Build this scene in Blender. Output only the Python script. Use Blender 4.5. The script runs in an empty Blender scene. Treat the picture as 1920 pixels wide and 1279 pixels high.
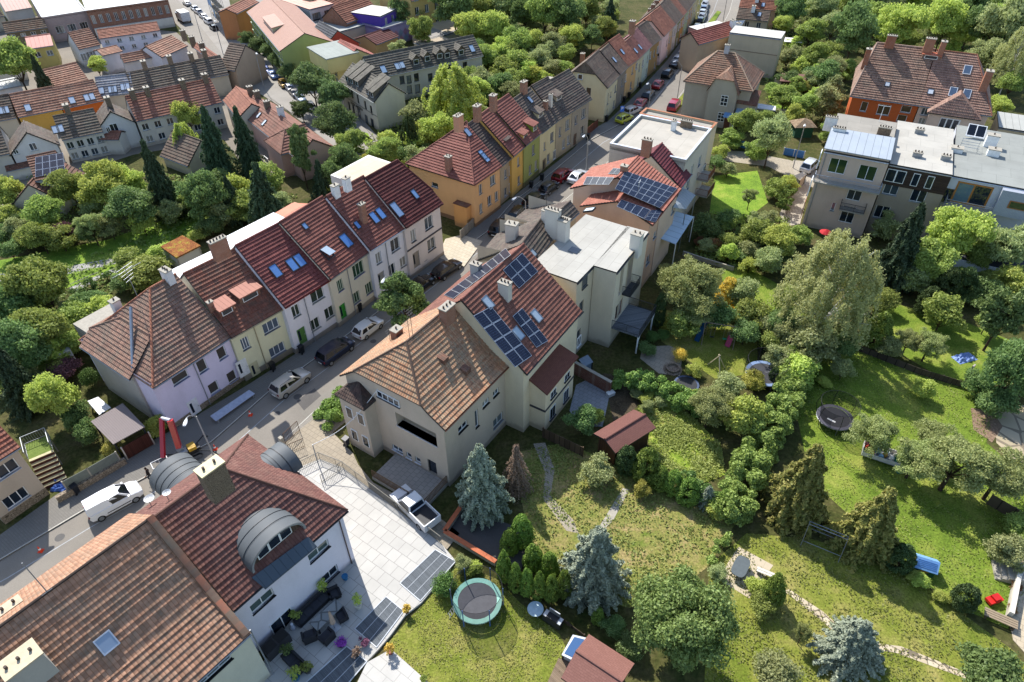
import bpy, math, random
import numpy as np
from mathutils import Vector as V3, Matrix
from math import radians as rad, sin, cos, tan, pi, atan2
rnd = random.Random(11)
S = bpy.context.scene
COL = S.collection
# ------------------------------------------------------------------ camera (a drone 50 m above the street)
CH, FPX = 50.0, 1280.0
TH, RO = rad(40.5), rad(-0.75)
_F = V3((0, cos(TH), -sin(TH))); _R = V3((1, 0, 0)); _D = _F.cross(_R)
RR_ = _R*cos(RO) - _D*sin(RO); DD_ = _R*sin(RO) + _D*cos(RO)
CAM = V3((0, 0, CH))
def ray(px, py): return RR_*((px-960)/FPX) + DD_*((py-639.5)/FPX) + _F
def P(px, py, z=0.0):
    """where the view line through a photograph point meets the level z (surveying the site from the photo)"""
    d = ray(px, py); return CAM + d*((z-CH)/d.z)
def pxm(p):
    """photo pixels per metre at a point"""
    return FPX/((V3(p)-CAM).dot(_F))
cd = bpy.data.cameras.new('camera'); co = bpy.data.objects.new('camera', cd); COL.objects.link(co)
m3 = Matrix((RR_, -DD_, -_F)).transposed()
co.matrix_world = Matrix.Translation(CAM) @ m3.to_4x4()
cd.lens = 24; cd.sensor_width = 36; cd.clip_end = 2000; S.camera = co
# ------------------------------------------------------------------ light
SAZ, SEL = rad(-26.5), rad(46)
SUN = V3((sin(SAZ)*cos(SEL), cos(SAZ)*cos(SEL), sin(SEL)))
W = bpy.data.worlds.new('World'); S.world = W; W.use_nodes = True
nt = W.node_tree; bg = nt.nodes['Background']; sky = nt.nodes.new('ShaderNodeTexSky')
sky.sky_type = 'NISHITA'; sky.sun_disc = False; sky.sun_elevation = SEL; sky.sun_rotation = SAZ
sky.air_density = 1.0; sky.dust_density = 1.0; sky.altitude = 300
nt.links.new(sky.outputs[0], bg.inputs[0]); bg.inputs[1].default_value = 0.15
ld = bpy.data.lights.new('sun', 'SUN'); lo = bpy.data.objects.new('sun', ld); COL.objects.link(lo)
ld.energy = 4.4; ld.angle = rad(0.53); ld.color = (1, .962, .905)
lo.rotation_euler = SUN.to_track_quat('Z', 'Y').to_euler(); lo.location = (0, 100, 120)
S.view_settings.view_transform = 'Standard'; S.view_settings.look = 'None'; S.view_settings.exposure = 0.85
S.cycles.max_bounces = 6; S.cycles.diffuse_bounces = 3; S.cycles.transparent_max_bounces = 12
# ------------------------------------------------------------------ materials
MATS = {}
def C(h):
    h = h.lstrip('#'); r = [int(h[i:i+2], 16)/255 for i in (0, 2, 4)]
    return tuple(c/12.92 if c <= .04045 else ((c+.055)/1.055)**2.4 for c in r) + (1,)
class N:
    def __init__(s, name):
        s.m = bpy.data.materials.new(name); s.m.use_nodes = True; s.t = s.m.node_tree
        s.b = s.t.nodes['Principled BSDF']; s.out = s.t.nodes['Material Output']
    def n(s, ty, props=None, **ins):
        k = s.t.nodes.new('ShaderNode'+ty)
        for a, b in (props or {}).items(): setattr(k, a, b)
        for a, b in ins.items():
            a = a.replace('_', ' ')
            s.set(k.inputs[int(a[1:])] if a[0] == 'i' and a[1:].isdigit() else k.inputs[a], b)
        return k
    def set(s, sock, b):
        if hasattr(b, 'is_output') or isinstance(b, bpy.types.NodeSocket): s.t.links.new(b, sock)
        else: sock.default_value = b
    def math(s, op, a, b=0.0, c=0.0):
        k = s.n('Math', {'operation': op}); s.set(k.inputs[0], a); s.set(k.inputs[1], b); s.set(k.inputs[2], c); return k.outputs[0]
    def mix(s, f, a, b, mode='MIX'):
        k = s.n('Mix', {'data_type': 'RGBA', 'blend_type': mode}); s.set(k.inputs[0], f); s.set(k.inputs[6], a); s.set(k.inputs[7], b); return k.outputs[2]
    def noise(s, co, scale, det=3, rough=.55):
        return s.n('TexNoise', None, Vector=co, Scale=scale, Detail=det, Roughness=rough).outputs[0]
    def ramp(s, f, *st):
        k = s.n('ValToRGB'); cr = k.color_ramp; s.set(k.inputs[0], f)
        while len(cr.elements) < len(st): cr.elements.new(.5)
        for e, (p, c) in zip(cr.elements, st): e.position = p; e.color = c if len(c) == 4 else (*c, 1)
        return k.outputs[0]
    def obj(s): return s.n('TexCoord').outputs['Object']
    def uv(s): return s.n('TexCoord').outputs['UV']
    def fin(s, col, rough=.85, spec=.25, metal=0.0, bump=None, bs=.3, bd=.02):
        s.set(s.b.inputs['Base Color'], col); s.set(s.b.inputs['Roughness'], rough); s.b.inputs['Specular IOR Level'].default_value = spec; s.b.inputs['Metallic'].default_value = metal
        if bump is not None:
            k = s.n('Bump', None, Height=bump, Strength=bs, Distance=bd); s.t.links.new(k.outputs[0], s.b.inputs['Normal'])
        return s.m
def cached(fn):
    def w(*a):
        k = (fn.__name__,)+a
        if k not in MATS: MATS[k] = fn(*a)
        return MATS[k]
    return w
def dk(c, f): return (c[0]*f, c[1]*f, c[2]*f, 1)
@cached
def plain(h, rough=.6, metal=0.0):
    g = N('plain_'+h.strip('#')); o = g.obj(); c = C(h)
    return g.fin(g.ramp(g.noise(o, 3.0), (.3, dk(c, .85)), (.7, dk(c, 1.08))), rough, .4, metal)
@cached
def plaster(h, dirt=.17):
    g = N('plaster_'+h.strip('#')); o = g.obj(); c = C(h)
    mp = g.n('Mapping', None, Vector=o, Scale=(.6, .6, .3)).outputs[0]
    big = g.noise(mp, 1.0, 5, .6); col = g.ramp(big, (.25, dk(c, 1-dirt)), (.55, c), (.85, dk(c, 1.05)))
    fine = g.noise(o, 9, 4)
    col = g.mix(.25, col, g.ramp(fine, (.3, dk(c, .85)), (.7, dk(c, 1.1))))
    zz = g.n('SeparateXYZ', None, Vector=o).outputs[2]; dmp = g.math('SUBTRACT', g.math('ADD', .25, g.math('MULTIPLY', g.noise(o, 1.3, 5), 1.1)), zz)
    col = g.mix(g.ramp(dmp, (.0, (0, 0, 0)), (.5, (.45,)*3)), col, dk(C('6e665a'), 1))
    return g.fin(col, .9, .15, 0, g.noise(o, 25, 3), .25, .02)
@cached
def tile(h1, h2, h3, course=.36, moss=0.0, wave=.24, rough=.8):
    """clay or concrete roof tiles: one colour per tile, wavy columns; courses are modelled"""
    g = N('tiles_'+h1.strip('#')); uv = g.uv(); sp = g.n('SeparateXYZ', None, Vector=uv)
    row = g.math('FLOOR', g.math('DIVIDE', sp.outputs[1], course)); us = g.math('DIVIDE', sp.outputs[0], wave)
    colm = g.math('FLOOR', us); fr = g.math('FRACT', us)
    cb = g.n('CombineXYZ', None, X=colm, Y=row)
    wn = g.n('TexWhiteNoise', {'noise_dimensions': '2D'}, Vector=cb.outputs[0]).outputs[0]
    c1, c2, c3 = [tuple(x*.8+.2*(k[0]*.3+k[1]*.59+k[2]*.11)*1.1 for x in k[:3])+(1,) for k in (C(h1), C(h2), C(h3))]
    c = g.ramp(wn, (.05, c1), (.45, c2), (.9, c3))
    o = g.obj(); big = g.noise(o, .55, 6, .68)
    c = g.mix(g.ramp(big, (.4, (0, 0, 0)), (.68, (.7,)*3)), c, dk(c3, .6))
    sm = g.noise(o, 3.2, 4, .7); c = g.mix(g.ramp(sm, (.6, (0, 0, 0)), (.75, (.55,)*3)), c, dk(c1, 1.35))
    if moss: c = g.mix(g.ramp(g.noise(o, .8, 6, .65), (.45, (0, 0, 0)), (.62, (moss,)*3)), c, C('6d6a5c'))
    gap = g.math('LESS_THAN', fr, .09); c = g.mix(gap, c, dk(C(h2), .55))
    hgt = g.math('SINE', g.math('MULTIPLY', fr, pi))
    return g.fin(c, rough, .3, 0, hgt, .8, .035)
@cached
def flatroof(h, seam=1.1):
    g = N('felt_'+h.strip('#')); o = g.obj(); c = C(h)
    br = g.n('TexBrick', {'offset': .5}, Vector=o, Color1=c, Color2=dk(c, .93), Mortar=dk(c, .62), Scale=1.0)
    br.inputs['Mortar Size'].default_value = .018; br.inputs['Brick Width'].default_value = 3.2; br.inputs['Row Height'].default_value = seam
    n = g.noise(o, .45, 5, .6); c2 = g.mix(g.ramp(n, (.4, (0, 0, 0)), (.7, (.5,)*3)), br.outputs[0], dk(c, .7))
    return g.fin(c2, .8, .2, 0, g.noise(o, 8), .2, .02)
@cached
def seamed(h, w=.55, metal=0.0, rough=.4):
    """standing-seam sheet"""
    g = N('sheet_'+h.strip('#')); uv = g.uv(); sp = g.n('SeparateXYZ', None, Vector=uv); c = C(h)
    fr = g.math('FRACT', g.math('DIVIDE', sp.outputs[0], w)); sm = g.math('LESS_THAN', fr, .07)
    col = g.mix(g.noise(g.obj(), .7, 4), dk(c, .85), dk(c, 1.08)); col = g.mix(sm, col, dk(c, .6))
    return g.fin(col, max(rough, .6), .2, metal, sm, .6, .03)
@cached
def shingle(h1, h2):
    g = N('shingle_'+h1.strip('#')); uv = g.uv()
    br = g.n('TexBrick', {'offset': .5}, Vector=uv, Color1=C(h1), Color2=C(h2), Mortar=dk(C(h1), .5), Scale=1.0)
    br.inputs['Mortar Size'].default_value = .012; br.inputs['Brick Width'].default_value = .33; br.inputs['Row Height'].default_value = .16
    n = g.noise(g.obj(), 1.2, 4); return g.fin(g.mix(n, br.outputs[0], dk(C(h2), .9)), .9, .2, 0, br.outputs[1], .4, .01)
@cached
def bricks(h1, h2, w=.25, hh=.08, mort='a59a8c'):
    g = N('brick_'+h1.strip('#')); o = g.obj(); sp = g.n('SeparateXYZ', None, Vector=o)
    cb = g.n('CombineXYZ', None, X=g.math('ADD', sp.outputs[0], sp.outputs[1]), Y=sp.outputs[2])
    br = g.n('TexBrick', {'offset': .5}, Vector=cb.outputs[0], Color1=C(h1), Color2=C(h2), Mortar=C(mort), Scale=1.0)
    br.inputs['Mortar Size'].default_value = .012; br.inputs['Brick Width'].default_value = w; br.inputs['Row Height'].default_value = hh
    return g.fin(g.mix(g.noise(o, 1.5, 4), br.outputs[0], dk(C(h2), .7)), .9, .15, 0, br.outputs[1], .3, .01)
@cached
def stone(h1, h2, sc=3.0):
    g = N('stone_'+h1.strip('#')); o = g.obj(); vo = g.n('TexVoronoi', None, Vector=o, Scale=sc)
    ed = g.n('TexVoronoi', {'feature': 'DISTANCE_TO_EDGE'}, Vector=o, Scale=sc)
    c = g.mix(vo.outputs[1], C(h1), C(h2)); c = g.mix(g.math('LESS_THAN', ed.outputs[0], .05), c, dk(C(h1), .4))
    return g.fin(c, .9, .2, 0, ed.outputs[0], .5, .03)
@cached
def planks(h, w=.14, vert=1):
    g = N('planks_'+h.strip('#')); o = g.obj(); sp = g.n('SeparateXYZ', None, Vector=o); c = C(h)
    src = g.math('ADD', sp.outputs[0], sp.outputs[1]) if vert else sp.outputs[2]
    u = g.math('DIVIDE', src, w); wn = g.n('TexWhiteNoise', {'noise_dimensions': '1D'}, W=g.math('FLOOR', u)).outputs[0]
    col = g.mix(wn, dk(c, .75), dk(c, 1.15)); gap = g.math('LESS_THAN', g.math('FRACT', u), .1)
    return g.fin(g.mix(gap, col, dk(c, .25)), .85, .2, 0, gap, .4, .01)
@cached
def paver(h, bw=.8, rh=.8, mort=.6, var=.1):
    g = N('paving_'+h.strip('#')); uv = g.uv(); c = C(h)
    br = g.n('TexBrick', {'offset': .5}, Vector=uv, Color1=c, Color2=dk(c, 1-var), Mortar=dk(c, mort), Scale=1.0)
    br.inputs['Mortar Size'].default_value = .022; br.inputs['Brick Width'].default_value = bw; br.inputs['Row Height'].default_value = rh
    o = g.obj(); col = g.mix(g.ramp(g.noise(o, .6, 6, .65), (.4, (0, 0, 0)), (.75, (.4,)*3)), br.outputs[0], dk(c, .7))
    return g.fin(col, .9, .2, 0, g.noise(o, 14), .15, .01)
@cached
def ground(name, a, b, c, sc=.35, fine=5.0):
    g = N(name); o = g.obj()
    n1 = g.noise(o, sc, 7, .66); n2 = g.noise(o, fine, 5, .7); n3 = g.noise(o, sc*4.3, 5, .65)
    col = g.ramp(g.math('ADD', g.math('MULTIPLY', n1, .6), g.math('MULTIPLY', n3, .4)), (.36, C(a)), (.5, C(b)), (.64, C(c)))
    k = g.ramp(n2, (.28, (.45,)*3), (.5, (.95,)*3), (.72, (1.5,)*3)); col = g.mix(1.0, col, k, 'MULTIPLY')
    return g.fin(col, .95, .1, 0, n2, .8, .06)
@cached
def asphalt(h):
    g = N('asphalt_'+h.strip('#')); o = g.obj(); c = C(h)
    n = g.noise(o, .22, 6, .6); col = g.ramp(n, (.3, dk(c, .8)), (.5, c), (.7, dk(c, 1.15)))
    f = g.noise(o, 18, 2); col = g.mix(.35, col, g.ramp(f, (.3, dk(c, .6)), (.7, dk(c, 1.3))))
    return g.fin(col, .9, .2, 0, f, .2, .01)
@cached
def leafm(h, h2, tr=.35):
    g = N('leaves_'+h.strip('#')); o = g.obj(); oi = g.n('ObjectInfo').outputs['Random']
    rn = g.n('NewGeometry').outputs['Random Per Island']
    c = g.mix(rn, C(h), C(h2)); c = g.mix(g.math('MULTIPLY', g.noise(o, 5, 3), .55), c, dk(C(h2), 1.1))
    hs = g.n('HueSaturation', None, Color=c, Saturation=.9, Hue=g.math('ADD', .47, g.math('MULTIPLY', oi, .03)), Value=g.math('ADD', .9, g.math('MULTIPLY', oi, .4)))
    d = g.n('BsdfDiffuse', None, Color=hs.outputs[0]); t = g.n('BsdfTranslucent', None, Color=hs.outputs[0])
    mx = g.n('MixShader', None, i0=tr, i1=d.outputs[0], i2=t.outputs[0]); gl = g.n('BsdfGlossy', None, Roughness=.55, Color=(1, 1, 1, 1))
    mx2 = g.n('MixShader', None, i0=.012, i1=mx.outputs[0], i2=gl.outputs[0])
    g.t.links.new(mx2.outputs[0], g.out.inputs[0]); return g.m
@cached
def glass(h='1a2430', rough=.06):
    g = N('pane_'+h); return g.fin(C(h), rough, .6)
@cached
def solar(h='0c1226', cells=6):
    g = N('solar_'+h); uv = g.uv(); sp = g.n('SeparateXYZ', None, Vector=uv)
    a = g.math('LESS_THAN', g.math('FRACT', g.math('MULTIPLY', sp.outputs[0], cells)), .05); b = g.math('LESS_THAN', g.math('FRACT', g.math('MULTIPLY', sp.outputs[1], cells*1.6)), .05)
    return g.fin(g.mix(g.math('MAXIMUM', a, b), C(h), C('54607a')), .3, .3)
@cached
def net(h, a=.35):
    g = N('netting_'+h); t = g.n('BsdfTransparent'); d = g.n('BsdfDiffuse', None, Color=C(h)); o = g.uv()
    w = g.n('TexChecker', None, Vector=o, Scale=60.0); mx = g.n('MixShader', None, i0=a, i1=t.outputs[0], i2=d.outputs[0])
    g.t.links.new(mx.outputs[0], g.out.inputs[0]); return g.m
@cached
def paint(h, rough=.25, metal=.0):
    g = N('paint_'+h.strip('#')); g.b.inputs['Coat Weight'].default_value = .6; g.b.inputs['Coat Roughness'].default_value = .08
    return g.fin(C(h), rough, .5, metal)
BLACK = plain('17181a', .6); WHITE = plain('dfe0de', .5); GREYM = plain('8b8f92', .5, .3); DARKM = plain('2b2d30', .5); BARK = ground('bark', '3a2f25', '4d4033', '5f5346', 2.0, 20.0)
RUBBER = plain('131313', .9); ALU = plain('a9adb0', .35, .8); CONC = plain('9b9588', .9)
# ------------------------------------------------------------------ mesh builder
class MB:
    def __init__(s): s.v = []; s.f = []; s.mi = []; s.uv = []; s.mats = []
    def mat(s, m):
        if m not in s.mats: s.mats.append(m)
        return s.mats.index(m)
    def face(s, pts, m, uv=None):
        i = len(s.v); s.v += [tuple(p) for p in pts]; s.f.append(tuple(range(i, i+len(pts)))); s.mi.append(s.mat(m))
        s.uv.append(uv or [(p[0]+p[1]*.0, p[1]) for p in pts]); return s
    def box(s, x0, x1, y0, y1, z0, z1, m, T=None):
        c = [V3((x, y, z)) for z in (z0, z1) for y in (y0, y1) for x in (x0, x1)]
        if T is not None: c = [T @ p for p in c]
        for q in ((0, 2, 3, 1), (4, 5, 7, 6), (0, 1, 5, 4), (2, 6, 7, 3), (0, 4, 6, 2), (1, 3, 7, 5)):
            a = [c[k] for k in q]; e1 = (a[1]-a[0]).length; e2 = (a[2]-a[1]).length
            s.face(a, m, [(0, 0), (e1, 0), (e1, e2), (0, e2)])
        return s
    def prism(s, pts, z0, z1, m, mside=None):
        """pts: xy polygon, any turn"""
        pts = [(p[0], p[1]) for p in pts]
        a = sum(pts[i][0]*pts[(i+1) % len(pts)][1]-pts[(i+1) % len(pts)][0]*pts[i][1] for i in range(len(pts)))
        if a < 0: pts = pts[::-1]
        s.face([(x, y, z1) for x, y in pts], m); s.face([(x, y, z0) for x, y in pts[::-1]], mside or m)
        for i in range(len(pts)):
            p, q = pts[i], pts[(i+1) % len(pts)]; L = math.hypot(q[0]-p[0], q[1]-p[1])
            s.face([(*p, z0), (*q, z0), (*q, z1), (*p, z1)], mside or m, [(0, 0), (L, 0), (L, z1-z0), (0, z1-z0)])
        return s
    def tube(s, p, q, r, m, n=8, r2=None, cap=True):
        p, q = V3(p), V3(q); d = (q-p)
        if d.length < 1e-6: return s
        d.normalize(); x = d.orthogonal().normalized(); y = d.cross(x); r2 = r if r2 is None else r2
        A = [p+(x*cos(t)+y*sin(t))*r for t in [2*pi*k/n for k in range(n)]]; B = [q+(x*cos(t)+y*sin(t))*r2 for t in [2*pi*k/n for k in range(n)]]
        for k in range(n): s.face([A[k], A[(k+1) % n], B[(k+1) % n], B[k]], m)
        if cap: s.face(A[::-1], m); s.face(B, m)
        return s
    def path(s, pts, r, m, n=6):
        for a, b in zip(pts, pts[1:]): s.tube(a, b, r, m, n)
        return s
    def lathe(s, prof, m, c=(0, 0, 0), n=16):
        c = V3(c)
        for (r0, z0), (r1, z1) in zip(prof, prof[1:]):
            for k in range(n):
                t0, t1 = 2*pi*k/n, 2*pi*(k+1)/n
                q = [c+V3((r0*cos(t0), r0*sin(t0), z0)), c+V3((r0*cos(t1), r0*sin(t1), z0)), c+V3((r1*cos(t1), r1*sin(t1), z1)), c+V3((r1*cos(t0), r1*sin(t0), z1))]
                if r0 < 1e-5: q = [q[0], q[2], q[3]]
                elif r1 < 1e-5: q = q[:3]
                s.face(q, m)
        return s
    def slab(s, pts, d, m, mside=None):
        """polygon pushed down by d"""
        pts = [V3(p) for p in pts]; lo = [p-V3((0, 0, d)) for p in pts]
        s.face(pts, m); s.face(lo[::-1], mside or m)
        for i in range(len(pts)):
            j = (i+1) % len(pts); s.face([lo[i], lo[j], pts[j], pts[i]], mside or m)
        return s
    def mesh(s, name, smooth=0):
        me = bpy.data.meshes.new(name); me.from_pydata(s.v, [], s.f)
        for m in s.mats: me.materials.append(m)
        me.polygons.foreach_set('material_index', s.mi)
        u = me.uv_layers.new(name='UVMap'); u.data.foreach_set('uv', [c for f in s.uv for p in f for c in p[:2]])
        if smooth:
            import bmesh
            bm = bmesh.new(); bm.from_mesh(me); bmesh.ops.remove_doubles(bm, verts=bm.verts, dist=.0008); bm.to_mesh(me); bm.free()
            me.shade_smooth(); me.set_sharp_from_angle(angle=rad(smooth))
        me.update(); return me
    def ob(s, name, parent=None, M=None, smooth=0, loc=None):
        if not s.f: return None
        return link(s.mesh(name, smooth), name, parent, M, loc)
def link(me, name, parent=None, M=None, loc=None):
    o = bpy.data.objects.new(name, me); COL.objects.link(o)
    if parent: o.parent = parent
    if M is not None: o.matrix_local = M
    if loc is not None: o.location = loc
    return o
def tag(o, label=None, cat=None, group=None, kind=None):
    for k, v in (('label', label), ('category', cat), ('group', group), ('kind', kind)):
        if v: o[k] = v
    return o
def thing(name, label, cat, loc=(0, 0, 0), rz=0.0, group=None):
    o = bpy.data.objects.new(name, None); COL.objects.link(o); o.location = loc; o.rotation_euler = (0, 0, rz); o.empty_display_size = .5
    return tag(o, label, cat, group)
def dup(r, loc=None, rz=None, label=None, group=None):
    def cp(o, par):
        c = o.copy(); COL.objects.link(c); c.parent = par
        for ch in kids.get(o.name, ()): cp(ch, c)
        return c
    kids = {}
    def walk(o):
        kids[o.name] = list(o.children)
        for ch in o.children: walk(ch)
    walk(r); c = cp(r, None)
    if loc is not None: c.location = loc
    if rz is not None: c.rotation_euler = (0, 0, rz)
    if label: c['label'] = label
    if group: c['group'] = group
    return c
# ------------------------------------------------------------------ houses
def clip(poly, lo, hi):
    """poly of (a,b) clipped to lo<=b<=hi"""
    for sgn, lim in ((1, lo), (-1, -hi)):
        out = []
        for i in range(len(poly)):
            p, q = poly[i], poly[(i+1) % len(poly)]; dp, dq = sgn*p[1]-lim, sgn*q[1]-lim
            if dp >= 0: out.append(p)
            if (dp > 0 > dq) or (dp < 0 < dq):
                t = dp/(dp-dq); out.append((p[0]+(q[0]-p[0])*t, p[1]+(q[1]-p[1])*t))
        poly = out
        if len(poly) < 3: return []
    return poly
def tiled(mb, poly, m, course=.36, lip=.05, under=None):
    """overlapping tile courses, each a real step, on a sloping polygon (eave edge first)"""
    poly = [V3(p) for p in poly]; n = V3((0, 0, 0))
    for i in range(len(poly)): n += poly[i].cross(poly[(i+1) % len(poly)])
    n.normalize()
    if n.z < 0: n = -n; poly = poly[::-1]
    T = V3((0, 0, 1)).cross(n)
    if T.length < 1e-4: T = V3((1, 0, 0))
    T.normalize(); U = n.cross(T)
    o = min(poly, key=lambda p: p.dot(U)); ab = [((p-o).dot(T), (p-o).dot(U)) for p in poly]
    hi = max(b for a, b in ab); k = 0
    a0 = min(a for a, b in ab)
    while k*course < hi-.02:
        b0, b1 = k*course, min((k+1)*course, hi); q = clip(ab, b0, b1)
        if len(q) >= 3:
            lp = lip*rnd.uniform(.8, 1.25); f = lambda b: lp*(1-(b-b0)/course)
            mb.face([o+T*a+U*b+n*f(b) for a, b in q], m, [(a-a0, b+.001) for a, b in q])
            e = sorted([a for a, b in q if abs(b-b0) < 1e-5])
            if len(e) >= 2:
                p0, p1 = o+T*e[0]+U*b0, o+T*e[-1]+U*b0
                mb.face([p0-n*.01, p1-n*.01, p1+n*lp, p0+n*lp], m, [(e[0]-a0, b0+.001), (e[-1]-a0, b0+.001), (e[-1]-a0, b0+.002), (e[0]-a0, b0+.002)])
        k += 1
    mb.slab([p-n*.012 for p in poly], .16, under or DARKM)
FR = {'f': (V3((1, 0, 0)), V3((0, -1, 0))), 'l': (V3((0, -1, 0)), V3((-1, 0, 0))), 'r': (V3((0, 1, 0)), V3((1, 0, 0))), 'b': (V3((-1, 0, 0)), V3((0, 1, 0)))}
class House:
    def __init__(s, name, label, A, B, he, R=None, pitch=40, D=None, L=None, az=None, wall='cfc8bb', roof=None, RL=None, RR=None, HL=None, HR=None,
                 ov=.35, gl=.06, gr=.06, cat='house', group=None, root=None, flat=None, par=.0, soc=None, z0=0.0, course=.4, gut='8b8f92', cap=None, heb=None, BE=None, kick=None):
        b = P(*B, he) if B else None; a = P(*A, he) if A else None
        if az is not None:
            U = V3((sin(rad(az)), cos(rad(az)), 0))
            if a is None: a = b-U*L
            else:
                L = (b-a).dot(U) if b else L; b = a+U*L
        s.L = (b-a).length; U = (b-a)/s.L; V = V3((-U.y, U.x, 0))
        s.he, s.ov, s.gl, s.gr, s.z0 = he, ov, gl, gr, z0
        M = Matrix((U, V, V3((0, 0, 1)))).transposed().to_4x4(); M.translation = V3((a.x, a.y, 0))
        s.M = M; s.Mi = M.inverted(); s.flat = flat; s.tp = tan(rad(pitch))
        if flat: s.D = D; s.dv = D/2; s.hr = he
        else:
            if R:
                lo, hi = he, he+14
                for _ in range(50):
                    h = (lo+hi)/2; dv = (P(*R, h)-a).dot(V)
                    if he+s.tp*dv > h: lo = h
                    else: hi = h
                s.dv = (P(*R, h)-a).dot(V)
            else: s.dv = D/2
            s.hb = he if heb is None else heb
            if BE: D = (P(*BE, s.hb)-a).dot(V)
            s.D = D or 2*s.dv; s.hr = he+s.tp*s.dv
            s.D = max(s.D, s.dv*1.05)
        s.hb = he if heb is None else heb; s.tb = (s.hr-s.hb)/max(s.D-s.dv, .1)
        s.kk = (s.dv*kick[0], he+s.dv*kick[0]*tan(rad(kick[1]))) if kick else (0.0, he)
        s.tu = (s.hr-s.kk[1])/max(.1, s.dv-s.kk[0]); s.kick = kick
        loc = lambda px, h: s.Mi @ P(*px, h)
        num = lambda q: q if isinstance(q, (int, float)) else None
        s.il = 0 if RL is None else (num(RL) if num(RL) is not None else max(.2, loc(RL, s.hr).x))
        s.ir = 0 if RR is None else (num(RR) if num(RR) is not None else max(.2, s.L-loc(RR, s.hr).x))
        def hz(px, u):
            if px is None: return he
            if num(px) is not None: return px
            q = s.on_plane(px, V3((u, 0, 0)), V3((1, 0, 0))); return min(max(q.z, he), s.hr-.3)
        s.zl = hz(HL, 0) if s.il else s.hr; s.zr = hz(HR, s.L) if s.ir else s.hr
        print('HOUSE', label[:40], 'L%.1f D%.1f dv%.1f hr%.1f il%.1f ir%.1f zl%.1f zr%.1f az%.0f'%(s.L, s.D, s.dv, s.hr, s.il, s.ir, s.zl, s.zr, math.degrees(atan2(U.x, U.y))))
        if root is None:
            s.root = thing(name, label, cat, group=group); s.root.matrix_world = M; s.PM = None
        else: s.root = root.root; s.PM = root.M.inverted() @ M
        s.wall = wall if not isinstance(wall, str) else plaster(wall); s.roofm = roof or tile('7a3a28', '8a4632', '5c3226'); s.wins = []; s.soc = soc; s.gut = gut; s.course = course; s.cap = cap
        s.par = par
    def ob(s, mb, name, parent=None, smooth=0):
        return mb.ob(name, parent or s.root, s.PM if parent is None else None, smooth)
    def on_plane(s, px, p0, n):
        o = s.Mi @ CAM; d = s.Mi.to_3x3() @ ray(*px); return o+d*((p0-o).dot(n)/d.dot(n))
    def face(s, k):
        u0, u1, v0, v1 = s.gl, s.L-s.gr, s.ov, s.D-s.ov
        o = {'f': V3((u0, v0, 0)), 'l': V3((u0, v1, 0)), 'r': V3((u1, v0, 0)), 'b': V3((u1, v1, 0))}[k]
        X, n = FR[k]; return o, X, n, (u1-u0 if k in 'fb' else v1-v0)
    def top(s): return (s.he+s.ov*(tan(rad(s.kick[1])) if s.kick else s.tp)*.9) if not s.flat else s.he
    def on(s, k, px):
        o, X, n, L = s.face(k); q = s.on_plane(px, o, n); return (q-o).dot(X), q.z
    def win(s, k, lst, w=1.0, h=1.4, col='dfe0de', nx=2, tr=0, sill='9aa0a8', pane='1a2430', rec=.14, name='window', off=0):
        for it in lst:
            ww, hh = (it[2], it[3]) if len(it) >= 4 else (w, h)
            u, z = s.on(k, it[:2]) if isinstance(it[0], (int, float)) else it[0]
            s.wins.append((k, u, z+off, ww, hh, col, nx, tr, sill, pane, rec, name))
    def wing(s, k, us, zs, w=1.0, h=1.4, **kw):
        """a row of windows at fractions of the wall's length and heights in metres"""
        L = s.face(k)[3]
        s.win(k, [((u*L, z),) for u in us for z in zs], w, h, **kw) if False else [s.wins.append((k, u*L, z, w, h, kw.get('col', 'dfe0de'), kw.get('nx', 2), kw.get('tr', 0), kw.get('sill', '9aa0a8'), kw.get('pane', '1a2430'), kw.get('rec', .14), 'window')) for u in us for z in zs]
    def plane(s, k):
        c, sn = 1, s.tp
        if k == 'F': return V3((0, s.kk[0], s.kk[1])), V3((0, -s.tu, 1)).normalized()
        if k == 'B': return V3((0, s.D, s.hb)), V3((0, s.tb, 1)).normalized()
        if k == 'L': return V3((0, 0, s.zl)), V3((-(s.hr-s.zl)/s.il, 0, 1)).normalized()
        if k == 'R': return V3((s.L, 0, s.zr)), V3(((s.hr-s.zr)/s.ir, 0, 1)).normalized()
        return V3((0, 0, s.he)), V3((0, 0, 1))
    def fr(s, k, px, lift=0):
        """point on a roof plane and its frame (across, upslope, normal)"""
        p0, n = s.plane(k); q = s.on_plane(px, p0+n*lift, n); T = V3((0, 0, 1)).cross(n)
        T = V3((1, 0, 0)) if T.length < 1e-4 else T.normalized(); return q, T, n.cross(T), n
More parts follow.
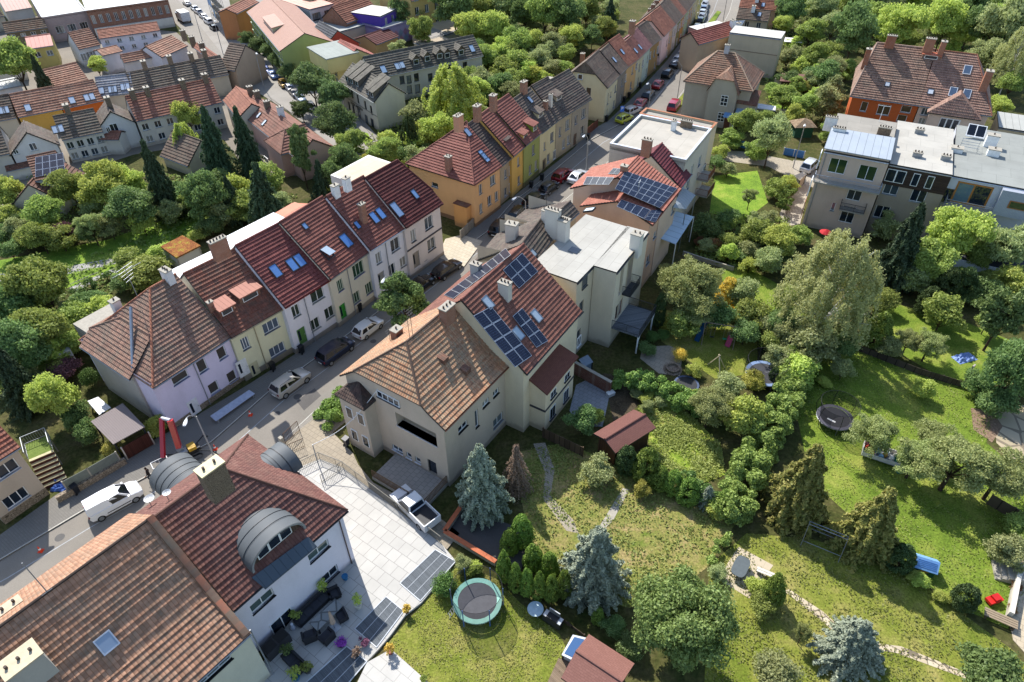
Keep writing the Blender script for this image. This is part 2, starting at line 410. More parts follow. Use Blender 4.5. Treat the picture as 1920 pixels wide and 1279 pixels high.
    def skylight(s, k, lst, w=.8, h=1.2, pane='6f8fb5', frame='33363b', open_=0):
        for it in lst:
            ww, hh = (it[2], it[3]) if len(it) >= 4 else (w, h)
            q, T, U, n = s.fr(k, it[:2], .1); F = Matrix((T, U, n)).transposed().to_4x4(); F.translation = q
            mb = MB(); m = plain(frame, .5); t = .08
            for x0, x1, y0, y1 in ((-ww/2, ww/2, -hh/2, -hh/2+t), (-ww/2, ww/2, hh/2-t, hh/2), (-ww/2, -ww/2+t, -hh/2+t, hh/2-t), (ww/2-t, ww/2, -hh/2+t, hh/2-t)): mb.box(x0, x1, y0, y1, -.14, .07, m, F)
            o = s.ob(mb, 'skylight'); pb = MB()
            if open_:
                R = F @ Matrix.Translation((0, hh/2-t, .05)) @ Matrix.Rotation(rad(-28), 4, 'X')
                pb.box(-ww/2+t, ww/2-t, -hh+2*t, 0, 0, .04, glass('8fa0ae', .1), R); pb.box(-ww/2+t, ww/2-t, -hh/2+t, hh/2-t, -.12, -.1, BLACK, F)
            else: pb.box(-ww/2+t+.004, ww/2-t-.004, -hh/2+t+.004, hh/2-t-.004, -.1, .045, glass(pane, .08), F)
            pb.ob('pane', o)
    def chimney(s, k, px, w=.6, d=.9, h=1.2, m=None, pots=2, capm=None, at=None):
        m = m or bricks('8a5844', '9c6a52'); q = s.fr(k, px)[0] if at is None else V3(at); mb = MB()
        mb.box(q.x-w/2, q.x+w/2, q.y-d/2, q.y+d/2, q.z-1.0, q.z+h, m); o = s.ob(mb, 'chimney')
        mb = MB(); mb.box(q.x-w/2-.06, q.x+w/2+.06, q.y-d/2-.06, q.y+d/2+.06, q.z+h, q.z+h+.1, capm or CONC); mb.ob('chimney_cap', o)
        lg = w > d
        for i in range(pots):
            f = (i+.5)/pots-.5; x, y = (q.x+f*w, q.y) if lg else (q.x, q.y+f*d)
            MB().tube((x, y, q.z+h+.1), (x, y, q.z+h+.32), .085, plain('4a4038', .8), 8).ob('chimney_pot', o)
        return o
    def pv(s, k, quad, nx, ny, lift=.14, frame='c9ccd0', skip=()):
        c = [s.fr(k, q, lift)[0] for q in quad]; n = s.plane(k)[1]
        bl = lambda a, b: c[0].lerp(c[1], a).lerp(c[3].lerp(c[2], a), b)
        for j in range(ny):
            for i in range(nx):
                if (i, j) in skip: continue
                e = .015; q = [bl((i+e)/nx, (j+e)/ny), bl((i+1-e)/nx, (j+e)/ny), bl((i+1-e)/nx, (j+1-e)/ny), bl((i+e)/nx, (j+1-e)/ny)]
                mb = MB(); ce = (q[0]+q[1]+q[2]+q[3])/4
                lo = [p-n*.05 for p in q]
                if (q[1]-q[0]).cross(q[2]-q[0]).dot(n) < 0: q = q[::-1]; lo = lo[::-1]
                mb.face(q, plain(frame, .35, .5)); mb.face(lo[::-1], DARKM)
                for x in range(4): mb.face([lo[x], lo[(x+1) % 4], q[(x+1) % 4], q[x]], DARKM)
                inn = [p.lerp(ce, .055)+n*.006 for p in q]; mb.face(inn, solar(), [(0, 0), (1, 0), (1, 1), (0, 1)])
                s.ob(mb, 'solar_panel')
    def dormer(s, k, px, w, h, rp=12, wall=None, roof=None, nwin=1, ov=.2, gable=0, rm=None):
        """box dormer whose front's foot is at px on slope k"""
        q, T, U, n = s.fr(k, px); hd = V3((U.x, U.y, 0)).normalized(); tp = (U.z/max(1e-4, math.hypot(U.x, U.y))); t2 = tan(rad(rp))
        dep = h/(tp-t2) if not gable else h/tp; F = Matrix((T, hd, V3((0, 0, 1)))).transposed().to_4x4(); F.translation = q
        wm = wall or s.wall; mb = MB(); g = lambda x, y, z: F @ V3((x, y, z)); zb = h+dep*t2 if not gable else h
        mb.face([g(-w/2, 0, -.3), g(w/2, 0, -.3), g(w/2, 0, h), g(-w/2, 0, h)], wm)
        for sx in (-1, 1): mb.face([g(sx*w/2, 0, -.3), g(sx*w/2, dep, zb), g(sx*w/2, 0, h)][::sx], wm)
        if gable: mb.face([g(-w/2, 0, h), g(w/2, 0, h), g(0, 0, h+w*.45)], wm)
        o = s.ob(mb, 'dormer'); mb = MB(); rf = roof or s.roofm
        if gable:
            hh = h+w*.45+.1; d2 = hh/tp
            for sx in (-1, 1): mb.slab([g(sx*(w/2+.2), -.25, h-.12), g(0, -.25, hh), g(0, d2, hh), g(sx*(w/2+.2), dep, h-.12)][::sx], .1, rf)
        else:
            pts = [g(-w/2-.15, -ov, h+.02-ov*t2), g(w/2+.15, -ov, h+.02-ov*t2), g(w/2+.15, dep+.1, zb+.08), g(-w/2-.15, dep+.1, zb+.08)]
            L1 = w+.3; L2 = dep+ov; mb.slab(pts, .12, rf); mb.uv[0] = [(0, 0), (L1, 0), (L1, L2), (0, L2)]
        mb.ob('roof', o)
        for i in range(nwin):
            x = ((i+.5)/nwin-.5)*w; ww = w/nwin*.72; z0, z1 = .12, h-.15
            mb = MB(); mb.box(x-ww/2, x+ww/2, -.05, .0, z0, z1, WHITE, F); mb.box(x-ww/2+.07, x+ww/2-.07, -.058, -.045, z0+.07, z1-.07, glass(), F); mb.ob('window', o)
        return o
    def done(s, walls='flrb'):
        u0, u1, v0, v1 = s.gl, s.L-s.gr, s.ov, s.D-s.ov
        mb = MB()
        for k in 'flrb':
            o, X, n, L = s.face(k); H = s.top() if k != 'b' else s.top()-s.he+s.hb; hs = [w for w in s.wins if w[0] == k]
            hs = [w for w in hs if w[1]-w[3]/2 > .02 and w[1]+w[3]/2 < L-.02 and w[2]-w[4]/2 > s.z0-.01 and w[2]+w[4]/2 < H-.02]
            xs = sorted({0, L, *[w[1]-w[3]/2 for w in hs], *[w[1]+w[3]/2 for w in hs]}); zs = sorted({s.z0, H, *[w[2]-w[4]/2 for w in hs], *[w[2]+w[4]/2 for w in hs]})
            for i in range(len(xs)-1):
                z = 0
                while z < len(zs)-1:
                    inh = lambda z: any(abs(xs[i]+xs[i+1]-2*w[1]) < w[3] and abs(zs[z]+zs[z+1]-2*w[2]) < w[4] for w in hs)
                    if inh(z): z += 1; continue
                    y = z
                    while y+1 < len(zs)-1 and not inh(y+1): y += 1
                    mb.face([o+X*xs[i]+V3((0, 0, zs[z])), o+X*xs[i+1]+V3((0, 0, zs[z])), o+X*xs[i+1]+V3((0, 0, zs[y+1])), o+X*xs[i]+V3((0, 0, zs[y+1]))], s.wall); z = y+1
            for w in hs:
                a, b, c, d = w[1]-w[3]/2, w[1]+w[3]/2, w[2]-w[4]/2, w[2]+w[4]/2; g = lambda x, z, r: o+X*x+V3((0, 0, z))-n*r; rc = max(w[10], .02)+.06
                for p, q in (((a, c), (b, c)), ((b, c), (b, d)), ((b, d), (a, d)), ((a, d), (a, c))): mb.face([g(*p, 0), g(*q, 0), g(*q, rc), g(*p, rc)], s.wall)
            for w in s.wins:
                if w[0] == k: s._window(o, X, n, w, w in hs)
            if k in 'lr' and not s.flat:
                z_ = s.zl if k == 'l' else s.zr; i_ = s.il if k == 'l' else s.ir; u = u0 if k == 'l' else u1
                e = .06
                if z_ > s.he+.05:
                    vf, vb = s.kk[0]+(z_-s.kk[1])/s.tu, s.D-(z_-s.hb)/s.tb; kp = [(u, s.kk[0], s.kk[1]-e)] if s.kick else []
                    pts = [(u, v0, H-.02), (u, v1, H-.02 if s.hb >= s.he-.1 else s.hb)] + ([(u, vb, z_-e), (u, vf, z_-e)] if z_ < s.hr-.05 else [(u, s.dv, s.hr-e*2)]) + kp
                    mb.face(pts if k == 'r' else pts[::-1], s.wall)
        s.ob(mb, 'wall')
        if s.soc:
            mb = MB(); e = .03; h, m = s.soc
            mb.box(u0-e, u1+e, v0-e, v1+e, s.z0, s.z0+h, m); s.ob(mb, 'plinth')
        mb = MB(); L, D, dv, he, hr = s.L, s.D, s.dv, s.he, s.hr
        if s.flat:
            mb.prism([(0, 0), (L, 0), (L, D), (0, D)], he-.02, he+.16, s.flat, DARKM if not s.par else s.wall)
            s.ob(mb, 'roof')
            if s.par:
                mb = MB(); p = s.par
                for b in ((0, L, 0, .25), (0, L, D-.25, D), (0, .25, .25, D-.25), (L-.25, L, .25, D-.25)): mb.box(*b, he-.3, he+.16+p, s.wall)
                for b in ((-.04, L+.04, -.04, .29), (-.04, L+.04, D-.29, D+.04), (-.04, .29, .29, D-.29), (L-.29, L+.04, .29, D-.29)): mb.box(*b, he+.16+p, he+.21+p, plain(s.gut, .4, .3))
                s.ob(mb, 'parapet')
        else:
            vf = lambda z: s.kk[0]+(z-s.kk[1])/s.tu; vb = lambda z: D-(z-s.hb)/s.tb; il, ir, zl, zr = s.il, s.ir, s.zl, s.zr
            F = [V3((0, 0, he)), V3((L, 0, he))] + ([V3((L, vf(zr), zr))] if ir and zr > he+.01 else []) + [V3((L-ir, dv, hr)), V3((il, dv, hr))] + ([V3((0, vf(zl), zl))] if il and zl > he+.01 else [])
            B = [V3((L, D, s.hb)), V3((0, D, s.hb))] + ([V3((0, vb(zl), zl))] if il and zl > he+.01 else []) + [V3((il, dv, hr)), V3((L-ir, dv, hr))] + ([V3((L, vb(zr), zr))] if ir and zr > he+.01 else [])
            if s.kick:
                k0, k1 = V3((0, s.kk[0], s.kk[1])), V3((L, s.kk[0], s.kk[1])); polys = [[F[0], F[1], k1, k0], [k0, k1]+F[2:], B]
            else: polys = [F, B]
            if il: polys.append([V3((0, vb(zl), zl)), V3((0, vf(zl), zl)), V3((il, dv, hr))])
            if ir: polys.append([V3((L, vf(zr), zr)), V3((L, vb(zr), zr)), V3((L-ir, dv, hr))])
            nt_ = s.roofm.name.startswith('tiles')
            for p in polys:
                if nt_: tiled(mb, p, s.roofm, s.course, .085)
                else: tiled(mb, p, s.roofm, 40, .004)
            s.ob(mb, 'roof')
            mb = MB(); cm = s.cap or s.roofm; rt = lambda a, b: mb.tube(a+V3((0, 0, .02)), b+V3((0, 0, .02)), .11, cm, 8)
            rt(V3((il, dv, hr)), V3((L-ir, dv, hr)))
            if il:
                for v in (vf(zl), vb(zl)): rt(V3((il, dv, hr)), V3((0, v, zl)))
            if ir:
                for v in (vf(zr), vb(zr)): rt(V3((L-ir, dv, hr)), V3((L, v, zr)))
            s.ob(mb, 'ridge_tiles')
        if s.gut and not s.par:
            mb = MB(); gm = plain(s.gut, .45, .3); mb.tube((0, -.05, he-.1), (L, -.05, he-.1), .07, gm, 6)
            s.ob(mb, 'gutter')
            if not s.flat: s.ob(MB().tube((0, D+.05, s.hb-.1), (L, D+.05, s.hb-.1), .07, gm, 6), 'gutter')
        return s
    def pipe(s, k, lst, h='8b8f92', r=.05):
        for px in lst:
            o, X, n, L = s.face(k); u, z = s.on(k, px); q = o+X*u+n*(r+.03); mb = MB(); mb.tube((q.x, q.y, s.z0), (q.x, q.y, s.he-.1), r, plain(h, .45, .3), 6); s.ob(mb, 'drainpipe')
    def _window(s, o, X, n, w, hole):
        k, u, z, ww, hh, col, nx, tr, sill, pane, rec, name = w
        rec = rec if hole else -.05; pane = rnd.choice(('1a2430', '1a2430', '26323c', '3a4650', '5c6668', '8a8a84')) if pane == '1a2430' else pane
        F = Matrix((X, V3((0, 0, 1)), n)).transposed().to_4x4(); F.translation = o+X*u+V3((0, 0, z))-n*rec
        mb = MB(); m = plain(col, .5); t = .075
        if name == 'door':
            mb.box(-ww/2, ww/2, -hh/2, hh/2, -.06, .0, m, F); mb.box(-ww/2+.2, -ww/2+.45, -hh*.25, hh*.35, 0, .012, glass(), F); mb.box(ww/2-.14, ww/2-.1, -.12, .04, 0, .06, ALU, F)
            s.ob(mb, 'door'); return
        for b in ((-ww/2, ww/2, -hh/2, -hh/2+t), (-ww/2, ww/2, hh/2-t, hh/2), (-ww/2, -ww/2+t, -hh/2+t, hh/2-t), (ww/2-t, ww/2, -hh/2+t, hh/2-t)): mb.box(*b, -.06, .02, m, F)
        for i in range(1, nx): x = -ww/2+ww*i/nx; mb.box(x-.035, x+.035, -hh/2+t, hh/2-t, -.05, .012, m, F)
        if tr: mb.box(-ww/2+t, ww/2-t, hh*.18, hh*.18+.06, -.05, .01, m, F)
        if sill: mb.box(-ww/2-.05, ww/2+.05, -hh/2-.06, -hh/2+.0, -.02 if not hole else 0.022, rec+.1 if hole else .12, plain(sill, .5, .2), F)
        ob = s.ob(mb, 'window'); pb = MB(); pb.face([F @ V3(p) for p in ((-ww/2+.03, -hh/2+.03, -.03), (ww/2-.03, -hh/2+.03, -.03), (ww/2-.03, hh/2-.03, -.03), (-ww/2+.03, hh/2-.03, -.03))], glass(pane)); pb.ob('pane', ob)
# ------------------------------------------------------------------ the setting: ground, road, pavements, lawns
AZ0 = rad(36)
def sheet(name, pts, m, z=.004, world=False, label=None, cat=None, kind='structure', thick=0):
    q = [V3(p) if world else P(*p, z) for p in pts]
    q = [(p.x, p.y) for p in q]; a = sum(q[i][0]*q[(i+1) % len(q)][1]-q[(i+1) % len(q)][0]*q[i][1] for i in range(len(q)))
    if a < 0: q = q[::-1]
    mb = MB(); c, s_ = cos(AZ0), sin(AZ0)
    if thick: mb.prism(q, z-thick, z, m); mb.uv[0] = [(x*c-y*s_, x*s_+y*c) for x, y in q]
    else: mb.face([(x, y, z) for x, y in q], m, [(x*c-y*s_, x*s_+y*c) for x, y in q])
    o = mb.ob(name); return tag(o, label, cat, None, kind)
GR_BASE = ground('garden_soil', '2f3a18', '4a4a28', '5a5238', .25, 3.0)
GR_DRY = ground('dry_lawn', '56661f', '757a34', '928752', .16, 6.0)
GR_LAWN = ground('lawn_green', '4c621f', '687a2c', '8a8c44', .14, 6.0)
GR_BRIGHT = ground('park_lawn', '55702a', '6f8a30', '8f9a44', .2, 5.0)
GR_SLOPE = ground('worn_slope', '5c6e2a', '7e7a44', '9a8560', .3, 5.0)
sheet('ground', [(-900, -300, 0), (900, -300, 0), (900, 1400, 0), (-900, 1400, 0)], GR_BASE, 0.0, True)
KL = [P(*p) for p in ((-90, 1100), (0, 1052), (155, 960), (397, 830), (506, 735), (597, 670), (848, 482), (912, 437), (960, 382), (1020, 337), (1110, 262), (1170, 230), (1260, 120), (1322, 20), (1345, -40))]
BL = [P(*p) for p in ((-110, 1070), (0, 1005), (105, 930), (260, 842), (332, 803), (470, 720), (600, 635), (705, 561), (834, 472), (865, 452), (891, 424), (960, 372), (1075, 280), (1105, 247), (1140, 228), (1190, 180), (1250, 115), (1310, 35), (1340, -40))]
def offs(pl, d):
    out = []
    for i, p in enumerate(pl):
        a = pl[max(0, i-1)]; b = pl[min(len(pl)-1, i+1)]; t = (b-a); t.z = 0; t.normalize(); out.append(p+V3((t.y, -t.x, 0))*d)
    return out
KR = offs(KL, 6.0); PR = offs(KL, 9.6)
sheet('road', KL+KR[::-1], asphalt('7c766d'), .012, True)
PAVE = paver('8d877d', .2, .2, .75, .12)
sheet('pavement', BL+KL[::-1], paver('79756e', .2, .2, .75, .12), .11, True, thick=.12)
sheet('pavement', KR+PR[::-1], PAVE, .11, True, thick=.12)
KM = plain('a8a49a', .9)
for nm, pl, d in (('kerb', KL, .0), ('kerb', KR, -.0)):
    a, b = (offs(pl, -.12), offs(pl, .0)) if pl is KL else (offs(pl, 0), offs(pl, .12))
    sheet(nm, a+b[::-1], KM, .125, True, thick=.13)
sheet('parking_line', offs(KL, 2.1)+offs(KL, 2.2)[::-1], plain('9ea0a0', .9), .017, True)
# second street, upper left
sheet('road', [(300, -40), (372, 45), (438, 128), (500, 178), (560, 222), (625, 275), (690, 320), (722, 285), (668, 218), (600, 165), (520, 108), (462, 60), (432, 10), (420, -40)], asphalt('8d8880'), .012)
sheet('pavement', [(462, 60), (520, 108), (600, 165), (668, 218), (722, 285), (735, 270), (703, 250), (640, 178), (520, 98), (478, 50)], PAVE, .11, thick=.12)
sheet('pavement', [(262, -40), (330, 45), (432, 140), (560, 222), (625, 275), (500, 178), (438, 128), (372, 45), (300, -40)], PAVE, .11, thick=.12)
sheet('road', [(470, 60), (440, 20), (560, -40), (700, -40), (640, 0)], asphalt('8d8880'), .01)
# lane behind the apartment block
sheet('path', [(1340, 280), (1400, 285), (1480, 300), (1560, 330), (1548, 360), (1505, 345), (1440, 312), (1345, 300)], paver('a09684', .6, .6), .008)
sheet('path', [(1487, 300), (1530, 305), (1500, 420), (1470, 425), (1462, 400), (1490, 350)], paver('a39a8b', .5, .5), .012)
sheet('path', [(835, 448), (866, 440), (905, 452), (870, 500), (820, 482)], paver('b8ad98', .6, .6), .13)
sheet('driveway', [(470, 880), (540, 822), (592, 782), (625, 812), (662, 850), (672, 872), (700, 905), (830, 975), (862, 1000), (838, 1030), (730, 960), (640, 900), (560, 890)], paver('9a8f7d', .5, .5), .13)
sheet('driveway', [(838, 1000), (868, 950), (1000, 1000), (975, 1075), (930, 1060)], asphalt('4d4a48'), .13)
# white slab terrace and glazed floor grids
sheet('terrace', [(540, 885), (600, 860), (645, 878), (828, 1020), (855, 1052), (790, 1130), (760, 1153), (733, 1190), (709, 1218), (662, 1267), (640, 1300), (455, 1300), (540, 1170), (640, 1050)], paver('b4b1aa', 1.0, 1.0, .55, .1), .22, thick=.25)
sheet('path', [(688, 1242), (733, 1217), (822, 1296), (660, 1300)], paver('b6b3ac', 1.3, .8, .65, .06), .235, thick=.2)
sheet('path', [(1000, 832), (1022, 830), (1040, 880), (1032, 930), (1075, 975), (1085, 1000), (1062, 995), (1018, 935), (1022, 885)], paver('a49a88', .22, .22, .6, .2), .012)
sheet('path', [(1168, 915), (1180, 918), (1150, 975), (1128, 998), (1122, 990)], CONC, .03, thick=.1)
sheet('patio', [(1080, 722), (1112, 706), (1142, 745), (1130, 800), (1085, 800), (1068, 770)], paver('8f9296', .5, .5), .012)
sheet('patio', [(1205, 650), (1255, 648), (1280, 660), (1275, 705), (1235, 700), (1200, 672)], paver('9d9484', .6, .6), .014)
sheet('patio', [(1345, 1085), (1385, 1025), (1450, 1060), (1405, 1122)], paver('b5a890', .9, .9, .8, .05), .02, thick=.06)
sheet('path', [(1470, 1108), (1480, 1105), (1545, 1148), (1600, 1200), (1690, 1212), (1815, 1262), (1810, 1272), (1680, 1224), (1595, 1212), (1535, 1160)], stone('a89a82', 'bfb29a', 1.5), .016)
sheet('path', [(1865, 760), (1990, 760), (1990, 900), (1900, 860), (1868, 830)], stone('b5a58c', '8f8468', .5), .014)
sheet('terrace', [(1890, 1150), (1905, 1040), (1990, 1000), (1990, 1300), (1900, 1200)], paver('b3a58d', .5, .5), .05, thick=.1)
# lawns
sheet('lawn', [(-60, 500), (0, 488), (200, 450), (330, 405), (400, 385), (440, 400), (330, 450), (300, 500), (190, 520), (60, 560), (-60, 580)], GR_BRIGHT, .006)
sheet('path', [(-40, 512), (60, 512), (215, 483), (225, 493), (130, 513), (0, 530), (-40, 535)], stone('8f8d88', 'a8a6a0', 4.0), .012)
sheet('path', [(130, 540), (220, 500), (225, 508), (190, 520), (140, 550)], stone('8f8d88', 'a8a6a0', 4.0), .012)
sheet('lawn', [(722, 1212), (795, 1130), (856, 1056), (930, 1085), (975, 1130), (1050, 1190), (1080, 1260), (1050, 1300), (815, 1300)], GR_DRY, .008)
sheet('lawn', [(1530, 660), (1600, 650), (1720, 700), (1840, 740), (1860, 790), (1850, 830), (1930, 900), (1930, 1100), (1890, 1180), (1780, 1130), (1640, 1010), (1520, 900), (1490, 760)], GR_LAWN, .008)
sheet('lawn', [(1195, 762), (1260, 750), (1350, 830), (1360, 890), (1300, 915), (1225, 860)], ground('weed_patch', '5d7424', '7f8f36', 'a08d5c', .4, 4.0), .01)
sheet('lawn', [(960, 850), (1060, 830), (1180, 880), (1300, 930), (1380, 980), (1330, 1060), (1270, 1110), (1180, 1140), (1060, 1110), (990, 1000)], GR_SLOPE, .007)
sheet('lawn', [(1330, 1060), (1400, 1000), (1520, 1010), (1680, 1060), (1790, 1140), (1900, 1220), (1960, 1300), (1320, 1300)], GR_DRY, .0065)
sheet('lawn', [(1340, 330), (1420, 320), (1440, 380), (1400, 410), (1330, 400)], GR_BRIGHT, .007)
sheet('lawn', [(1350, 505), (1400, 500), (1480, 545), (1520, 590), (1440, 600), (1370, 590)], GR_LAWN, .007)
sheet('lawn', [(1230, 580), (1330, 590), (1420, 640), (1420, 700), (1340, 710), (1240, 640)], GR_DRY, .0072)
sheet('lawn', [(1640, 560), (1800, 600), (1900, 640), (1880, 720), (1800, 730), (1700, 670), (1630, 620)], GR_LAWN, .0075)
sheet('lawn', [(640, 235), (690, 250), (695, 262), (665, 240), (700, 262), (690, 275), (655, 240)], GR_BRIGHT, .12)
sheet('lawn', [(1490, 110), (1560, 90), (1590, 130), (1520, 150)], GR_BRIGHT, .007)
sheet('lawn', [(1255, 205), (1290, 165), (1300, 170), (1268, 212)], GR_DRY, .13)
sheet('lawn', [(1305, 70), (1345, 20), (1352, 22), (1318, 75)], GR_LAWN, .13)
sheet('lawn', [(1440, 180), (1490, 170), (1500, 215), (1450, 215)], GR_BRIGHT, .007)
sheet('soil', [(1820, 765), (1860, 770), (1880, 800), (1860, 830), (1825, 805)], ground('bare_soil', '6a5546', '7d6856', '8a7763', .5, 6.0), .02)
sheet('soil', [(1130, 700), (1180, 705), (1200, 760), (1150, 790)], ground('bare_soil_dark', '3a3226', '4d4436', '5c5242', .5, 6.0), .011)

for i, (x, y, r) in enumerate(((558, 744, .42), (112, 1008, .4), (700, 640, .35), (1010, 352, .35), (520, 775, .3), (1240, 180, .35))):
    p = P(x, y, .016); sheet('manhole_cover', [(p.x+r*cos(2*pi*k/20), p.y+r*sin(2*pi*k/20), 0) for k in range(20)], plain('4a4846', .7), .0165, True)
sheet('road_patch', [(556, 752), (590, 728), (602, 742), (570, 770)], asphalt('5a5754'), .0145)
sheet('road_patch', [(220, 950), (262, 925), (272, 938), (232, 962)], asphalt('7a766f'), .0145)
sheet('road_patch', [(738, 588), (770, 566), (782, 574), (748, 598)], asphalt('5c5956'), .0145)
sheet('road_patch', [(560, 770), (640, 715), (650, 722), (575, 785)], asphalt('7d786f'), .014)

sheet('courtyard', [(-80, 90), (60, 30), (330, 60), (420, 140), (520, 235), (560, 330), (470, 330), (420, 262), (250, 290), (130, 330), (60, 400), (-80, 400)], asphalt('7a7266'), .005)
# ------------------------------------------------------------------ trees: trunks with limbs, crowns of leaf-sized faces
def leaf_mesh(name, c, nrm, sz, m, seed, asp=1.5, wild=.7):
    r = np.random.default_rng(seed); n = len(c)
    nr = nrm + r.normal(0, wild, (n, 3)); nr /= np.linalg.norm(nr, axis=1)[:, None]+1e-9
    t = np.cross(nr, r.normal(0, 1, (n, 3))); t /= np.linalg.norm(t, axis=1)[:, None]+1e-9; b = np.cross(nr, t)
    s = (sz*r.uniform(.6, 1.35, n))[:, None] if np.isscalar(sz) else (sz*r.uniform(.7, 1.3, n))[:, None]
    a = t*s*.5*asp; d = b*s*.5
    v = np.stack([c-a, c-d*.9-a*.1, c+a, c+d*.9+a*.1], 1).reshape(-1, 3)
    me = bpy.data.meshes.new(name); me.vertices.add(4*n); me.vertices.foreach_set('co', v.astype(np.float32).ravel())
    me.loops.add(4*n); me.loops.foreach_set('vertex_index', np.arange(4*n, dtype=np.int32)); me.polygons.add(n)
    me.polygons.foreach_set('loop_start', np.arange(0, 4*n, 4, dtype=np.int32)); me.materials.append(m); me.update(calc_edges=True); return me
def rdir(r, n):
    d = r.normal(0, 1, (n, 3)); return d/np.linalg.norm(d, axis=1)[:, None]
def crown(seed, n, leaf, z0=.28, nc=34, rc=(.13, .24), shape='round', inner=.16):
    """points, normals for a crown of diameter 1 between z0 and 1 (height 1): clumps over an uneven volume"""
    r = np.random.default_rng(seed); C_, R_ = [], []; lob = [(rdir(r, 1)[0], r.uniform(.72, 1.18)) for _ in range(9)]
    while len(C_) < nc:
        d = rdir(r, 1)[0]; q = r.uniform(.4, .84)*max(lob, key=lambda l: l[0].dot(d))[1]
        x, y = d[0]*.5*q, d[1]*.5*q; z = (d[2]*q*.5+.5)
        f = {'round': 1, 'cone': 1.15-z*.95, 'drop': 1.1-.5*z, 'tall': 1, 'vase': .55+.6*z}[shape]
        if d[2] < -.75 and r.random() < .7: continue
        C_.append((x*f, y*f, z0+(1-z0)*z)); R_.append(r.uniform(*rc)*(.6+.4*f))
    C_ = np.array(C_); R_ = np.array(R_); 
    ex = nc//2; kk = r.integers(0, nc, ex); C_ = np.concatenate([C_, C_[kk]*np.array([1.16, 1.16, 1])+r.normal(0, .05, (ex, 3))]); R_ = np.concatenate([R_*.86, R_[kk]*r.uniform(.3, .6, ex)]); nc += ex
    k = r.choice(nc, n, p=R_**2/np.sum(R_**2)); d = rdir(r, n); d[:, 2] = np.abs(d[:, 2])*.9+d[:, 2]*.35; d /= np.linalg.norm(d, axis=1)[:, None]
    rad_ = np.where(r.random(n) < inner, r.uniform(.2, .8, n), np.abs(r.normal(1.0, .2, n))); p = C_[k]+d*(R_[k]*rad_)[:, None]*np.array([1, 1, .85]); p[:, 2] = np.clip(p[:, 2], z0*.7, 1.02)
    return p, d, C_
def limbs(mb, C_, h0, m, r0, seed, n=9, lean=0.0):
    r = random.Random(seed); top = V3((lean*.5, 0, h0)); mb.tube((0, 0, -.02), tuple(top), r0, m, 8, r0*.7)
    for c in r.sample(list(map(tuple, C_)), min(n, len(C_))):
        c = V3(c); mid = top.lerp(c, .5)+V3((0, 0, .03)); mb.tube(top, mid, r0*.45, m, 5, r0*.3); mb.tube(mid, c, r0*.3, m, 5, r0*.1)
PROTO = {}
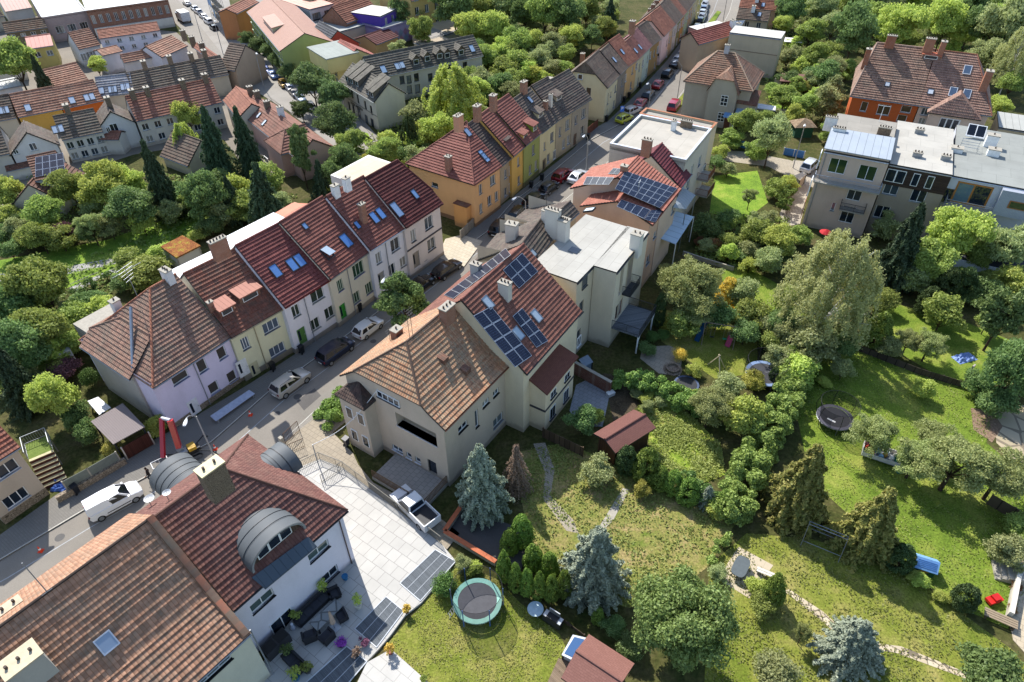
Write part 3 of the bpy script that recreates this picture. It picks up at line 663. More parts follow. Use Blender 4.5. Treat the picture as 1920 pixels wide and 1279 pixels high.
def proto(kind, var):
    key = (kind, var)
    if key in PROTO: return PROTO[key]
    K = KINDS[kind]; sd = hash_(kind)+var*17; f = K['fn']; r = np.random.default_rng(sd); mb = MB(); n, lf, m = K['n'], K['leaf'], K['m']
    bm = K.get('bark', BARK)
    if f == 'dec':
        p, d, C_ = crown(sd, n, lf, K.get('z0', .25), K.get('nc', 34), K.get('rc', (.13, .24)), K.get('shape', 'round'), K.get('inner', .16))
        limbs(mb, C_, max(.12, K.get('z0', .25)*1.05), bm, K.get('tr', .022), sd); me = leaf_mesh('crown', p, d, lf, m, sd, K.get('asp', 1.5), K.get('wild', .75))
    elif f == 'con':
        P_, D_ = [], []; lv = K.get('lv', 20); mb.tube((0, 0, -.02), (0, 0, .97), .02, bm, 7, .004); per = n//(lv*11)
        for i in range(lv):
            z = K.get('z0', .06)+(.97-K.get('z0', .06))*i/lv; rr = .5*(1-(z**K.get('pw', 1.15)))*(.85 if i == 0 else 1)*r.uniform(.86, 1.08)+.015; nb = int(max(5, 12*(1-z*.5)))
            for b in range(nb):
                a = 2*pi*(b+r.uniform(-.3, .3))/nb+i*.7; l = rr*r.uniform(.62, 1.2); t = r.random(per)**.6; dr = K.get('droop', .12)
                w = .16*l+.012; off = r.normal(0, 1, per)*w*(1.05-t); x = np.stack([cos(a)*l*t-sin(a)*off, sin(a)*l*t+cos(a)*off, z-dr*l*t*t*2+.08*l*t+r.normal(0, .012, per)], 1)
                P_.append(x); D_.append(np.stack([np.full(per, cos(a)*.4), np.full(per, sin(a)*.4), np.full(per, .9)], 1))
                if b % 2 == 0: mb.tube((0, 0, z), (cos(a)*l*.8, sin(a)*l*.8, z-dr*l*.9), .006, bm, 4, .002)
        me = leaf_mesh('crown', np.concatenate(P_), np.concatenate(D_), lf, m, sd, 2.0, .5)
    elif f == 'col':
        nc = K.get('nc', 120); z = r.uniform(.03, .97, nc); a = r.uniform(0, 2*pi, nc); q = .5*np.minimum(1, (1.02-z)*K.get('tp', 2.2))**.6*np.minimum(1, .55+z*3)*.72
        C_ = np.stack([np.cos(a)*q, np.sin(a)*q, z*.9+.02], 1); k = r.integers(0, nc, n); d = rdir(r, n); d[:, 2] = np.abs(d[:, 2])*.6+d[:, 2]*.4
        p = C_[k]+d*np.array([.11, .11, .075])*np.where(r.random(n) < .15, .5, r.uniform(.8, 1.1, n))[:, None]; p[:, 2] = np.clip(p[:, 2], 0, 1); mb.tube((0, 0, -.02), (0, 0, .5), .05, bm, 6, .02); me = leaf_mesh('crown', p, d, lf, m, sd, 1.4, .6)
    elif f == 'weep':
        mb.tube((0, 0, -.02), (.03, .02, .85), .013, bm, 7, .004); P_, D_ = [], []; ns = K.get('ns', 150); per = n//ns
        for i in range(ns):
            a = r.uniform(0, 2*pi); z = r.uniform(.3, .96); l = .5*r.uniform(.35, 1.0)*min(1, 1.75*(1.08-z)+.1); zt = z+.06
            x0 = np.array([cos(a)*l, sin(a)*l, zt]); L = r.uniform(.1, .3); t = r.random(per)
            P_.append(x0*np.array([1, 1, 1])+np.stack([cos(a)*.05*t+r.normal(0, .018, per), sin(a)*.05*t+r.normal(0, .018, per), -L*t], 1)); D_.append(np.tile([cos(a)*.7, sin(a)*.7, .5], (per, 1)))
            if i % 5 == 0: mb.tube((0.02, .01, max(.2, z-.18)), tuple(x0), .006, bm, 4, .002)
        me = leaf_mesh('crown', np.concatenate(P_), np.concatenate(D_), lf, m, sd, 1.7, .6)
    PROTO[key] = (mb.mesh('trunk', 40), me); return PROTO[key]
def hash_(s): return sum((i+3)*ord(c) for i, c in enumerate(s)) % 9973
G1 = leafm('5e782c', '96aa48', .45); G2 = leafm('466230', '72904a', .42); G3 = leafm('84a034', 'b0c250', .45); G4 = leafm('6e8044', 'a4b070', .45); G5 = leafm('8e9a30', 'b6b848', .4)
GC = leafm('2c4028', '4a6240', .2); GB = leafm('68765f', '9ca88e', .2); GT = leafm('4c6a20', '7a9a34', .25); GD = leafm('2e4422', '4c6434', .2); GBR = leafm('6a5644', '8a745e', .15); GY = leafm('b39a20', 'd4bc34', .3); GPU = leafm('5a3a3c', '7a5450', .25); GBI = leafm('7e8c48', 'b0b874', .5); GGO = leafm('a8a048', '66742e', .28)
KINDS = {
 'oak': dict(fn='dec', n=15300, leaf=0.0328, m=G1, nc=46, rc=(.11, .2), w='broad leafy green tree'),
 'dark': dict(fn='dec', n=15300, leaf=0.0312, m=G2, nc=46, rc=(.11, .2), w='dark green leafy tree'),
 'lime': dict(fn='dec', n=15300, leaf=0.0328, m=G3, nc=46, rc=(.11, .2), w='bright yellow-green tree'),
 'grey': dict(fn='dec', n=14450, leaf=0.0281, m=G4, nc=50, rc=(.1, .18), wild=1.0, w='grey-green airy tree'),
 'near': dict(fn='dec', n=44200, leaf=0.0203, m=leafm('4e682c', '84a050', .4), nc=80, rc=(.085, .15), z0=.2, w='large dense green tree'),
 'apple': dict(fn='dec', n=20400, leaf=0.0203, m=leafm('6c7e3c', 'a0ab66', .45), nc=60, rc=(.07, .14), z0=.3, wild=1.1, inner=.3, tr=.03, w='loose grey-green fruit tree'),
 'bush': dict(fn='dec', n=7140, leaf=0.0468, m=G1, z0=.02, nc=30, rc=(.14, .25), w='leafy green bush'),
 'dbush': dict(fn='dec', n=7140, leaf=0.0429, m=G2, z0=.02, nc=30, rc=(.14, .25), w='dark green bush'),
 'lbush': dict(fn='dec', n=7140, leaf=0.0468, m=G3, z0=.02, nc=30, rc=(.14, .25), w='light green bush'),
 'gbush': dict(fn='dec', n=7140, leaf=0.0390, m=G4, z0=.02, nc=32, rc=(.12, .22), wild=1.0, w='grey-green bush'),
 'ybush': dict(fn='dec', n=7140, leaf=0.0429, m=G5, z0=.02, nc=30, rc=(.14, .25), w='yellow-leaved bush'),
 'yellow': dict(fn='col', n=7140, leaf=0.0390, m=GY, tp=1.6, w='golden yellow conical shrub'),
 'purple': dict(fn='dec', n=7140, leaf=0.0390, m=GPU, z0=.05, nc=30, w='purple-brown leafy shrub'),
 'flower': dict(fn='dec', n=4250, leaf=0.0468, m=leafm('a8503c', '6a7030'), z0=.02, nc=24, w='shrub with red and pink flowers'),
 'spruce': dict(fn='con', n=27200, leaf=0.0234, m=GC, lv=24, w='dark tall spruce'),
 'blue': dict(fn='con', n=40800, leaf=0.0234, m=GB, lv=18, pw=1.5, w='silvery blue spruce'),
 'dead': dict(fn='con', n=15300, leaf=0.0156, m=GBR, lv=20, droop=.35, w='dried brown conifer'),
 'gold': dict(fn='con', n=40800, leaf=0.0281, m=GGO, lv=20, droop=.2, pw=1.35, w='broad golden-tipped cypress'),
 'pine': dict(fn='dec', n=18700, leaf=0.0265, m=leafm('466030', '6c8442', .22), nc=55, rc=(.07, .13), z0=.2, shape='drop', inner=.1, w='bushy green pine'),
 'thuja': dict(fn='col', n=11050, leaf=0.0351, m=GT, tp=1.5, w='columnar green thuja'),
 'dthuja': dict(fn='col', n=11050, leaf=0.0351, m=GD, w='dark columnar conifer'),
 'ball': dict(fn='dec', n=6120, leaf=0.0390, m=leafm('3a5a22', '56762e', .2), z0=.0, nc=60, rc=(.2, .26), inner=.05, w='clipped round green shrub'),
 'yball': dict(fn='dec', n=6120, leaf=0.0390, m=GY, z0=.0, nc=60, rc=(.2, .26), inner=.05, w='rounded golden shrub'),
 'birch': dict(fn='weep', n=28900, leaf=0.0133, m=GBI, bark=plain('cfcbc0', .8), ns=190, w='tall weeping birch with white trunk'),
 'willow': dict(fn='weep', n=15300, leaf=0.0234, m=G3, ns=160, w='weeping light green willow'),
 'weepc': dict(fn='weep', n=15300, leaf=0.0234, m=GD, ns=130, w='dark weeping conifer'),
 'street': dict(fn='dec', n=13600, leaf=0.0312, m=leafm('42582a', '6c8448', .38), nc=44, rc=(.12, .2), z0=.22, w='round dark street tree'),
 'weeds': dict(fn='dec', n=2550, leaf=0.0546, m=G3, z0=.0, nc=20, w='clump of tall weeds'),
}
TREES = []
def tree(kind, cx, cy, wpx, asp=1.25, name=None, label=None, group=None, var=None):
    """crown centre and crown width in the photo; asp = height / width"""
    d = 4.0
    for _ in range(6):
        h = d*asp; zc = h*.56; p = P(cx, cy, zc); d = wpx/pxm(p)
    m_, me = proto(kind, rnd.randrange(3) if var is None else var); w = KINDS[kind]['w']
    nm = name or {'con': 'conifer', 'col': 'conifer'}.get(KINDS[kind]['fn'], 'shrub' if 'bush' in kind or kind in ('ball', 'yball', 'purple', 'flower', 'weeds') else 'tree')
    if kind == 'yellow': nm = 'shrub'
    o = thing(nm, label, 'shrub' if nm == 'shrub' else 'tree', (p.x, p.y, 0), rnd.uniform(0, 6.28), group)
    o.scale = (d, d, h); link(m_, 'trunk', o); link(me, 'crown', o); TREES.append((o, w, cx, cy, d)); return o
def hedge(pts, w, h, m, label, name='hedge', leaf=.13, dens=0, seed=1, taper=.8, z=0, box=0):
    """hedge along photo points: leafy clumps piled along the line (box: clipped flat)"""
    r = np.random.default_rng(seed); q = [P(*p) for p in pts]; l0 = q[0].copy(); cs, rs = [], []
    for a, b in zip(q, q[1:]):
        t = b-a; L = t.length; t.normalize(); nx = V3((t.y, -t.x, 0)); n = max(3, int(L*w*h*(1.7 if not box else 2.6)))
        for _ in range(n):
            u = r.uniform(0, L); e = r.uniform(-.5, .5); zz = r.uniform(.15, 1)**.75; k = 1 if box else 1-.35*zz*abs(e)*2; rc = r.uniform(.28, .62)*min(1, h/1.6) if not box else .3
            c = a+t*u+nx*(e*w*k*r.uniform(.75, 1.15 if not box else 1.0)); cs.append((c.x-l0.x, c.y-l0.y, zz*h*(r.uniform(.7, 1.08) if not box else 1)-rc*.4)); rs.append(rc)
    cs, rs = np.array(cs), np.array(rs); n = int(np.sum(rs**2)*4*pi/(leaf*leaf)*1.15); k = r.choice(len(cs), n, p=rs**2/np.sum(rs**2)); d = rdir(r, n); d[:, 2] = np.abs(d[:, 2])*.8+d[:, 2]*.2; p = cs[k]+d*(rs[k]*r.uniform(.75, 1.1, n))[:, None]; p[:, 2] = np.maximum(p[:, 2], .03)
    th = thing(name, label, 'hedge', l0); link(leaf_mesh('foliage', p, d, leaf*1.25, m, seed, 1.4, .8), 'foliage', th); mb = MB()
    for i in range(0, len(cs), 3): mb.tube((cs[i][0], cs[i][1], 0), tuple(cs[i]), .025, BARK, 4)
    mb.ob('branches', th); return th
def cover(name, poly, n, size, m, h, seed, label):
    """uncountable low plants: leaf faces scattered over a patch of ground"""
    r = np.random.default_rng(seed); q = np.array([[P(*p).x, P(*p).y] for p in poly]); lo, hi = q.min(0), q.max(0); pts = r.uniform(lo, hi, (n*3, 2)); ins = np.zeros(len(pts), bool)
    for i in range(len(q)):
        (x1, y1), (x2, y2) = q[i], q[i-1]; c = ((y1 > pts[:, 1]) != (y2 > pts[:, 1])) & (pts[:, 0] < (x2-x1)*(pts[:, 1]-y1)/(y2-y1+1e-9)+x1); ins ^= c
    pts = pts[ins][:n]; den = np.sin(pts[:, 0]*.9+seed)*np.sin(pts[:, 1]*1.1)+.5*np.sin(pts[:, 0]*2.3+pts[:, 1]*1.7)+r.normal(0, .45, len(pts)); pts = pts[den > -.35]
    c = np.concatenate([pts, (r.random(len(pts))**1.5*h+.02)[:, None]], 1); me = leaf_mesh(name, c, np.tile([0, 0, 1.], (len(c), 1)), size, m, seed, 1.6, .8); o = link(me, name); return tag(o, label, None, None, 'stuff')
# ------------------------------------------------------------------ houses near the camera
T_OLD = tile('8a6042', 'a87450', 'b8845e', .36, .4); T_ORN = tile('9c5a3c', 'b06c4a', 'bd8260', .36, .3); T_RED = tile('7c3a34', '8a443a', '70342e', .36); T_RED2 = tile('844838', '90503e', '784234', .36)
T_DRED = tile('5e241f', '6a2a24', '52201c', .36); T_BRN = tile('7a4a34', '8c5a40', '6a4636', .36, .35); T_GRY = tile('5a4a40', '6a574a', '4a3f38', .36, .4); T_LIL = tile('7a5644', '8e6650', 'a0745a', .36, .5)
T_B = tile('a0683e', 'bc8050', 'ae8a62', .36, .5); T_C = tile('7e4a38', '8c543e', '744434', .36)
BRK = bricks('8a5a46', 'a06c54'); BRK2 = stone('6e5f50', '8a7a66', 9.0); STONEP = stone('7d6f5e', '9a8b78', 4.0)
# A1 old tiled half of the pair, bottom left
a1 = House('terraced_house', 'big old house with weathered brown tiles and grey chimney at the lower left corner', None, (470, 1187), 6.8, (285, 970), 40, L=26, az=38.5, kick=(.42, 33), wall='c9c6b2', roof=T_OLD, cap=plain('3b2f28', .9), gl=.3)
a1.win('f', [(398, 1256, 2.6, 1.25), ], nx=3, sill='2b2d30', pane='3a4a44'); a1.skylight('F', [(200, 1205)], 1.0, 1.1, '8896a8', 'a8b0bc')
a1.chimney('F', (62, 1262), 1.9, 1.3, 1.6, plaster('a8a49a'), 3, plain('b8a98c')); a1.chimney('B', (22, 1143), 1.3, .6, .35, T_OLD, 2, plain('b5a58a'))
a1.done(); a1.pipe('f', [(478, 1200)])
mb = MB(); L_a = a1.L; k_ = a1.kk
for p0, p1 in (((0, a1.he), k_), (k_, (a1.dv, a1.hr))): mb.slab([(L_a-.5, p0[0], p0[1]+.2), (L_a-.02, p0[0], p0[1]+.2), (L_a-.02, p1[0], p1[1]+.2), (L_a-.5, p1[0], p1[1]+.2)], .3, tile('6a5442', '85644a', 'a8603c', .4, .5, .5))
a1.ob(mb, 'verge_tiles')
mb = MB(); q = a1.fr('F', (90, 1112))[0]; mb.tube(q, q+V3((0, 0, 3.2)), .03, GREYM, 6); mb.tube(q+V3((-.3, 0, .1)), q+V3((.3, 0, .1)), .05, GREYM, 6); a1.ob(mb, 'aerial')
# A2 rendered half with barrel dormers and the terrace
a2 = House('terraced_house', 'white rendered house with red-brown tiles and three barrel dormers beside the white terrace', (437, 1146), (652, 957), 6.8, (300, 962), 40, wall='d4d0d8', roof=tile('643a32', '744438', '7e5042', .36, .1), RR=(425, 886), cap=plain('57392e', .8), gr=.35, gut='2b2d30')
a2.win('f', [(598, 1033, 1.9, 1.05), (492, 1127, 1.9, 1.05)], nx=2, sill='2a2a2e', pane='4a5a58', rec=.18); a2.win('f', [(620, 1077, 1.5, 1.15)], nx=2, sill='2a2a2e', rec=.18); a2.win('f', [(530, 1167, 1.9, 2.0)], nx=2, sill=None, rec=.18)
a2.chimney('B', (408, 908), 1.5, .85, 1.7, BRK2, 2, plain('c2b48c')); a2.done(); a2.pipe('f', [(648, 1020)], '4a3a34')
def barrel(h, k, px, w, dep, hh, win=1, label=None):
    """barrel-vaulted sheet-metal dormer growing out of a roof slope"""
    q, T, U, n = h.fr(k, px); hd = V3((U.x, U.y, 0)).normalized(); F = Matrix((T, hd, V3((0, 0, 1)))).transposed().to_4x4(); F.translation = q; g = lambda x, y, z: F @ V3((x, y, z))
    m = seamed('5c6062', .75, .0, .6); n_ = 18; base = .15; R = [(-w/2*cos(pi*i/n_), base+(hh-base)*sin(pi*i/n_)**.85) for i in range(n_+1)]; mb = MB(); u = 0
    for (x0, z0), (x1, z1) in zip(R, R[1:]):
        e = math.hypot(x1-x0, z1-z0); mb.face([g(x0, -.55, z0), g(x0, dep, z0), g(x1, dep, z1), g(x1, -.55, z1)], m, [(0, 0), (dep, 0), (dep, e), (0, e)])
        mb.face([g(x0*.93, -.55, z0*.94), g(x1*.93, -.55, z1*.94), g(x1, -.55, z1), g(x0, -.55, z0)], GREYM); mb.face([g(x0*.93, -.55, z0*.94), g(x0*.93, 0, z0*.94), g(x1*.93, 0, z1*.94), g(x1*.93, -.55, z1*.94)], GREYM); u += e
    mb.face([g(x*.94, 0, z*.94) for x, z in R]+[g(w/2*.94, 0, -.4), g(-w/2*.94, 0, -.4)], planks('5a4a40', .2)); o = h.ob(mb, 'dormer', smooth=35)
    for i in range(1, 4): y = dep*i/4-.3; MB().path([g(x*1.004, y, z*1.004+.015) for x, z in R], .02, DARKM, 4).ob('seam', o)
    if win:
        ww = w*.62; k4 = 3
        for i in range(k4):
            x = -ww/2+ww*(i+.5)/k4; z1 = hh*.86*math.sqrt(max(.1, 1-(2*x/w)**2))-.12; mb = MB(); mb.box(x-ww/k4/2, x+ww/k4/2, -.06, -.003, .2, z1, WHITE, F); mb.box(x-ww/k4/2+.08, x+ww/k4/2-.08, -.07, -.05, .28, z1-.08, glass(), F); mb.ob('window', o)
    return o
barrel(a2, 'F', (518, 1026), 4.6, 3.1, 1.9); barrel(a2, 'B', (330, 893), 4.0, 3.0, 1.9, 0); barrel(a2, 'R', (535, 868), 3.2, 2.6, 1.7, 1)
mb = MB(); mb.slab([a2.fr('F', px, .12)[0] for px in ((472, 1083), (578, 1006), (594, 1024), (497, 1104))], .12, seamed('4a545e', .6)); a2.ob(mb, 'dormer_apron')
# sat dishes and aerial on A2/A1 street slope
for (px, r) in (((285, 950), .38), ((318, 940), .3)):
    q = a2.fr('B', px)[0]; mb = MB(); mb.tube(q, q+V3((0, 0, .7)), .025, GREYM, 6); c = q+V3((.1, 0, .75)); mb.lathe([(0, 0), (r*.6, .05), (r, .16)], plain('c9c9c6', .5), tuple(c), 14); mb.tube(c, c+V3((0, 0, .4)), .012, GREYM, 5); a2.ob(mb, 'satellite_dish')
# B beige villa in the middle
b1 = House('detached_house', 'beige villa with weathered orange tiles and a recessed balcony beside the drive', (834, 807), (957, 683), 8.0, (762, 641), 38, wall='b9ab98', roof=T_B, RL=(762, 641), HL=(786, 759), kick=(.3, 31), cap=plain('5d4a3e', .9), gl=.3, ov=.4, soc=(.5, plaster('9d9282')), gut='7a4a34')
b1.win('f', [(868, 800, 1.3, .75), (911, 755, 1.0, .75), (930, 736, .9, .75)], nx=2, sill='23242a', rec=.12); b1.win('f', [(894, 785, .5, 2.2)], nx=1, sill='23242a', rec=.12); b1.win('f', [(934, 788, 1.6, 1.2)], nx=2)
b1.win('l', [(728, 747, 2.6, .8)], nx=4, sill='3a3c44', rec=.15); b1.win('l', [(780, 805, 4.6, 1.7)], nx=1, col='b9ab98', sill='c9c6c0', pane='8f8676', rec=.8)
b1.win('l', [(702, 816, 1.3, .55)], nx=1, sill='c9ced8'); b1.win('l', [(746, 848, 1.3, .75)], nx=2, sill='d5d8de', off=.45); b1.win('l', [(767, 858, .65, .75), (784, 867, .65, .75)], nx=1, sill='d5d8de', off=.3); b1.win('l', [(812, 886, 1.0, 2.0)], nx=1, col='2a211d', sill=None, off=.65)
b1.done(); b1.pipe('f', [(950, 740)], '7a4a34'); b1.chimney('B', (745, 632), .9, .75, .9, BRK, 1); b1.chimney('F', (840, 600), 1.35, .8, 1.5, BRK, 3)
for px in ((832, 676), (874, 697)):
    q, T, U, n = b1.fr('F', px); mb = MB(); hd = V3((0, 1, 0)); mb.slab([q+V3((-.35, -.3, .35)), q+V3((.35, -.3, .35)), q+V3((.35, .5, .5)), q+V3((-.35, .5, .5))], .45, T_BRN); b1.ob(mb, 'roof_vent')
for px, h in (((775, 636), 3.4), ((769, 638), 2.4), ((732, 640), 1.6)):
    q = b1.fr('B', px)[0]; mb = MB(); mb.tube(q, q+V3((0, 0, h)), .025, DARKM, 6); [mb.tube(q+V3((-.45+.06*i, 0, h-.2-.28*i)), q+V3((.45-.06*i, 0, h-.2-.28*i)), .012, DARKM, 4) for i in range(3)]; b1.ob(mb, 'aerial')
# front bay of the villa at the street corner, with its own little hipped roof
def boxpart(h, nm, x0, x1, y0, y1, z0, z1, m, roof=None, rh=.9, ov=.25):
    mb = MB(); mb.box(x0, x1, y0, y1, z0, z1, m); o = h.ob(mb, nm)
    if roof:
        mb = MB(); cx, cy = (x0+x1)/2, (y0+y1)/2; c = [V3((x0-ov, y0-ov, z1)), V3((x1+ov, y0-ov, z1)), V3((x1+ov, y1+ov, z1)), V3((x0-ov, y1+ov, z1))]; t = V3((x1, cy, z1+rh)), V3((x1, cy, z1+rh))
        for i in range(4): tiled(mb, [c[i], c[(i+1) % 4], t[0]], roof, .3, .04)
        mb.ob('roof', o)
    return o
bq = b1.on('l', (690, 780)); D_ = b1.D
boxpart(b1, 'bay', -1.0, .4, D_-3.6, D_-.5, 0, 6.8, b1.wall, tile('4e362c', '5a4034', '42302a', .36, .2), 1.3)
for z in (1.9, 4.9):
    for y in (D_-2.9, D_-1.5):
        mb = MB(); mb.box(-1.06, -.99, y-.4, y+.4, z-.7, z+.7, WHITE); w = b1.ob(mb, 'window'); MB().box(-1.075, -1.05, y-.32, y+.32, z-.62, z+.62, glass()).ob('pane', w)
# raised terrace with wooden railing along the villa
mb = MB(); mb.box(-3.0, .3, .6, D_-5.2, .01, .4, CONC); mb.face([(-3.0, .6, .412), (.3, .6, .412), (.3, D_-5.2, .412), (-3.0, D_-5.2, .412)], paver('a29a90', .5, .5)); b1.ob(mb, 'raised_terrace')
mb = MB()
RAILW = plain('6a5238', .8)
def rail(mb, p, q, m, h=1.0, step=.14, z=0, post=1.8, pm=None, w0=.016):
    p, q = V3(p), V3(q); L = (q-p).length; t = (q-p)/L; up = V3((0, 0, 1))
    mb.tube(p+up*(z+h), q+up*(z+h), .035, pm or m, 5); mb.tube(p+up*(z+.12), q+up*(z+.12), .025, pm or m, 5)
    k = int(L/step)
    for i in range(k+1):
        a = p+t*(L*i/max(k, 1)); w = .035 if i % max(1, int(post/step)) == 0 else w0; mb.tube(a+up*z, a+up*(z+h-.02), w, m, 4, cap=False)
rail(mb, (-2.95, .65, .4), (-2.95, D_-5.25, .4), RAILW, .95, .16, w0=.035); rail(mb, (-2.95, .65, .4), (.25, .65, .4), RAILW, .95, .16, w0=.035); b1.ob(mb, 'terrace_railing')
# C house with solar panels on brown-red tiles
c1 = House('terraced_house', 'cream house with red-brown tiles, black solar panels and skylights beside the beige villa', (987, 702), (1091, 584), 8.0, (978, 461), 40, wall='d2c4a8', roof=T_C, az=None, gut='3c3c40', cap=T_RED2)
c1.pv('F', [(979, 474), (1009, 509), (973, 541), (943, 506)], 2, 3); c1.pv('F', [(921, 574), (998, 667), (966, 689), (887, 592)], 4, 2)
c1.pv('F', [(979, 577), (1028, 639), (1006, 652), (961, 593)], 3, 2, skip=()); c1.skylight('F', [(915, 567), (1006, 592), (972, 625)], .85, 1.3, '9aa8b4', '6a7480')
c1.win('f', [(1085, 640, .9, 1.3)], nx=2); c1.done(); c1.chimney('F', (947, 555), .7, 1.1, 1.5, plaster('c6bfb4'), 3); c1.chimney('B', (893, 512), .7, 1.0, 1.1, plaster('c6bfb4'), 2)
c1.pv('B', [(832, 553), (948, 465), (958, 478), (850, 560)], 9, 1)
# its lower rear wing under a shingle roof
mb = MB(); sh = shingle('5e3a32', '6e463a'); g_ = lambda px, z: c1.Mi @ P(*px, z)
A_, B_, C2_, D2_ = g_((982, 703), 6.6), g_((1042, 640), 6.6), g_((1085, 668), 5.5), g_((1026, 740), 5.5); lx = (C2_-D2_).length; mb.slab([A_, B_, C2_, D2_][::-1], .16, sh); mb.uv[0] = [(0, 0), (lx, 0), (lx, 3), (0, 3)]; c1.ob(mb, 'rear_wing_roof')
i_ = .25; x0, x1 = D2_.x+i_, C2_.x-i_; y0, y1 = min(C2_.y, D2_.y)+.3, .6; mb = MB(); cr = plaster('d8c6a6'); mb.box(x0, x1, y0, y1, 0, 5.5, cr)
for x in (x0, x1): mb.face([(x, y0, 5.5), (x, y1, 5.5), (x, y1, 6.5)], cr)
mb.box(x0-.04, x1+.04, y0-.04, y1-.3, 2.75, 3.0, plain('3f3b40')); wg = c1.ob(mb, 'rear_wing')
for x in (x0+(x1-x0)*.26, x0+(x1-x0)*.74):
    for z, hh in ((1.5, 1.5), (4.1, .8)): mb = MB(); mb.box(x-.55, x+.55, y0-.03, y0+.02, z-hh/2, z+hh/2, WHITE); mb.box(x-.46, x-.04, y0-.045, y0-.02, z-hh/2+.08, z+hh/2-.08, glass()); mb.box(x+.04, x+.46, y0-.045, y0-.02, z-hh/2+.08, z+hh/2-.08, glass()); mb.box(x-.6, x+.6, y0-.16, y0-.03, z-hh/2-.12, z-hh/2, plain('2c2a30')); mb.ob('window', wg)
q = (A_+B_+C2_+D2_)/4; q = g_((1032, 655), 6.3); mb = MB(); mb.box(q.x-.45, q.x+.45, q.y-.2, q.y+.2, q.z+.2, q.z+.95, WHITE); mb.box(q.x-.4, q.x-.3, q.y-.1, q.y+.1, q.z-.2, q.z+.2, GREYM); mb.box(q.x+.3, q.x+.4, q.y-.1, q.y+.1, q.z-.2, q.z+.2, GREYM); c1.ob(mb, 'air_conditioner')
# D flat-roofed house with old tiles to the street
FLT = flatroof('a6a39a'); PD = lambda px, h: P(*px, h)
d1 = House('terraced_house', 'tall beige house with pale flat roof, white chimneys and rear balconies', (1082, 532), (1181, 429), 10.0, None, D=8.6, wall='c2b59f', flat=FLT, gl=.0, gr=.0, ov=.02, gut='3c3e44')
V_ = d1.M.to_3x3() @ V3((0, 1, 0)); d1.D = (PD((1005, 490), 10)-PD((1082, 532), 10)).dot(V_)
d1.win('f', [(1096, 527, 1.1, 1.5), (1090, 577, 1.0, 1.7), (1084, 630, 1.0, 1.6)], nx=1, col='6a6a66', pane='39424c', sill='3c3e44')
d1.done(); pj = (PD((1114, 499), 10)-PD((1156, 513), 10)).dot(V_)
d2 = House('x', '', (1156, 513), (1216, 437), 10.0, D=pj-.01, wall='c6bba6', flat=FLT, gl=0, gr=0, ov=.02, gut='3c3e44', root=d1)
d2.win('f', [(1165, 527, .9, 3.6), (1180, 508, 1.4, 4.6)], nx=1, col='a89c88', pane='8f8478', sill=None, rec=.5); d2.win('f', [(1157, 585, 1.0, 2.0), (1163, 577, 1.1, 2.2), ], nx=1, col='7a4a34', sill=None); d2.done()
d1.chimney('F', (0, 0), 1.0, 1.0, 2.6, plaster('c9c4ba'), 4, at=d1.Mi @ PD((1056, 452), 10)); d1.chimney('F', (0, 0), 1.0, 1.1, 1.7, plaster('cfcac0'), 2, at=d2.Mi @ PD((1194, 466), 10.2) if 0 else d1.Mi @ PD((1192, 464), 10.2)); d1.chimney('F', (0, 0), .7, 1.6, 2.4, plaster('c9c4ba'), 4, at=d1.Mi @ PD((1036, 430), 11))
mb = MB(); q = d1.Mi @ PD((1080, 468), 10.15); mb.box(q.x-.8, q.x+.2, q.y-.5, q.y+.6, q.z-.2, q.z+.1, seamed('6a7076', .5)); d1.ob(mb, 'roof_flashing')
def balcony(h, px, w, d, z, fl=None, rm=DARKM, wood=None, t=.18):
    q = h.Mi @ P(*px, z); v0 = h.ov; mb = MB(); x0, x1 = q.x-w/2, q.x+w/2; mb.box(x0, x1, v0-d, v0, z-t, z, fl or CONC); o = h.ob(mb, 'balcony'); mb = MB()
    for a, b in (((x0, v0, z), (x0, v0-d, z)), ((x0, v0-d, z), (x1, v0-d, z)), ((x1, v0-d, z), (x1, v0, z))): rail(mb, a, b, rm, 1.0, .13)
    if h.PM is not None: r = mb.ob('railing', o)
    else: mb.ob('railing', o)
    return x0, x1, v0-d
balcony(d2, (1178, 540), 2.6, 1.0, 5.9, DARKM); balcony(d2, (1180, 597), 4.8, 3.2, 2.7, planks('6e7276', .2))
mb = MB()
for x in (.6, 5.0): mb.tube((x, -3.0, 0), (x, -3.0, 2.55), .09, WHITE, 8); mb.tube((x, -3.0, 1.6), (x+.9, -3.0, 2.5), .06, WHITE, 6)
d2.ob(mb, 'balcony_post')
d3 = House('x', '', (1005, 490), (1043, 437), 10.0, (978, 457), 42, wall='c2b59f', roof=T_GRY, root=d1, heb=8.2, BE=(925, 448)); d3.done(walls=''); d3.skylight('F', [(1000, 474)], .7, .9, '8f9aa0')
d4 = House('x', '', (1043, 437), (1086, 398), 10.0, (1022, 418), 42, wall='c2b59f', roof=T_GRY, root=d1, heb=8.2, D=d3.D); d4.done()
d4.chimney('F', (1028, 425), .6, 1.5, 1.9, plaster('cdc8bf'), 4); d3.chimney('B', (960, 450), .9, 1.2, 2.0, plaster('c9bfb2'), 2)
q = d4.fr('B', (1024, 404))[0]; mb = MB(); mb.tube(q, q+V3((0, 0, 3)), .025, DARKM, 6); [mb.tube(q+V3((-.4, 0, 2.9-.25*i)), q+V3((.4, 0, 2.9-.25*i)), .012, DARKM, 4) for i in range(4)]; d4.ob(mb, 'aerial')
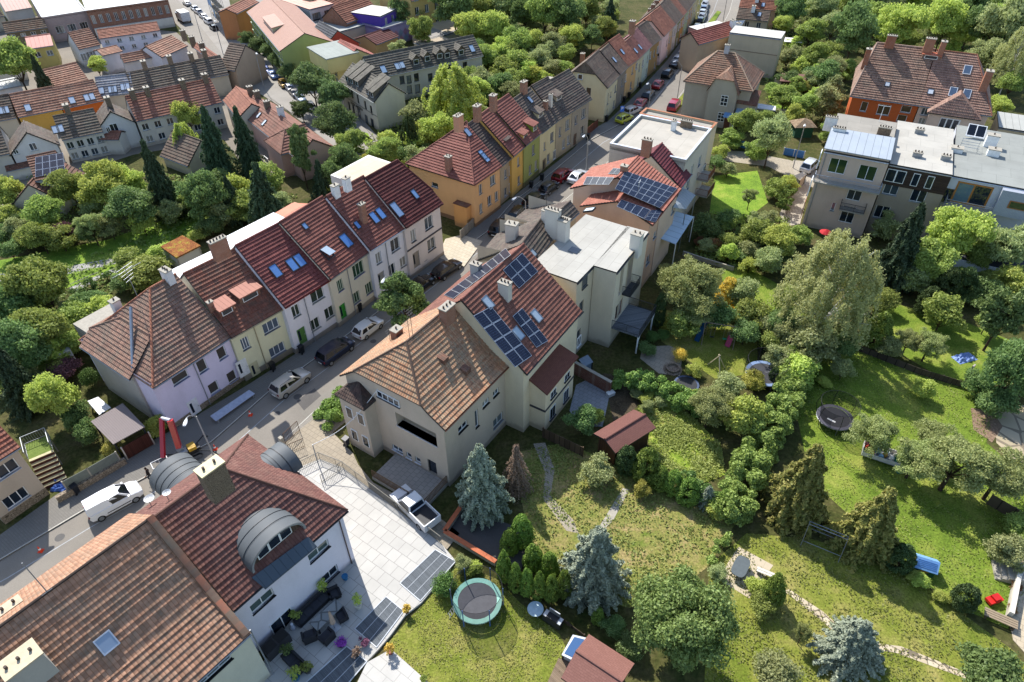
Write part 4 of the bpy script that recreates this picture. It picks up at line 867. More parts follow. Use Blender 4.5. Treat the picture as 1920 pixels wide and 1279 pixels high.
# E: two adjoining solar houses with salmon gables
T_SAL = tile('9a5038', 'aa5c42', 'b0684e', .36); T_STR = tile('a0563e', 'b06448', 'a85e48', .36)
e1 = House('terraced_house', 'salmon-walled house with orange tiles and solar panels behind the flat-roofed house', (1223, 422), (1243, 397), 9.2, (1146, 389), 22, wall='c8a58c', roof=T_SAL, gut='7a3a28', gl=.25)
e1.pv('F', [(1165, 374), (1220, 393), (1207, 410), (1156, 387)], 4, 1, .16); e1.pv('F', [(1221, 394), (1242, 393), (1229, 417), (1208, 411)], 2, 3, .16)
e1.win('f', [(1228, 440, 1.0, 1.0), (1215, 487, 1.2, 1.3)], nx=2); e1.done(); e1.skylight('B', [(1105, 393)], .9, 1.3, 'b9c4cc')
e2 = House('terraced_house', 'salmon house covered by the largest solar array, with a clear canopy on its garden side', (1243, 397), (1277, 354), 9.4, (1172, 318), 26, wall='c8b09c', roof=T_SAL, gut='7a3a28', gl=.15)
e2.pv('F', [(1172, 320), (1270, 353), (1237, 390), (1153, 354)], 7, 4, .16); e2.pv('B', [(1100, 331), (1152, 332), (1142, 346), (1093, 346)], 4, 1, .16); e2.pv('B', [(1150, 315), (1168, 316), (1158, 327), (1140, 326)], 2, 1)
e2.chimney('F', (1170, 320), .6, .8, .6, BRK, 1); e2.win('f', [(1262, 392, 1.2, 1.2)], nx=2); e2.done()
mb = MB(); q = e1.fr('F', (1195, 372))[0]; mb.tube(q, q+V3((0, 0, 2)), .03, ALU, 6); [mb.tube(q+V3((0, 0, 2)), q+V3((.5*cos(a), 0, 2+.5*sin(a))), .03, WHITE, 5) for a in (.5, 2.6, 4.7)]; e1.ob(mb, 'wind_rotor')
# canopy on the garden side of the solar house
mb = MB(); cl = glass('c8d6e2', .25); c = [e2.Mi @ P(px, py, z) for px, py, z in ((1232, 445, 4.6), (1268, 396, 4.6), (1301, 406, 3.9), (1267, 458, 3.9))]; mb.slab(c, .05, seamed('a8bccb', 1.2)); lx = (c[1]-c[0]).length; mb.uv[0] = [(0, 0), (lx, 0), (lx, 4), (0, 4)]
for p in (c[2], c[3]): mb.tube(p, (p.x, p.y, 0), .06, WHITE, 6)
e2.ob(mb, 'canopy')
mb = MB(); c = [e2.Mi @ P(px, py, z) for px, py, z in ((1262, 389, 7.4), (1279, 350, 7.4), (1304, 366, 6.4), (1286, 392, 6.4))]; mb.slab(c, .05, seamed('8f979c', .6)); mb.tube(c[2], (c[2].x, c[2].y, 0), .06, ALU, 6); mb.tube(c[3], (c[3].x, c[3].y, 0), .06, ALU, 6); e2.ob(mb, 'canopy')
f1 = House('terraced_house', 'narrow house with dark red tiles to the garden and pale red tiles to the street', (1277, 353), (1296, 328), 8.4, (1222, 290), 38, wall='c4bca8', roof=tile('6a1f24', '782830', '622028', .36), gl=.02); f1.chimney('F', (1212, 279), .7, 1.2, 1.2, BRK, 3); f1.chimney('B', (1190, 296), .6, .8, 1.0, BRK, 2); f1.chimney('B', (1176, 312), .5, .5, .9, BRK, 2); f1.done()
f1.skylight('F', [(1237, 331)], .8, 1.1, 'b5c3cf')
g1 = House('terraced_house', 'grey-white house with flat gravel roof and antenna, further up beside the brown hipped villa', (1285, 307), (1333, 248), 10.2, None, D=10.5, wall='b9b4a6', flat=flatroof('a8a296', 2.2), par=.35, gl=0, gr=0, ov=.02, gut='c9ccd2')
g1.win('f', [(1297, 320, 1.2, 1.6), (1312, 302, 1.2, 1.5), (1290, 345, 1.3, 1.8), (1320, 318, 1.4, 1.5)], nx=2); g1.done()
g1.chimney('F', (0, 0), .5, 1.6, 1.0, BRK2, 5, at=g1.Mi @ P(1286, 240, 10.3)); g1.chimney('F', (0, 0), .6, .6, 1.4, WHITE, 2, at=g1.Mi @ P(1262, 245, 10.3))
g2 = House('x', '', (1333, 248), (1344, 236), 10.0, None, D=10.8, wall='c4b69a', flat=flatroof('9c978c', 2.2), par=.3, gl=0, gr=0, ov=.02, gut='a86a3c', root=g1); g2.done()
balcony(g1, (1325, 330), 3.2, 1.6, 4.6, CONC, plain('7a4a34')); balcony(g1, (1330, 360), 3.4, 1.8, 1.9, CONC, plain('7a4a34'))
g3 = House('x', '', (1216, 275), (1262, 222), 7.2, (1226, 238), 30, wall='b9b4a6', roof=tile('94564a', 'a2625a', '9a5a50', .36), root=g1) if 0 else None
# ---- left row along the street, from the lilac corner house upwards
l1 = House('corner_house', 'lilac corner house with hipped weathered tile roof behind the red lift', (287, 728), (433, 632), 6.1, (300, 530), 41, wall='cfc7da', roof=T_LIL, RL=(282, 541), cap=tile('a8623e', 'b8704a', '9c5a3a', .36), soc=(.7, STONEP), ov=.4)
l1.win('f', [(338, 708, 1.7, .95), (379, 686, 1.0, 1.5), (416, 662, 1.0, 1.4), (401, 727, 1.1, 1.35), (435, 706, 1.05, 1.35)], nx=1, sill='8a93b4', pane='4a453f'); l1.win('f', [(364, 764, 1.1, 2.1)], name='door', col='d5d6d8')
l1.done(); l1.pipe('f', [(379, 723)]); l1.chimney('F', (317, 524), .7, 1.1, 1.1, plaster('d0d0ce'), 3)
l1b = House('x', '', (150, 650), (243, 712), 6.0, (215, 588), 40, wall='a8a49c', roof=T_LIL, RL=(196, 612), RR=.3, HR=8.5, HL=7.3, root=l1, gl=.3, gr=.2); l1b.done(); l1b.chimney('B', (224, 585), .7, .8, 1.4, plaster('d0d0ce'), 1)
mb = MB(); a, b = l1b.Mi @ P(245, 576, 10.4), l1b.Mi @ P(249, 702, 6.2); mb.tube(a, b, .16, plain('98a0a8', .4, .4), 6); l1.root and l1b.ob(mb, 'valley_sheet')
mb = MB(); q = l1.Mi @ P(258, 556, 11); mb.tube(q, q+V3((0, 0, 3.5)), .03, GREYM, 6)
for i in range(5): mb.tube(q+V3((-.9+.1*i, -.2, 3.4-.35*i)), q+V3((.9-.1*i, .2, 3.4-.35*i)), .018, ALU, 4)
mb.tube(q+V3((-1.2, .6, 2.6)), q+V3((1.4, -.4, 3.3)), .022, ALU, 4); l1.ob(mb, 'aerial')
mb = MB(); q = l1b.Mi @ P(150, 610, 5.2); mb.box(q.x-1.2, q.x+1.8, q.y-.2, q.y+4.2, 0, 5.0, CONC); l1b.ob(mb, 'balcony')
LEFT = 'old street row'
l2 = House('terraced_house', 'pale yellow house with brown tiles and two terracotta box dormers', (434, 634), (534, 577), 6.2, (392, 490), 41, wall='d4d1ae', roof=tile('84492f', '94543a', '6e4634', .36, .25), soc=(.7, plaster('8a8474')), gut='a89a7c')
l2.win('f', [(460, 644, .9, 1.5), (508, 611, 1.9, 1.3), (520, 656, 1.9, 1.3)], nx=3, sill='6f7684', pane='566270'); l2.win('f', [(455, 690, 1.2, 2.1)], name='door', col='d8d9d6'); l2.win('f', [(478, 693, 1.0, 2.0)], name='door', col='b9b490')
DOR = seamed('9a6250', .5); l2.dormer('F', (428, 590), 1.6, 1.15, 4, roof=DOR, wall=T_BRN, ov=.5); l2.dormer('F', (471, 562), 2.4, 1.15, 4, roof=DOR, wall=T_BRN, ov=.5); l2.chimney('B', (413, 468), 1.7, .6, 1.1, BRK, 5); l2.done(); l2.pipe('f', [(484, 640)], 'a89a7c')
l2.chimney('F', (398, 580), .5, .4, .9, BRK, 1)
mb = MB(); b0, b1_ = l2.Mi @ P(345, 519, 9.5), l2.Mi @ P(418, 446, 9.5); mb.box(b0.x-.5, b0.x+9.8, l2.dv+.6, l2.dv+5.2, 7.4, 8.9, plaster('c9c9c9')); mb.box(b0.x-.6, b0.x+9.9, l2.dv+.5, l2.dv+5.3, 8.9, 9.1, seamed('e0e0e0', 1.5)); l2.ob(mb, 'rear_extension')
l3 = House('terraced_house', 'white house with bright red tiles, three roof windows and a green door', (534, 577), (620, 524), 6.7, (506, 427), 41, wall='dad9dd', roof=T_RED, soc=(.7, plaster('8f8a82')), gut='7a2a22')
l3.win('f', [(555, 583, 1.0, 1.5), (595, 552, 1.75, 1.7), (618, 586, 1.3, 1.5), (591, 608, 1.3, 1.5)], nx=2, sill='a4aaa8', pane='2e3a30'); l3.win('f', [(567, 630, 1.1, 2.2)], name='door', col='4f7a3c')
l3.skylight('F', [(517, 508), (548, 496), (562, 488)], .95, 1.5, '5f87bd'); l3.done(); l3.pipe('f', [(580, 600)])
mb = MB(); mb.box(1, 9.5, l3.dv+1.6, l3.dv+7, 7.3, 8.9, plaster('d5d5d5')); mb.box(.9, 9.6, l3.dv+1.5, l3.dv+7.1, 8.9, 9.05, seamed('e0e0e0', 1.5)); l3.ob(mb, 'rear_extension')
l4 = House('terraced_house', 'cream house with green window frames, an open roof window and bright green door', (620, 524), (695, 470), 7.0, (573, 387), 41, wall='d2cab4', roof=T_RED2, soc=(.7, plaster('9a9284')), gut='8f8a7c')
l4.win('f', [(638, 535, .9, 1.5), (672, 505, 1.8, 1.7), (692, 540, 1.2, 1.5), (668, 558, 1.2, 1.5)], nx=3, col='b8c4b0', sill='8c90a8', pane='24402c'); l4.win('f', [(644, 585, 1.0, 2.2)], name='door', col='2f8a2c')
l4.skylight('F', [(649, 451)], 1.05, 1.7, '4f7ab5'); l4.skylight('F', [(572, 424)], .6, .8, '6f8fb5'); l4.skylight('F', [(614, 474)], 1.1, 1.5, 'a8b4c0', open_=1); l4.done(); l4.pipe('f', [(658, 545)])
mb = MB(); mb.box(.5, 9, l4.dv+1.5, l4.dv+8, 6.8, 8.2, plaster('b98a72')); sl = seamed('b06a52', .6); mb.slab([(.2, l4.dv+1.0, 9.6), (9.4, l4.dv+1.0, 9.6), (9.4, l4.dv+9, 7.6), (.2, l4.dv+9, 7.6)], .15, sl); mb.uv[6] = [(0, 0), (9, 0), (9, 8), (0, 8)]; l4.ob(mb, 'rear_extension')
l5 = House('terraced_house', 'white house with red tiles and tall brick chimney behind the street pine', (695, 470), (761, 427), 7.4, (648, 348), 41, wall='d8d7db', roof=T_RED2, soc=(.5, plaster('9a9690')), gut='c4c6c8')
l5.win('f', [(710, 484, .9, 1.5), (741, 459, 1.5, 1.7), (756, 491, 1.1, 1.4), (735, 506, 1.1, 1.6)], nx=2, sill='8f9296'); l5.win('f', [(716, 525, 1.1, 2.2)], name='door', col='8a8a86')
l5.skylight('F', [(702, 408), (714, 400)], .85, 1.5, '5f87bd'); l5.skylight('F', [(670, 422)], .6, 1.0, '5f87bd'); l5.chimney('F', (683, 416), .75, .55, 2.3, BRK, 2); l5.done(); l5.pipe('f', [(727, 490)]); l5.chimney('B', (629, 357), .8, .6, .6, WHITE, 1); l5.chimney('B', (650, 343), .8, .6, .6, WHITE, 1)
l6 = House('terraced_house', 'pinkish white end house with dark red tiles and banded ground floor', (761, 427), (831, 381), 7.7, (702, 324), 41, wall='d0c5bd', roof=T_DRED, RR=(745, 300), HR=9.0, soc=(.6, plaster('9f9488')), gut='5a2a26', gr=.3)
l6.win('f', [(775, 442, .9, 1.7), (804, 418, 1.5, 1.7), (809, 458, 1.5, 1.7)], nx=2, sill='55585e'); l6.win('f', [(781, 487, 1.2, 2.3)], name='door', col='8f877c'); l6.skylight('F', [(744, 393)], 1.0, 2.0, '7f97b5'); l6.skylight('F', [(778, 364)], .7, 1.3, '6f8fb5'); l6.done()
mb = MB(); o, X, n, L = l6.face('f'); mb.box(o.x, o.x+L, o.y-.08, o.y, 4.1, 4.3, plain('3c3a40')); l6.ob(mb, 'cornice')
mb = MB(); mb.box(2, 9, l6.D-2.8, l6.D+3, 8.6, 9.7, plaster('d6d2c8')); mb.box(2.4, 8.6, l6.D-2.4, l6.D+2.6, 9.71, 9.73, flatroof('c4b89c', 2)); l6.ob(mb, 'rear_extension')
# ---- second group of the left row: orange hipped house to the grey end house
m1 = House('terraced_house', 'orange house with red hipped roof at the start of the second row', (889, 347), (941, 311), 6.8, (876, 227), 40, wall='d4a877', roof=tile('86483a', '925240', '7c4234', .36), RL=(874, 227), cap=T_RED2, gl=.35, ov=.35, soc=(.6, plaster('8f6a4a')), gut='8f5a44')
m1.win('f', [(901, 355, .8, 1.5), (924, 338, 1.3, 1.5), (902, 391, .8, 1.5), (918, 376, 1.0, 1.5), (931, 368, .9, 1.5)], nx=2, sill='c9b8a0'); m1.win('l', [(815, 347, 1.2, .7)], nx=1)
m1.skylight('F', [(877, 248)], .9, 1.3, '7f97b5'); m1.skylight('F', [(905, 290), (910, 295)], .9, 1.5, '7f9fc5'); m1.chimney('L', (842, 318), .7, .8, 1.9, BRK, 2); m1.done(); m1.chimney('B', (860, 232), 1.2, .8, 1.1, plaster('b98a70'), 3)
mb = MB(); o, X, n, L = m1.face('l'); mb.box(-.7, .35, 1.0, 3.2, 0, 3.4, plaster('cc9a62')); mb.box(-.75, .4, .9, 3.3, 3.4, 3.5, T_BRN); m1.ob(mb, 'porch')
def rowhouse(label, A, B, he, R, wall, roof, wins, soc=None, pitch=41, sky=(), ch=(), dor=(), RR=None, HR=None, HL=None, RL=None, nx=2, col='cfcdc6', door=None, name='terraced_house', gut='7a756c', gl=.06, gr=.06, course=.4, group=None, D=None, done=1, w=1.0, h=1.5, **kw):
    he = he-(.9 if A[0] < 1130 else 1.5 if A[0] < 1240 else 2.2); hs = House(name, label, A, B, he, R, pitch, wall=wall, roof=roof, soc=soc, RR=RR, HR=HR, HL=HL, RL=RL, gut=gut, gl=gl, gr=gr, course=course, group=group, D=D, **kw)
    hs.win('f', list(wins), w, h, nx=nx, col=col); hs.skylight('F', list(sky), .8, 1.2, '8fa0b5')
    if door: hs.win('f', [(*door[0], 1.0, 2.1)], name='door', col=door[1])
    for c in ch: hs.chimney(c[0], c[1], c[2] if len(c) > 2 else .6, c[3] if len(c) > 3 else .8, c[4] if len(c) > 4 else 1.2, c[5] if len(c) > 5 else None, 2)
    for d in dor: hs.dormer(*d)
    return hs.done() if done else hs
T_GD = tile('4a3c36', '5a4840', '403430', .4, .2)
rowhouse('grey-brown plastered house with dark tiles beside the orange hipped house', (941, 311), (963, 293), 7.2, (900, 217), 'a8977c', T_GD, [(948, 326, .9, 1.4), (957, 318, .9, 1.4), (948, 360, .9, 1.4), (957, 350, .9, 1.4)], dor=[('F', (952, 272), 1.4, 1.0, 10)], ch=[('B', (895, 213), 1.0, .7, 1.0)])
rowhouse('narrow yellow-orange house under the left half of the red roof with dormers', (963, 293), (986, 273), 7.6, (935, 190), 'cda65c', tile('86483a', '925240', '7c4234', .4), [(985, 292, .7, 1.4), (972, 303, .7, 1.4), (973, 338, .9, 1.4)], sky=[(964, 199), (945, 211)], dor=[('F', (985, 262), 1.5, 1.1, 14, plaster('cda65c'))], ch=[('B', (925, 195), .9, .8, 1.2)], door=((984, 330), '4a3424'))
rowhouse('olive green house under the right half of the red roof with dormers', (986, 273), (1016, 248), 7.8, (965, 168), '8f9a30' and plaster('94985a'), tile('86483a', '925240', '7c4234', .4), [(1000, 281, .9, 1.6), (1005, 310, .9, 1.6), (994, 318, .9, 1.5)], dor=[('F', (1003, 246), 1.5, 1.1, 14, plaster('7c8a34'))], soc=(.8, plaster('6a6a40')))
rowhouse('cream house with dark brown tiles between the green and the beige row houses', (1016, 250), (1046, 226), 7.6, (985, 170), 'cbbd94', T_GRY, [(1021, 274, .6, 1.3), (1035, 257, 1.2, 1.6), (1028, 297, 1.0, 1.5), (1039, 290, .9, 1.5)], sky=[(994, 187)], dor=[('F', (1014, 220), 1.8, .9, 14)], ch=[('F', (1023, 204), .6, .6, 1.2), ('F', (1032, 200), .5, .5, 1.9, plaster('c9c4b8'))], door=((1020, 310), '7a6a50'))
rowhouse('beige-grey house with dark tiles and a single wide dormer in the second row', (1046, 226), (1076, 207), 7.6, (1013, 152), 'a89a80', T_GRY, [(1050, 247, .7, 1.6), (1064, 234, 1.3, 1.7), (1057, 270, 1.0, 1.6), (1066, 262, 1.0, 1.6)], dor=[('F', (1048, 188), 1.8, .9, 14)], ch=[('B', (982, 168), 1.1, .7, 1.2)])
rowhouse('grey end house of the second row beside the paved gap', (1076, 207), (1110, 185), 7.6, (1037, 147), '9a8f7e', T_GRY, [(1080, 225, .9, 1.5), (1094, 213, 1.3, 1.6), (1092, 245, 1.2, 1.6)], door=((1078, 262), '6a5240'), gr=.25)
# ---- third group: cream gable house and the terrace running away up the street
T_N = tile('64503f', '745c48', '564438', .45, .3); T_NO = tile('8f5236', 'a05e3e', '80482f', .45)
n1 = rowhouse('cream house with blank half-hipped gable facing the paved gap', (1139, 165), (1163, 140), 7.8, (1098, 116), 'cbbf9c', T_N, [(1145, 177, .6, 1.0), (1154, 166, 1.0, 1.4), (1151, 195, 1.0, 1.4), (1140, 185, .6, 2.0), (1138, 210, .6, 1.2)], RL=(1097, 117), HL=(1103, 137), gl=.3, ch=[('B', (1092, 112), .8, .8, 1.2)], done=0)
n1.win('l', [(1088, 144, .9, .9), (1103, 174, 1.0, 1.8)], nx=1, pane='3a2e26'); n1.done()
mb = MB(); q = n1.Mi @ P(1080, 160, 4); mb.box(-.0, 3, n1.D-.3, n1.D+3.5, 0, 5.4, n1.wall); mb.box(-.1, 3.1, n1.D-.2, n1.D+3.6, 5.4, 5.6, CONC); n1.ob(mb, 'rear_extension')
rowhouse('grey plastered house right of the cream gable house', (1163, 140), (1178, 125), 7.9, (1130, 92), '8a8274', T_N, [(1166, 155, .8, 1.4), (1173, 146, .9, 1.4), (1164, 185, .8, 1.5), (1172, 178, .9, 1.4)], sky=[(1152, 112)])
rowhouse('apricot house with orange tiles further up the street', (1178, 125), (1198, 110), 7.9, (1145, 75), 'cda874', T_NO, [(1186, 132, .8, 1.4), (1183, 160, .9, 1.4), (1193, 124, .8, 1.2)], sky=[(1167, 97)])
rowhouse('pale cream house with brick-red roof windows beside the apricot house', (1198, 110), (1211, 97), 7.9, (1180, 72), 'c9c09c', tile('7a4434', '8a4e3a', '6a3a2e', .45), [(1199, 126, .8, 1.5), (1205, 118, .8, 1.4), (1196, 153, .9, 1.6)], sky=[(1192, 95), (1200, 88)], ch=[('B', (1148, 74), .8, .8, 1)])
rowhouse('mint green house with a pink tiled roof in the far terrace', (1211, 97), (1223, 85), 7.9, (1188, 60), 'bfc6b2', tile('8a5650', '96605a', '7e4c48', .45), [(1214, 110, .7, 1.4), (1219, 104, .7, 1.4), (1212, 135, .8, 1.6)])
rowhouse('tan house left of the pink gabled house', (1223, 85), (1240, 72), 7.8, (1200, 48), 'b08c5c', T_N, [(1227, 100, .8, 1.4), (1233, 93, .8, 1.4), (1228, 122, .8, 1.4)], ch=[('B', (1185, 52), .8, .8, 1)])
n7 = rowhouse('pink house with blank gable and pink facade in the far terrace', (1245, 68), (1259, 54), 8.2, (1207, 38), 'd6c4c6', T_NO, [(1250, 80, .7, 1.4), (1255, 74, .7, 1.4), (1250, 100, .7, 1.5)], RL=.9, HL=8.6, gl=.3, done=0); n7.win('l', [(1233, 103, .7, .7)], nx=1); n7.done()
FAR = [('peach', 'c9b08c', (1259, 54), (1267, 46), (1222, 26)), ('white', 'd0cec4', (1267, 46), (1274, 38), (1228, 18)), ('moss green', '7f8456', (1274, 38), (1281, 30), (1235, 10)), ('ochre', 'b48a4e', (1281, 30), (1288, 22), (1242, 2)), ('light green', 'b0b88c', (1288, 22), (1296, 12), (1250, -8)), ('orange', 'c49a70', (1296, 12), (1304, 0), (1258, -18)), ('sand', 'c4b48c', (1304, 0), (1314, -14), (1268, -30))]
for i, (cn, c, A, B, R) in enumerate(FAR):
    x, y = A; x2, y2 = B; rowhouse(f'small {cn} facade house near the far end of the street', A, B, 8.2, R, c, T_N if i % 3 else T_NO, [((x+x2)/2-2, (y+y2)/2+12, .8, 1.4), ((x+x2)/2+2, (y+y2)/2+9, .8, 1.4), ((x+x2)/2-2, (y+y2)/2+36, .8, 1.4)], ch=[('B', (R[0]-4, R[1]), .7, .7, 1.0)])
# ---- right side of the street: hipped villa, cream block, far houses
h1 = House('detached_house', 'grey villa with brown hipped tile roof and a bay window gable behind the flat roofs', (1281, 152), (1412, 172), 6.6, (1352, 96), 40, wall='a89f8e', roof=tile('84583e', '96684a', '745038', .42, .35), RL=(1345, 97), RR=(1378, 100), cap=plain('a08a74', .9), gl=.35, gr=.35, gut='8a7a6a')
h1.chimney('F', (1362, 98), .8, .6, 1.2, plaster('a9a9ac'), 2); h1.done(); h1.pipe('f', [(1334, 190)], 'a0a0a2')
h2 = House('x', '', (1332, 154), (1392, 166), 7.9, (1363, 128), 46, D=6, wall='a89f8e', roof=tile('84583e', '96684a', '745038', .42, .35), root=h1, RL=2.5, RR=2.5) if 0 else None
q0 = h1.Mi @ P(1336, 156, 6.6); q1 = h1.Mi @ P(1388, 164, 6.6); x0, x1 = q0.x, q1.x; mb = MB(); xm = (x0+x1)/2; zt = 8.4; y0 = -1.2
mb.box(x0, x1, y0, 2, 0, 6.4, h1.wall); mb.face([(x0, y0, 6.4), (x1, y0, 6.4), (x1-.9, y0, zt), (x0+.9, y0, zt)], h1.wall); by = h1.ob(mb, 'bay'); mb = MB(); zr_ = 9.4
for pts in ([(x0-.35, y0-.3, 6.1), (x0+.8, y0-.3, zt), (xm, y0+1.2, zr_), (xm, 3.4, zr_), (x0-.35, 1.2, 6.1)], [(x1+.35, 1.2, 6.1), (xm, 3.4, zr_), (xm, y0+1.2, zr_), (x1-.8, y0-.3, zt), (x1+.35, y0-.3, 6.1)]): mb.slab(pts, .15, h1.roofm)
mb.slab([(x0+.8, y0-.3, zt), (x1-.8, y0-.3, zt), (xm, y0+1.2, zr_)], .12, h1.roofm); mb.ob('roof', by)
for z, hh in ((4.8, 1.8), (1.9, 1.6)):
    mb = MB(); mb.box(xm-.1, xm+1.1, y0-.05, y0, z-hh/2, z+hh/2, WHITE); [mb.box(a, b, y0-.07, y0-.04, c, d, glass()) for a, b in ((xm-.02, xm+.46), (xm+.54, xm+1.02)) for c, d in ((z-hh/2+.1, z-.3), (z-.2, z+hh/2-.5), (z+hh/2-.4, z+hh/2-.08))]; mb.ob('window', by)
mb = MB(); q = h1.Mi @ P(1400, 176, 5); mb.box(x1+.1, x1+3.2, .2, 4, 0, 4.4, h1.wall); h1.ob(mb, 'side_wing'); mb = MB(); mb.slab([(x1, -.1, 4.4), (x1+3.5, -.1, 4.4), (x1+3.5, 2.2, 6.2), (x1, 2.2, 6.2)], .15, T_BRN); h1.ob(mb, 'side_wing_roof')
mb = MB(); mb.slab([(x1-1.4, y0-1.3, 2.5), (x1+.1, y0-1.3, 2.5), (x1+.1, y0-.02, 2.9), (x1-1.4, y0-.02, 2.9)], .06, seamed('6f93b8')); mb.box(x1-1.2, x1-.2, y0-.06, y0-.01, 0, 2.1, plain('5a3424')); h1.ob(mb, 'door_canopy')
mb = MB(); mb.slab([(x1+.3, -1.5, 2.6), (x1+4.4, -1.5, 2.6), (x1+4.0, .2, 3.4), (x1+.3, .2, 3.4)], .06, seamed('8fa3b8')); [mb.tube((x, -1.4, 0), (x, -1.4, 2.6), .06, WHITE, 5) for x in (x1+.4, x1+4.2)]; h1.ob(mb, 'conservatory')
p1 = House('apartment_house', 'tall cream house with blank side wall and white flat roof behind the grey villa', (1368, 62), None, 7.6, None, D=5, az=117, L=10, wall='b9ad94', flat=flatroof('bcbab2', 2), gl=0, gr=0, ov=.02, gut='9a9fa8'); p1.done(walls='')
mb = MB(); o, X, n, L = p1.face('f'); mb.box(0, L, -.03, 0, 4.5, 4.62, plain('7a6a5a')); p1.ob(mb, 'cornice')
p2 = House('x', '', (1300, 92), (1385, 64), 8.2, (1350, 58), 32, wall='b9ad94', roof=tile('8f4838', 'a05646', '94503e', .45), root=p1) if 0 else None
p3 = House('terraced_house', 'red-roofed house with chimneys next to the tall cream house', (1310, 84), (1386, 62), 6.0, (1362, 42), 34, wall='b9a084', roof=tile('904636', 'a05644', '84402f', .45), gl=.3); p3.chimney('F', (1372, 50), .8, .8, 1.2, WHITE, 2); p3.chimney('F', (1383, 55), .8, .8, 1.2, WHITE, 2); p3.done()
p4 = House('garage', 'low building with white flat roof and solar panel right of the street', (1345, 72), (1400, 60), 5.0, None, D=9, wall='b98f80', flat=flatroof('c9c6be', 2), gl=0, gr=0, ov=.02, cat='building'); p4.done(); p4.pv('T', [(1375, 40), (1397, 38), (1388, 52), (1366, 54)], 3, 2)
for i, (lb, A, B, R, c, rf) in enumerate((('red-brown roofed house on the right near the top of the street', (1380, 34), (1440, 40), (1418, 18), 'b0a690', T_N), ('terracotta roofed house at the top edge right of the street', (1385, 14), (1455, 20), (1425, 0), 'b89a80', T_NO), ('brown roofed house at the very top right of the street', (1395, -10), (1470, -4), (1440, -22), 'b5ab95', T_N))): rowhouse(lb, A, B, 6.4, R, c, rf, [((A[0]+B[0])/2-10, A[1]+12, 1, 1.3), ((A[0]+B[0])/2+12, A[1]+14, 1, 1.3)], pitch=34, name='detached_house', ch=[('F', (R[0]-6, R[1]+3), .8, .8, 1.1, WHITE)], sky=[(R[0]+6, R[1]+9)])
# ---- flat-roofed apartment block on the right, three parts of different owners
o1 = House('apartment_house', 'pinkish apartment house with white sheet roof and two balconies', (1545, 284), (1667, 306), 11.0, None, D=13, wall='c4ad9a', flat=flatroof('8f8a80', 2.2), gl=0, gr=0, ov=.02, gut='c9ccd2')
o1.D = (o1.Mi @ P(1556, 212, 11)).y; o1.dv = o1.D/2
o1.win('f', [(1570, 312, 2.1, 2.0), (1625, 325, 2.1, 2.0)], nx=2, pane='2c4028', sill=None); o1.win('f', [(1603, 362, 1.7, 2.2), (1589, 403, 1.7, 2.4)], nx=2, sill=None, tr=1); o1.win('f', [(1562, 388, .5, 1.2)], nx=1)
o1.win('l', [(1537, 298, 1.3, 1.9), (1520, 348, 1.3, 1.9)], nx=1, tr=1, sill='5a4a40'); o1.win('l', [(1507, 390, 1.2, 2.1)], name='door', col='8a5230'); o1.done(); o1.pipe('f', [(1546, 300)])
q0 = o1.Mi @ P(1586, 250, 11.4); mb = MB(); mb.box(.1, o1.L-.1, .05, q0.y, 11.16, 11.5, plaster('c4ad9a')); mb.slab([(-.1, -.2, 11.52), (o1.L+.05, -.2, 11.52), (o1.L+.05, q0.y, 11.9), (-.1, q0.y, 11.9)], .1, seamed('98a0a8', .9)); mb.uv[6] = [(0, 0), (o1.L, 0), (o1.L, 5), (0, 5)]; o1.ob(mb, 'sheet_roof')
def at(h, px, z): return h.Mi @ P(*px, z)
for px in ((1557, 232), (1571, 253), (1656, 252)): o1.chimney('F', (0, 0), 1.6, .5, .9, WHITE if px[0] < 1600 else BRK2, 5, at=at(o1, px, 11.3))
balcony(o1, (1590, 336), 8.0, 1.2, 7.3, CONC, plain('8f98a4')); balcony(o1, (1600, 383), 3.0, 1.1, 4.1, CONC, DARKM)
mb = MB(); q = at(o1, (1648, 228), 11.2); mb.tube(q, q+V3((0, 0, 2.2)), .03, WHITE, 6); mb.tube(q+V3((-.8, 0, 2.2)), q+V3((.8, 0, 2.2)), .03, WHITE, 5); o1.ob(mb, 'aerial')
o2 = House('apartment_house', 'apartment house with dark timber top floor between two lighter blocks', (1668, 309), (1785, 330), 10.2, None, D=13, wall='9c9080', flat=flatroof('aaa69c', 2.4), gl=0, gr=0, ov=.02, gut='b9b4aa'); o2.D = (o2.Mi @ P(1677, 227, 10.2)).y; o2.dv = o2.D/2
o2.win('f', [(1671, 354, 1.7, 1.7), (1722, 368, 1.7, 1.7), (1653, 398, 1.7, 1.8)], nx=2); o2.done(); mb = MB(); mb.box(0, o2.L, -.08, -.0, 7.6, 10.15, planks('3f332c', .18, 0)); tw = o2.ob(mb, 'timber_cladding')
for px, w in (((1681, 325), 2.2), ((1722, 323), .8), ((1748, 329), .8)):
    u, z = o2.on('f', px); z = 8.9; mb = MB(); mb.box(u-w/2, u+w/2, -.13, -.085, z-.85, z+.85, WHITE); k = 2 if w > 1 else 1; [mb.box(u-w/2+.08+i*w/k, u-w/2+(i+1)*w/k-.08, -.145, -.12, z-.77, z+.77, glass()) for i in range(k)]; o2.ob(mb, 'window')
for px in ((1722, 252), (1718, 296), (1771, 302)): o2.chimney('F', (0, 0), 1.1, .6, .7, GREYM, 3, at=at(o2, px, 10.2))
o3 = House('apartment_house', 'apartment house with grey shingle top floor and solar collectors on a grey flat roof', (1785, 331), (1950, 362), 9.8, None, D=15, wall='b9bcc4', flat=flatroof('8a8c86', 2.6), gl=0, gr=0, ov=.02, gut='b9bec6'); o3.D = (o3.Mi @ P(1787, 240, 9.8)).y+1; o3.dv = o3.D/2
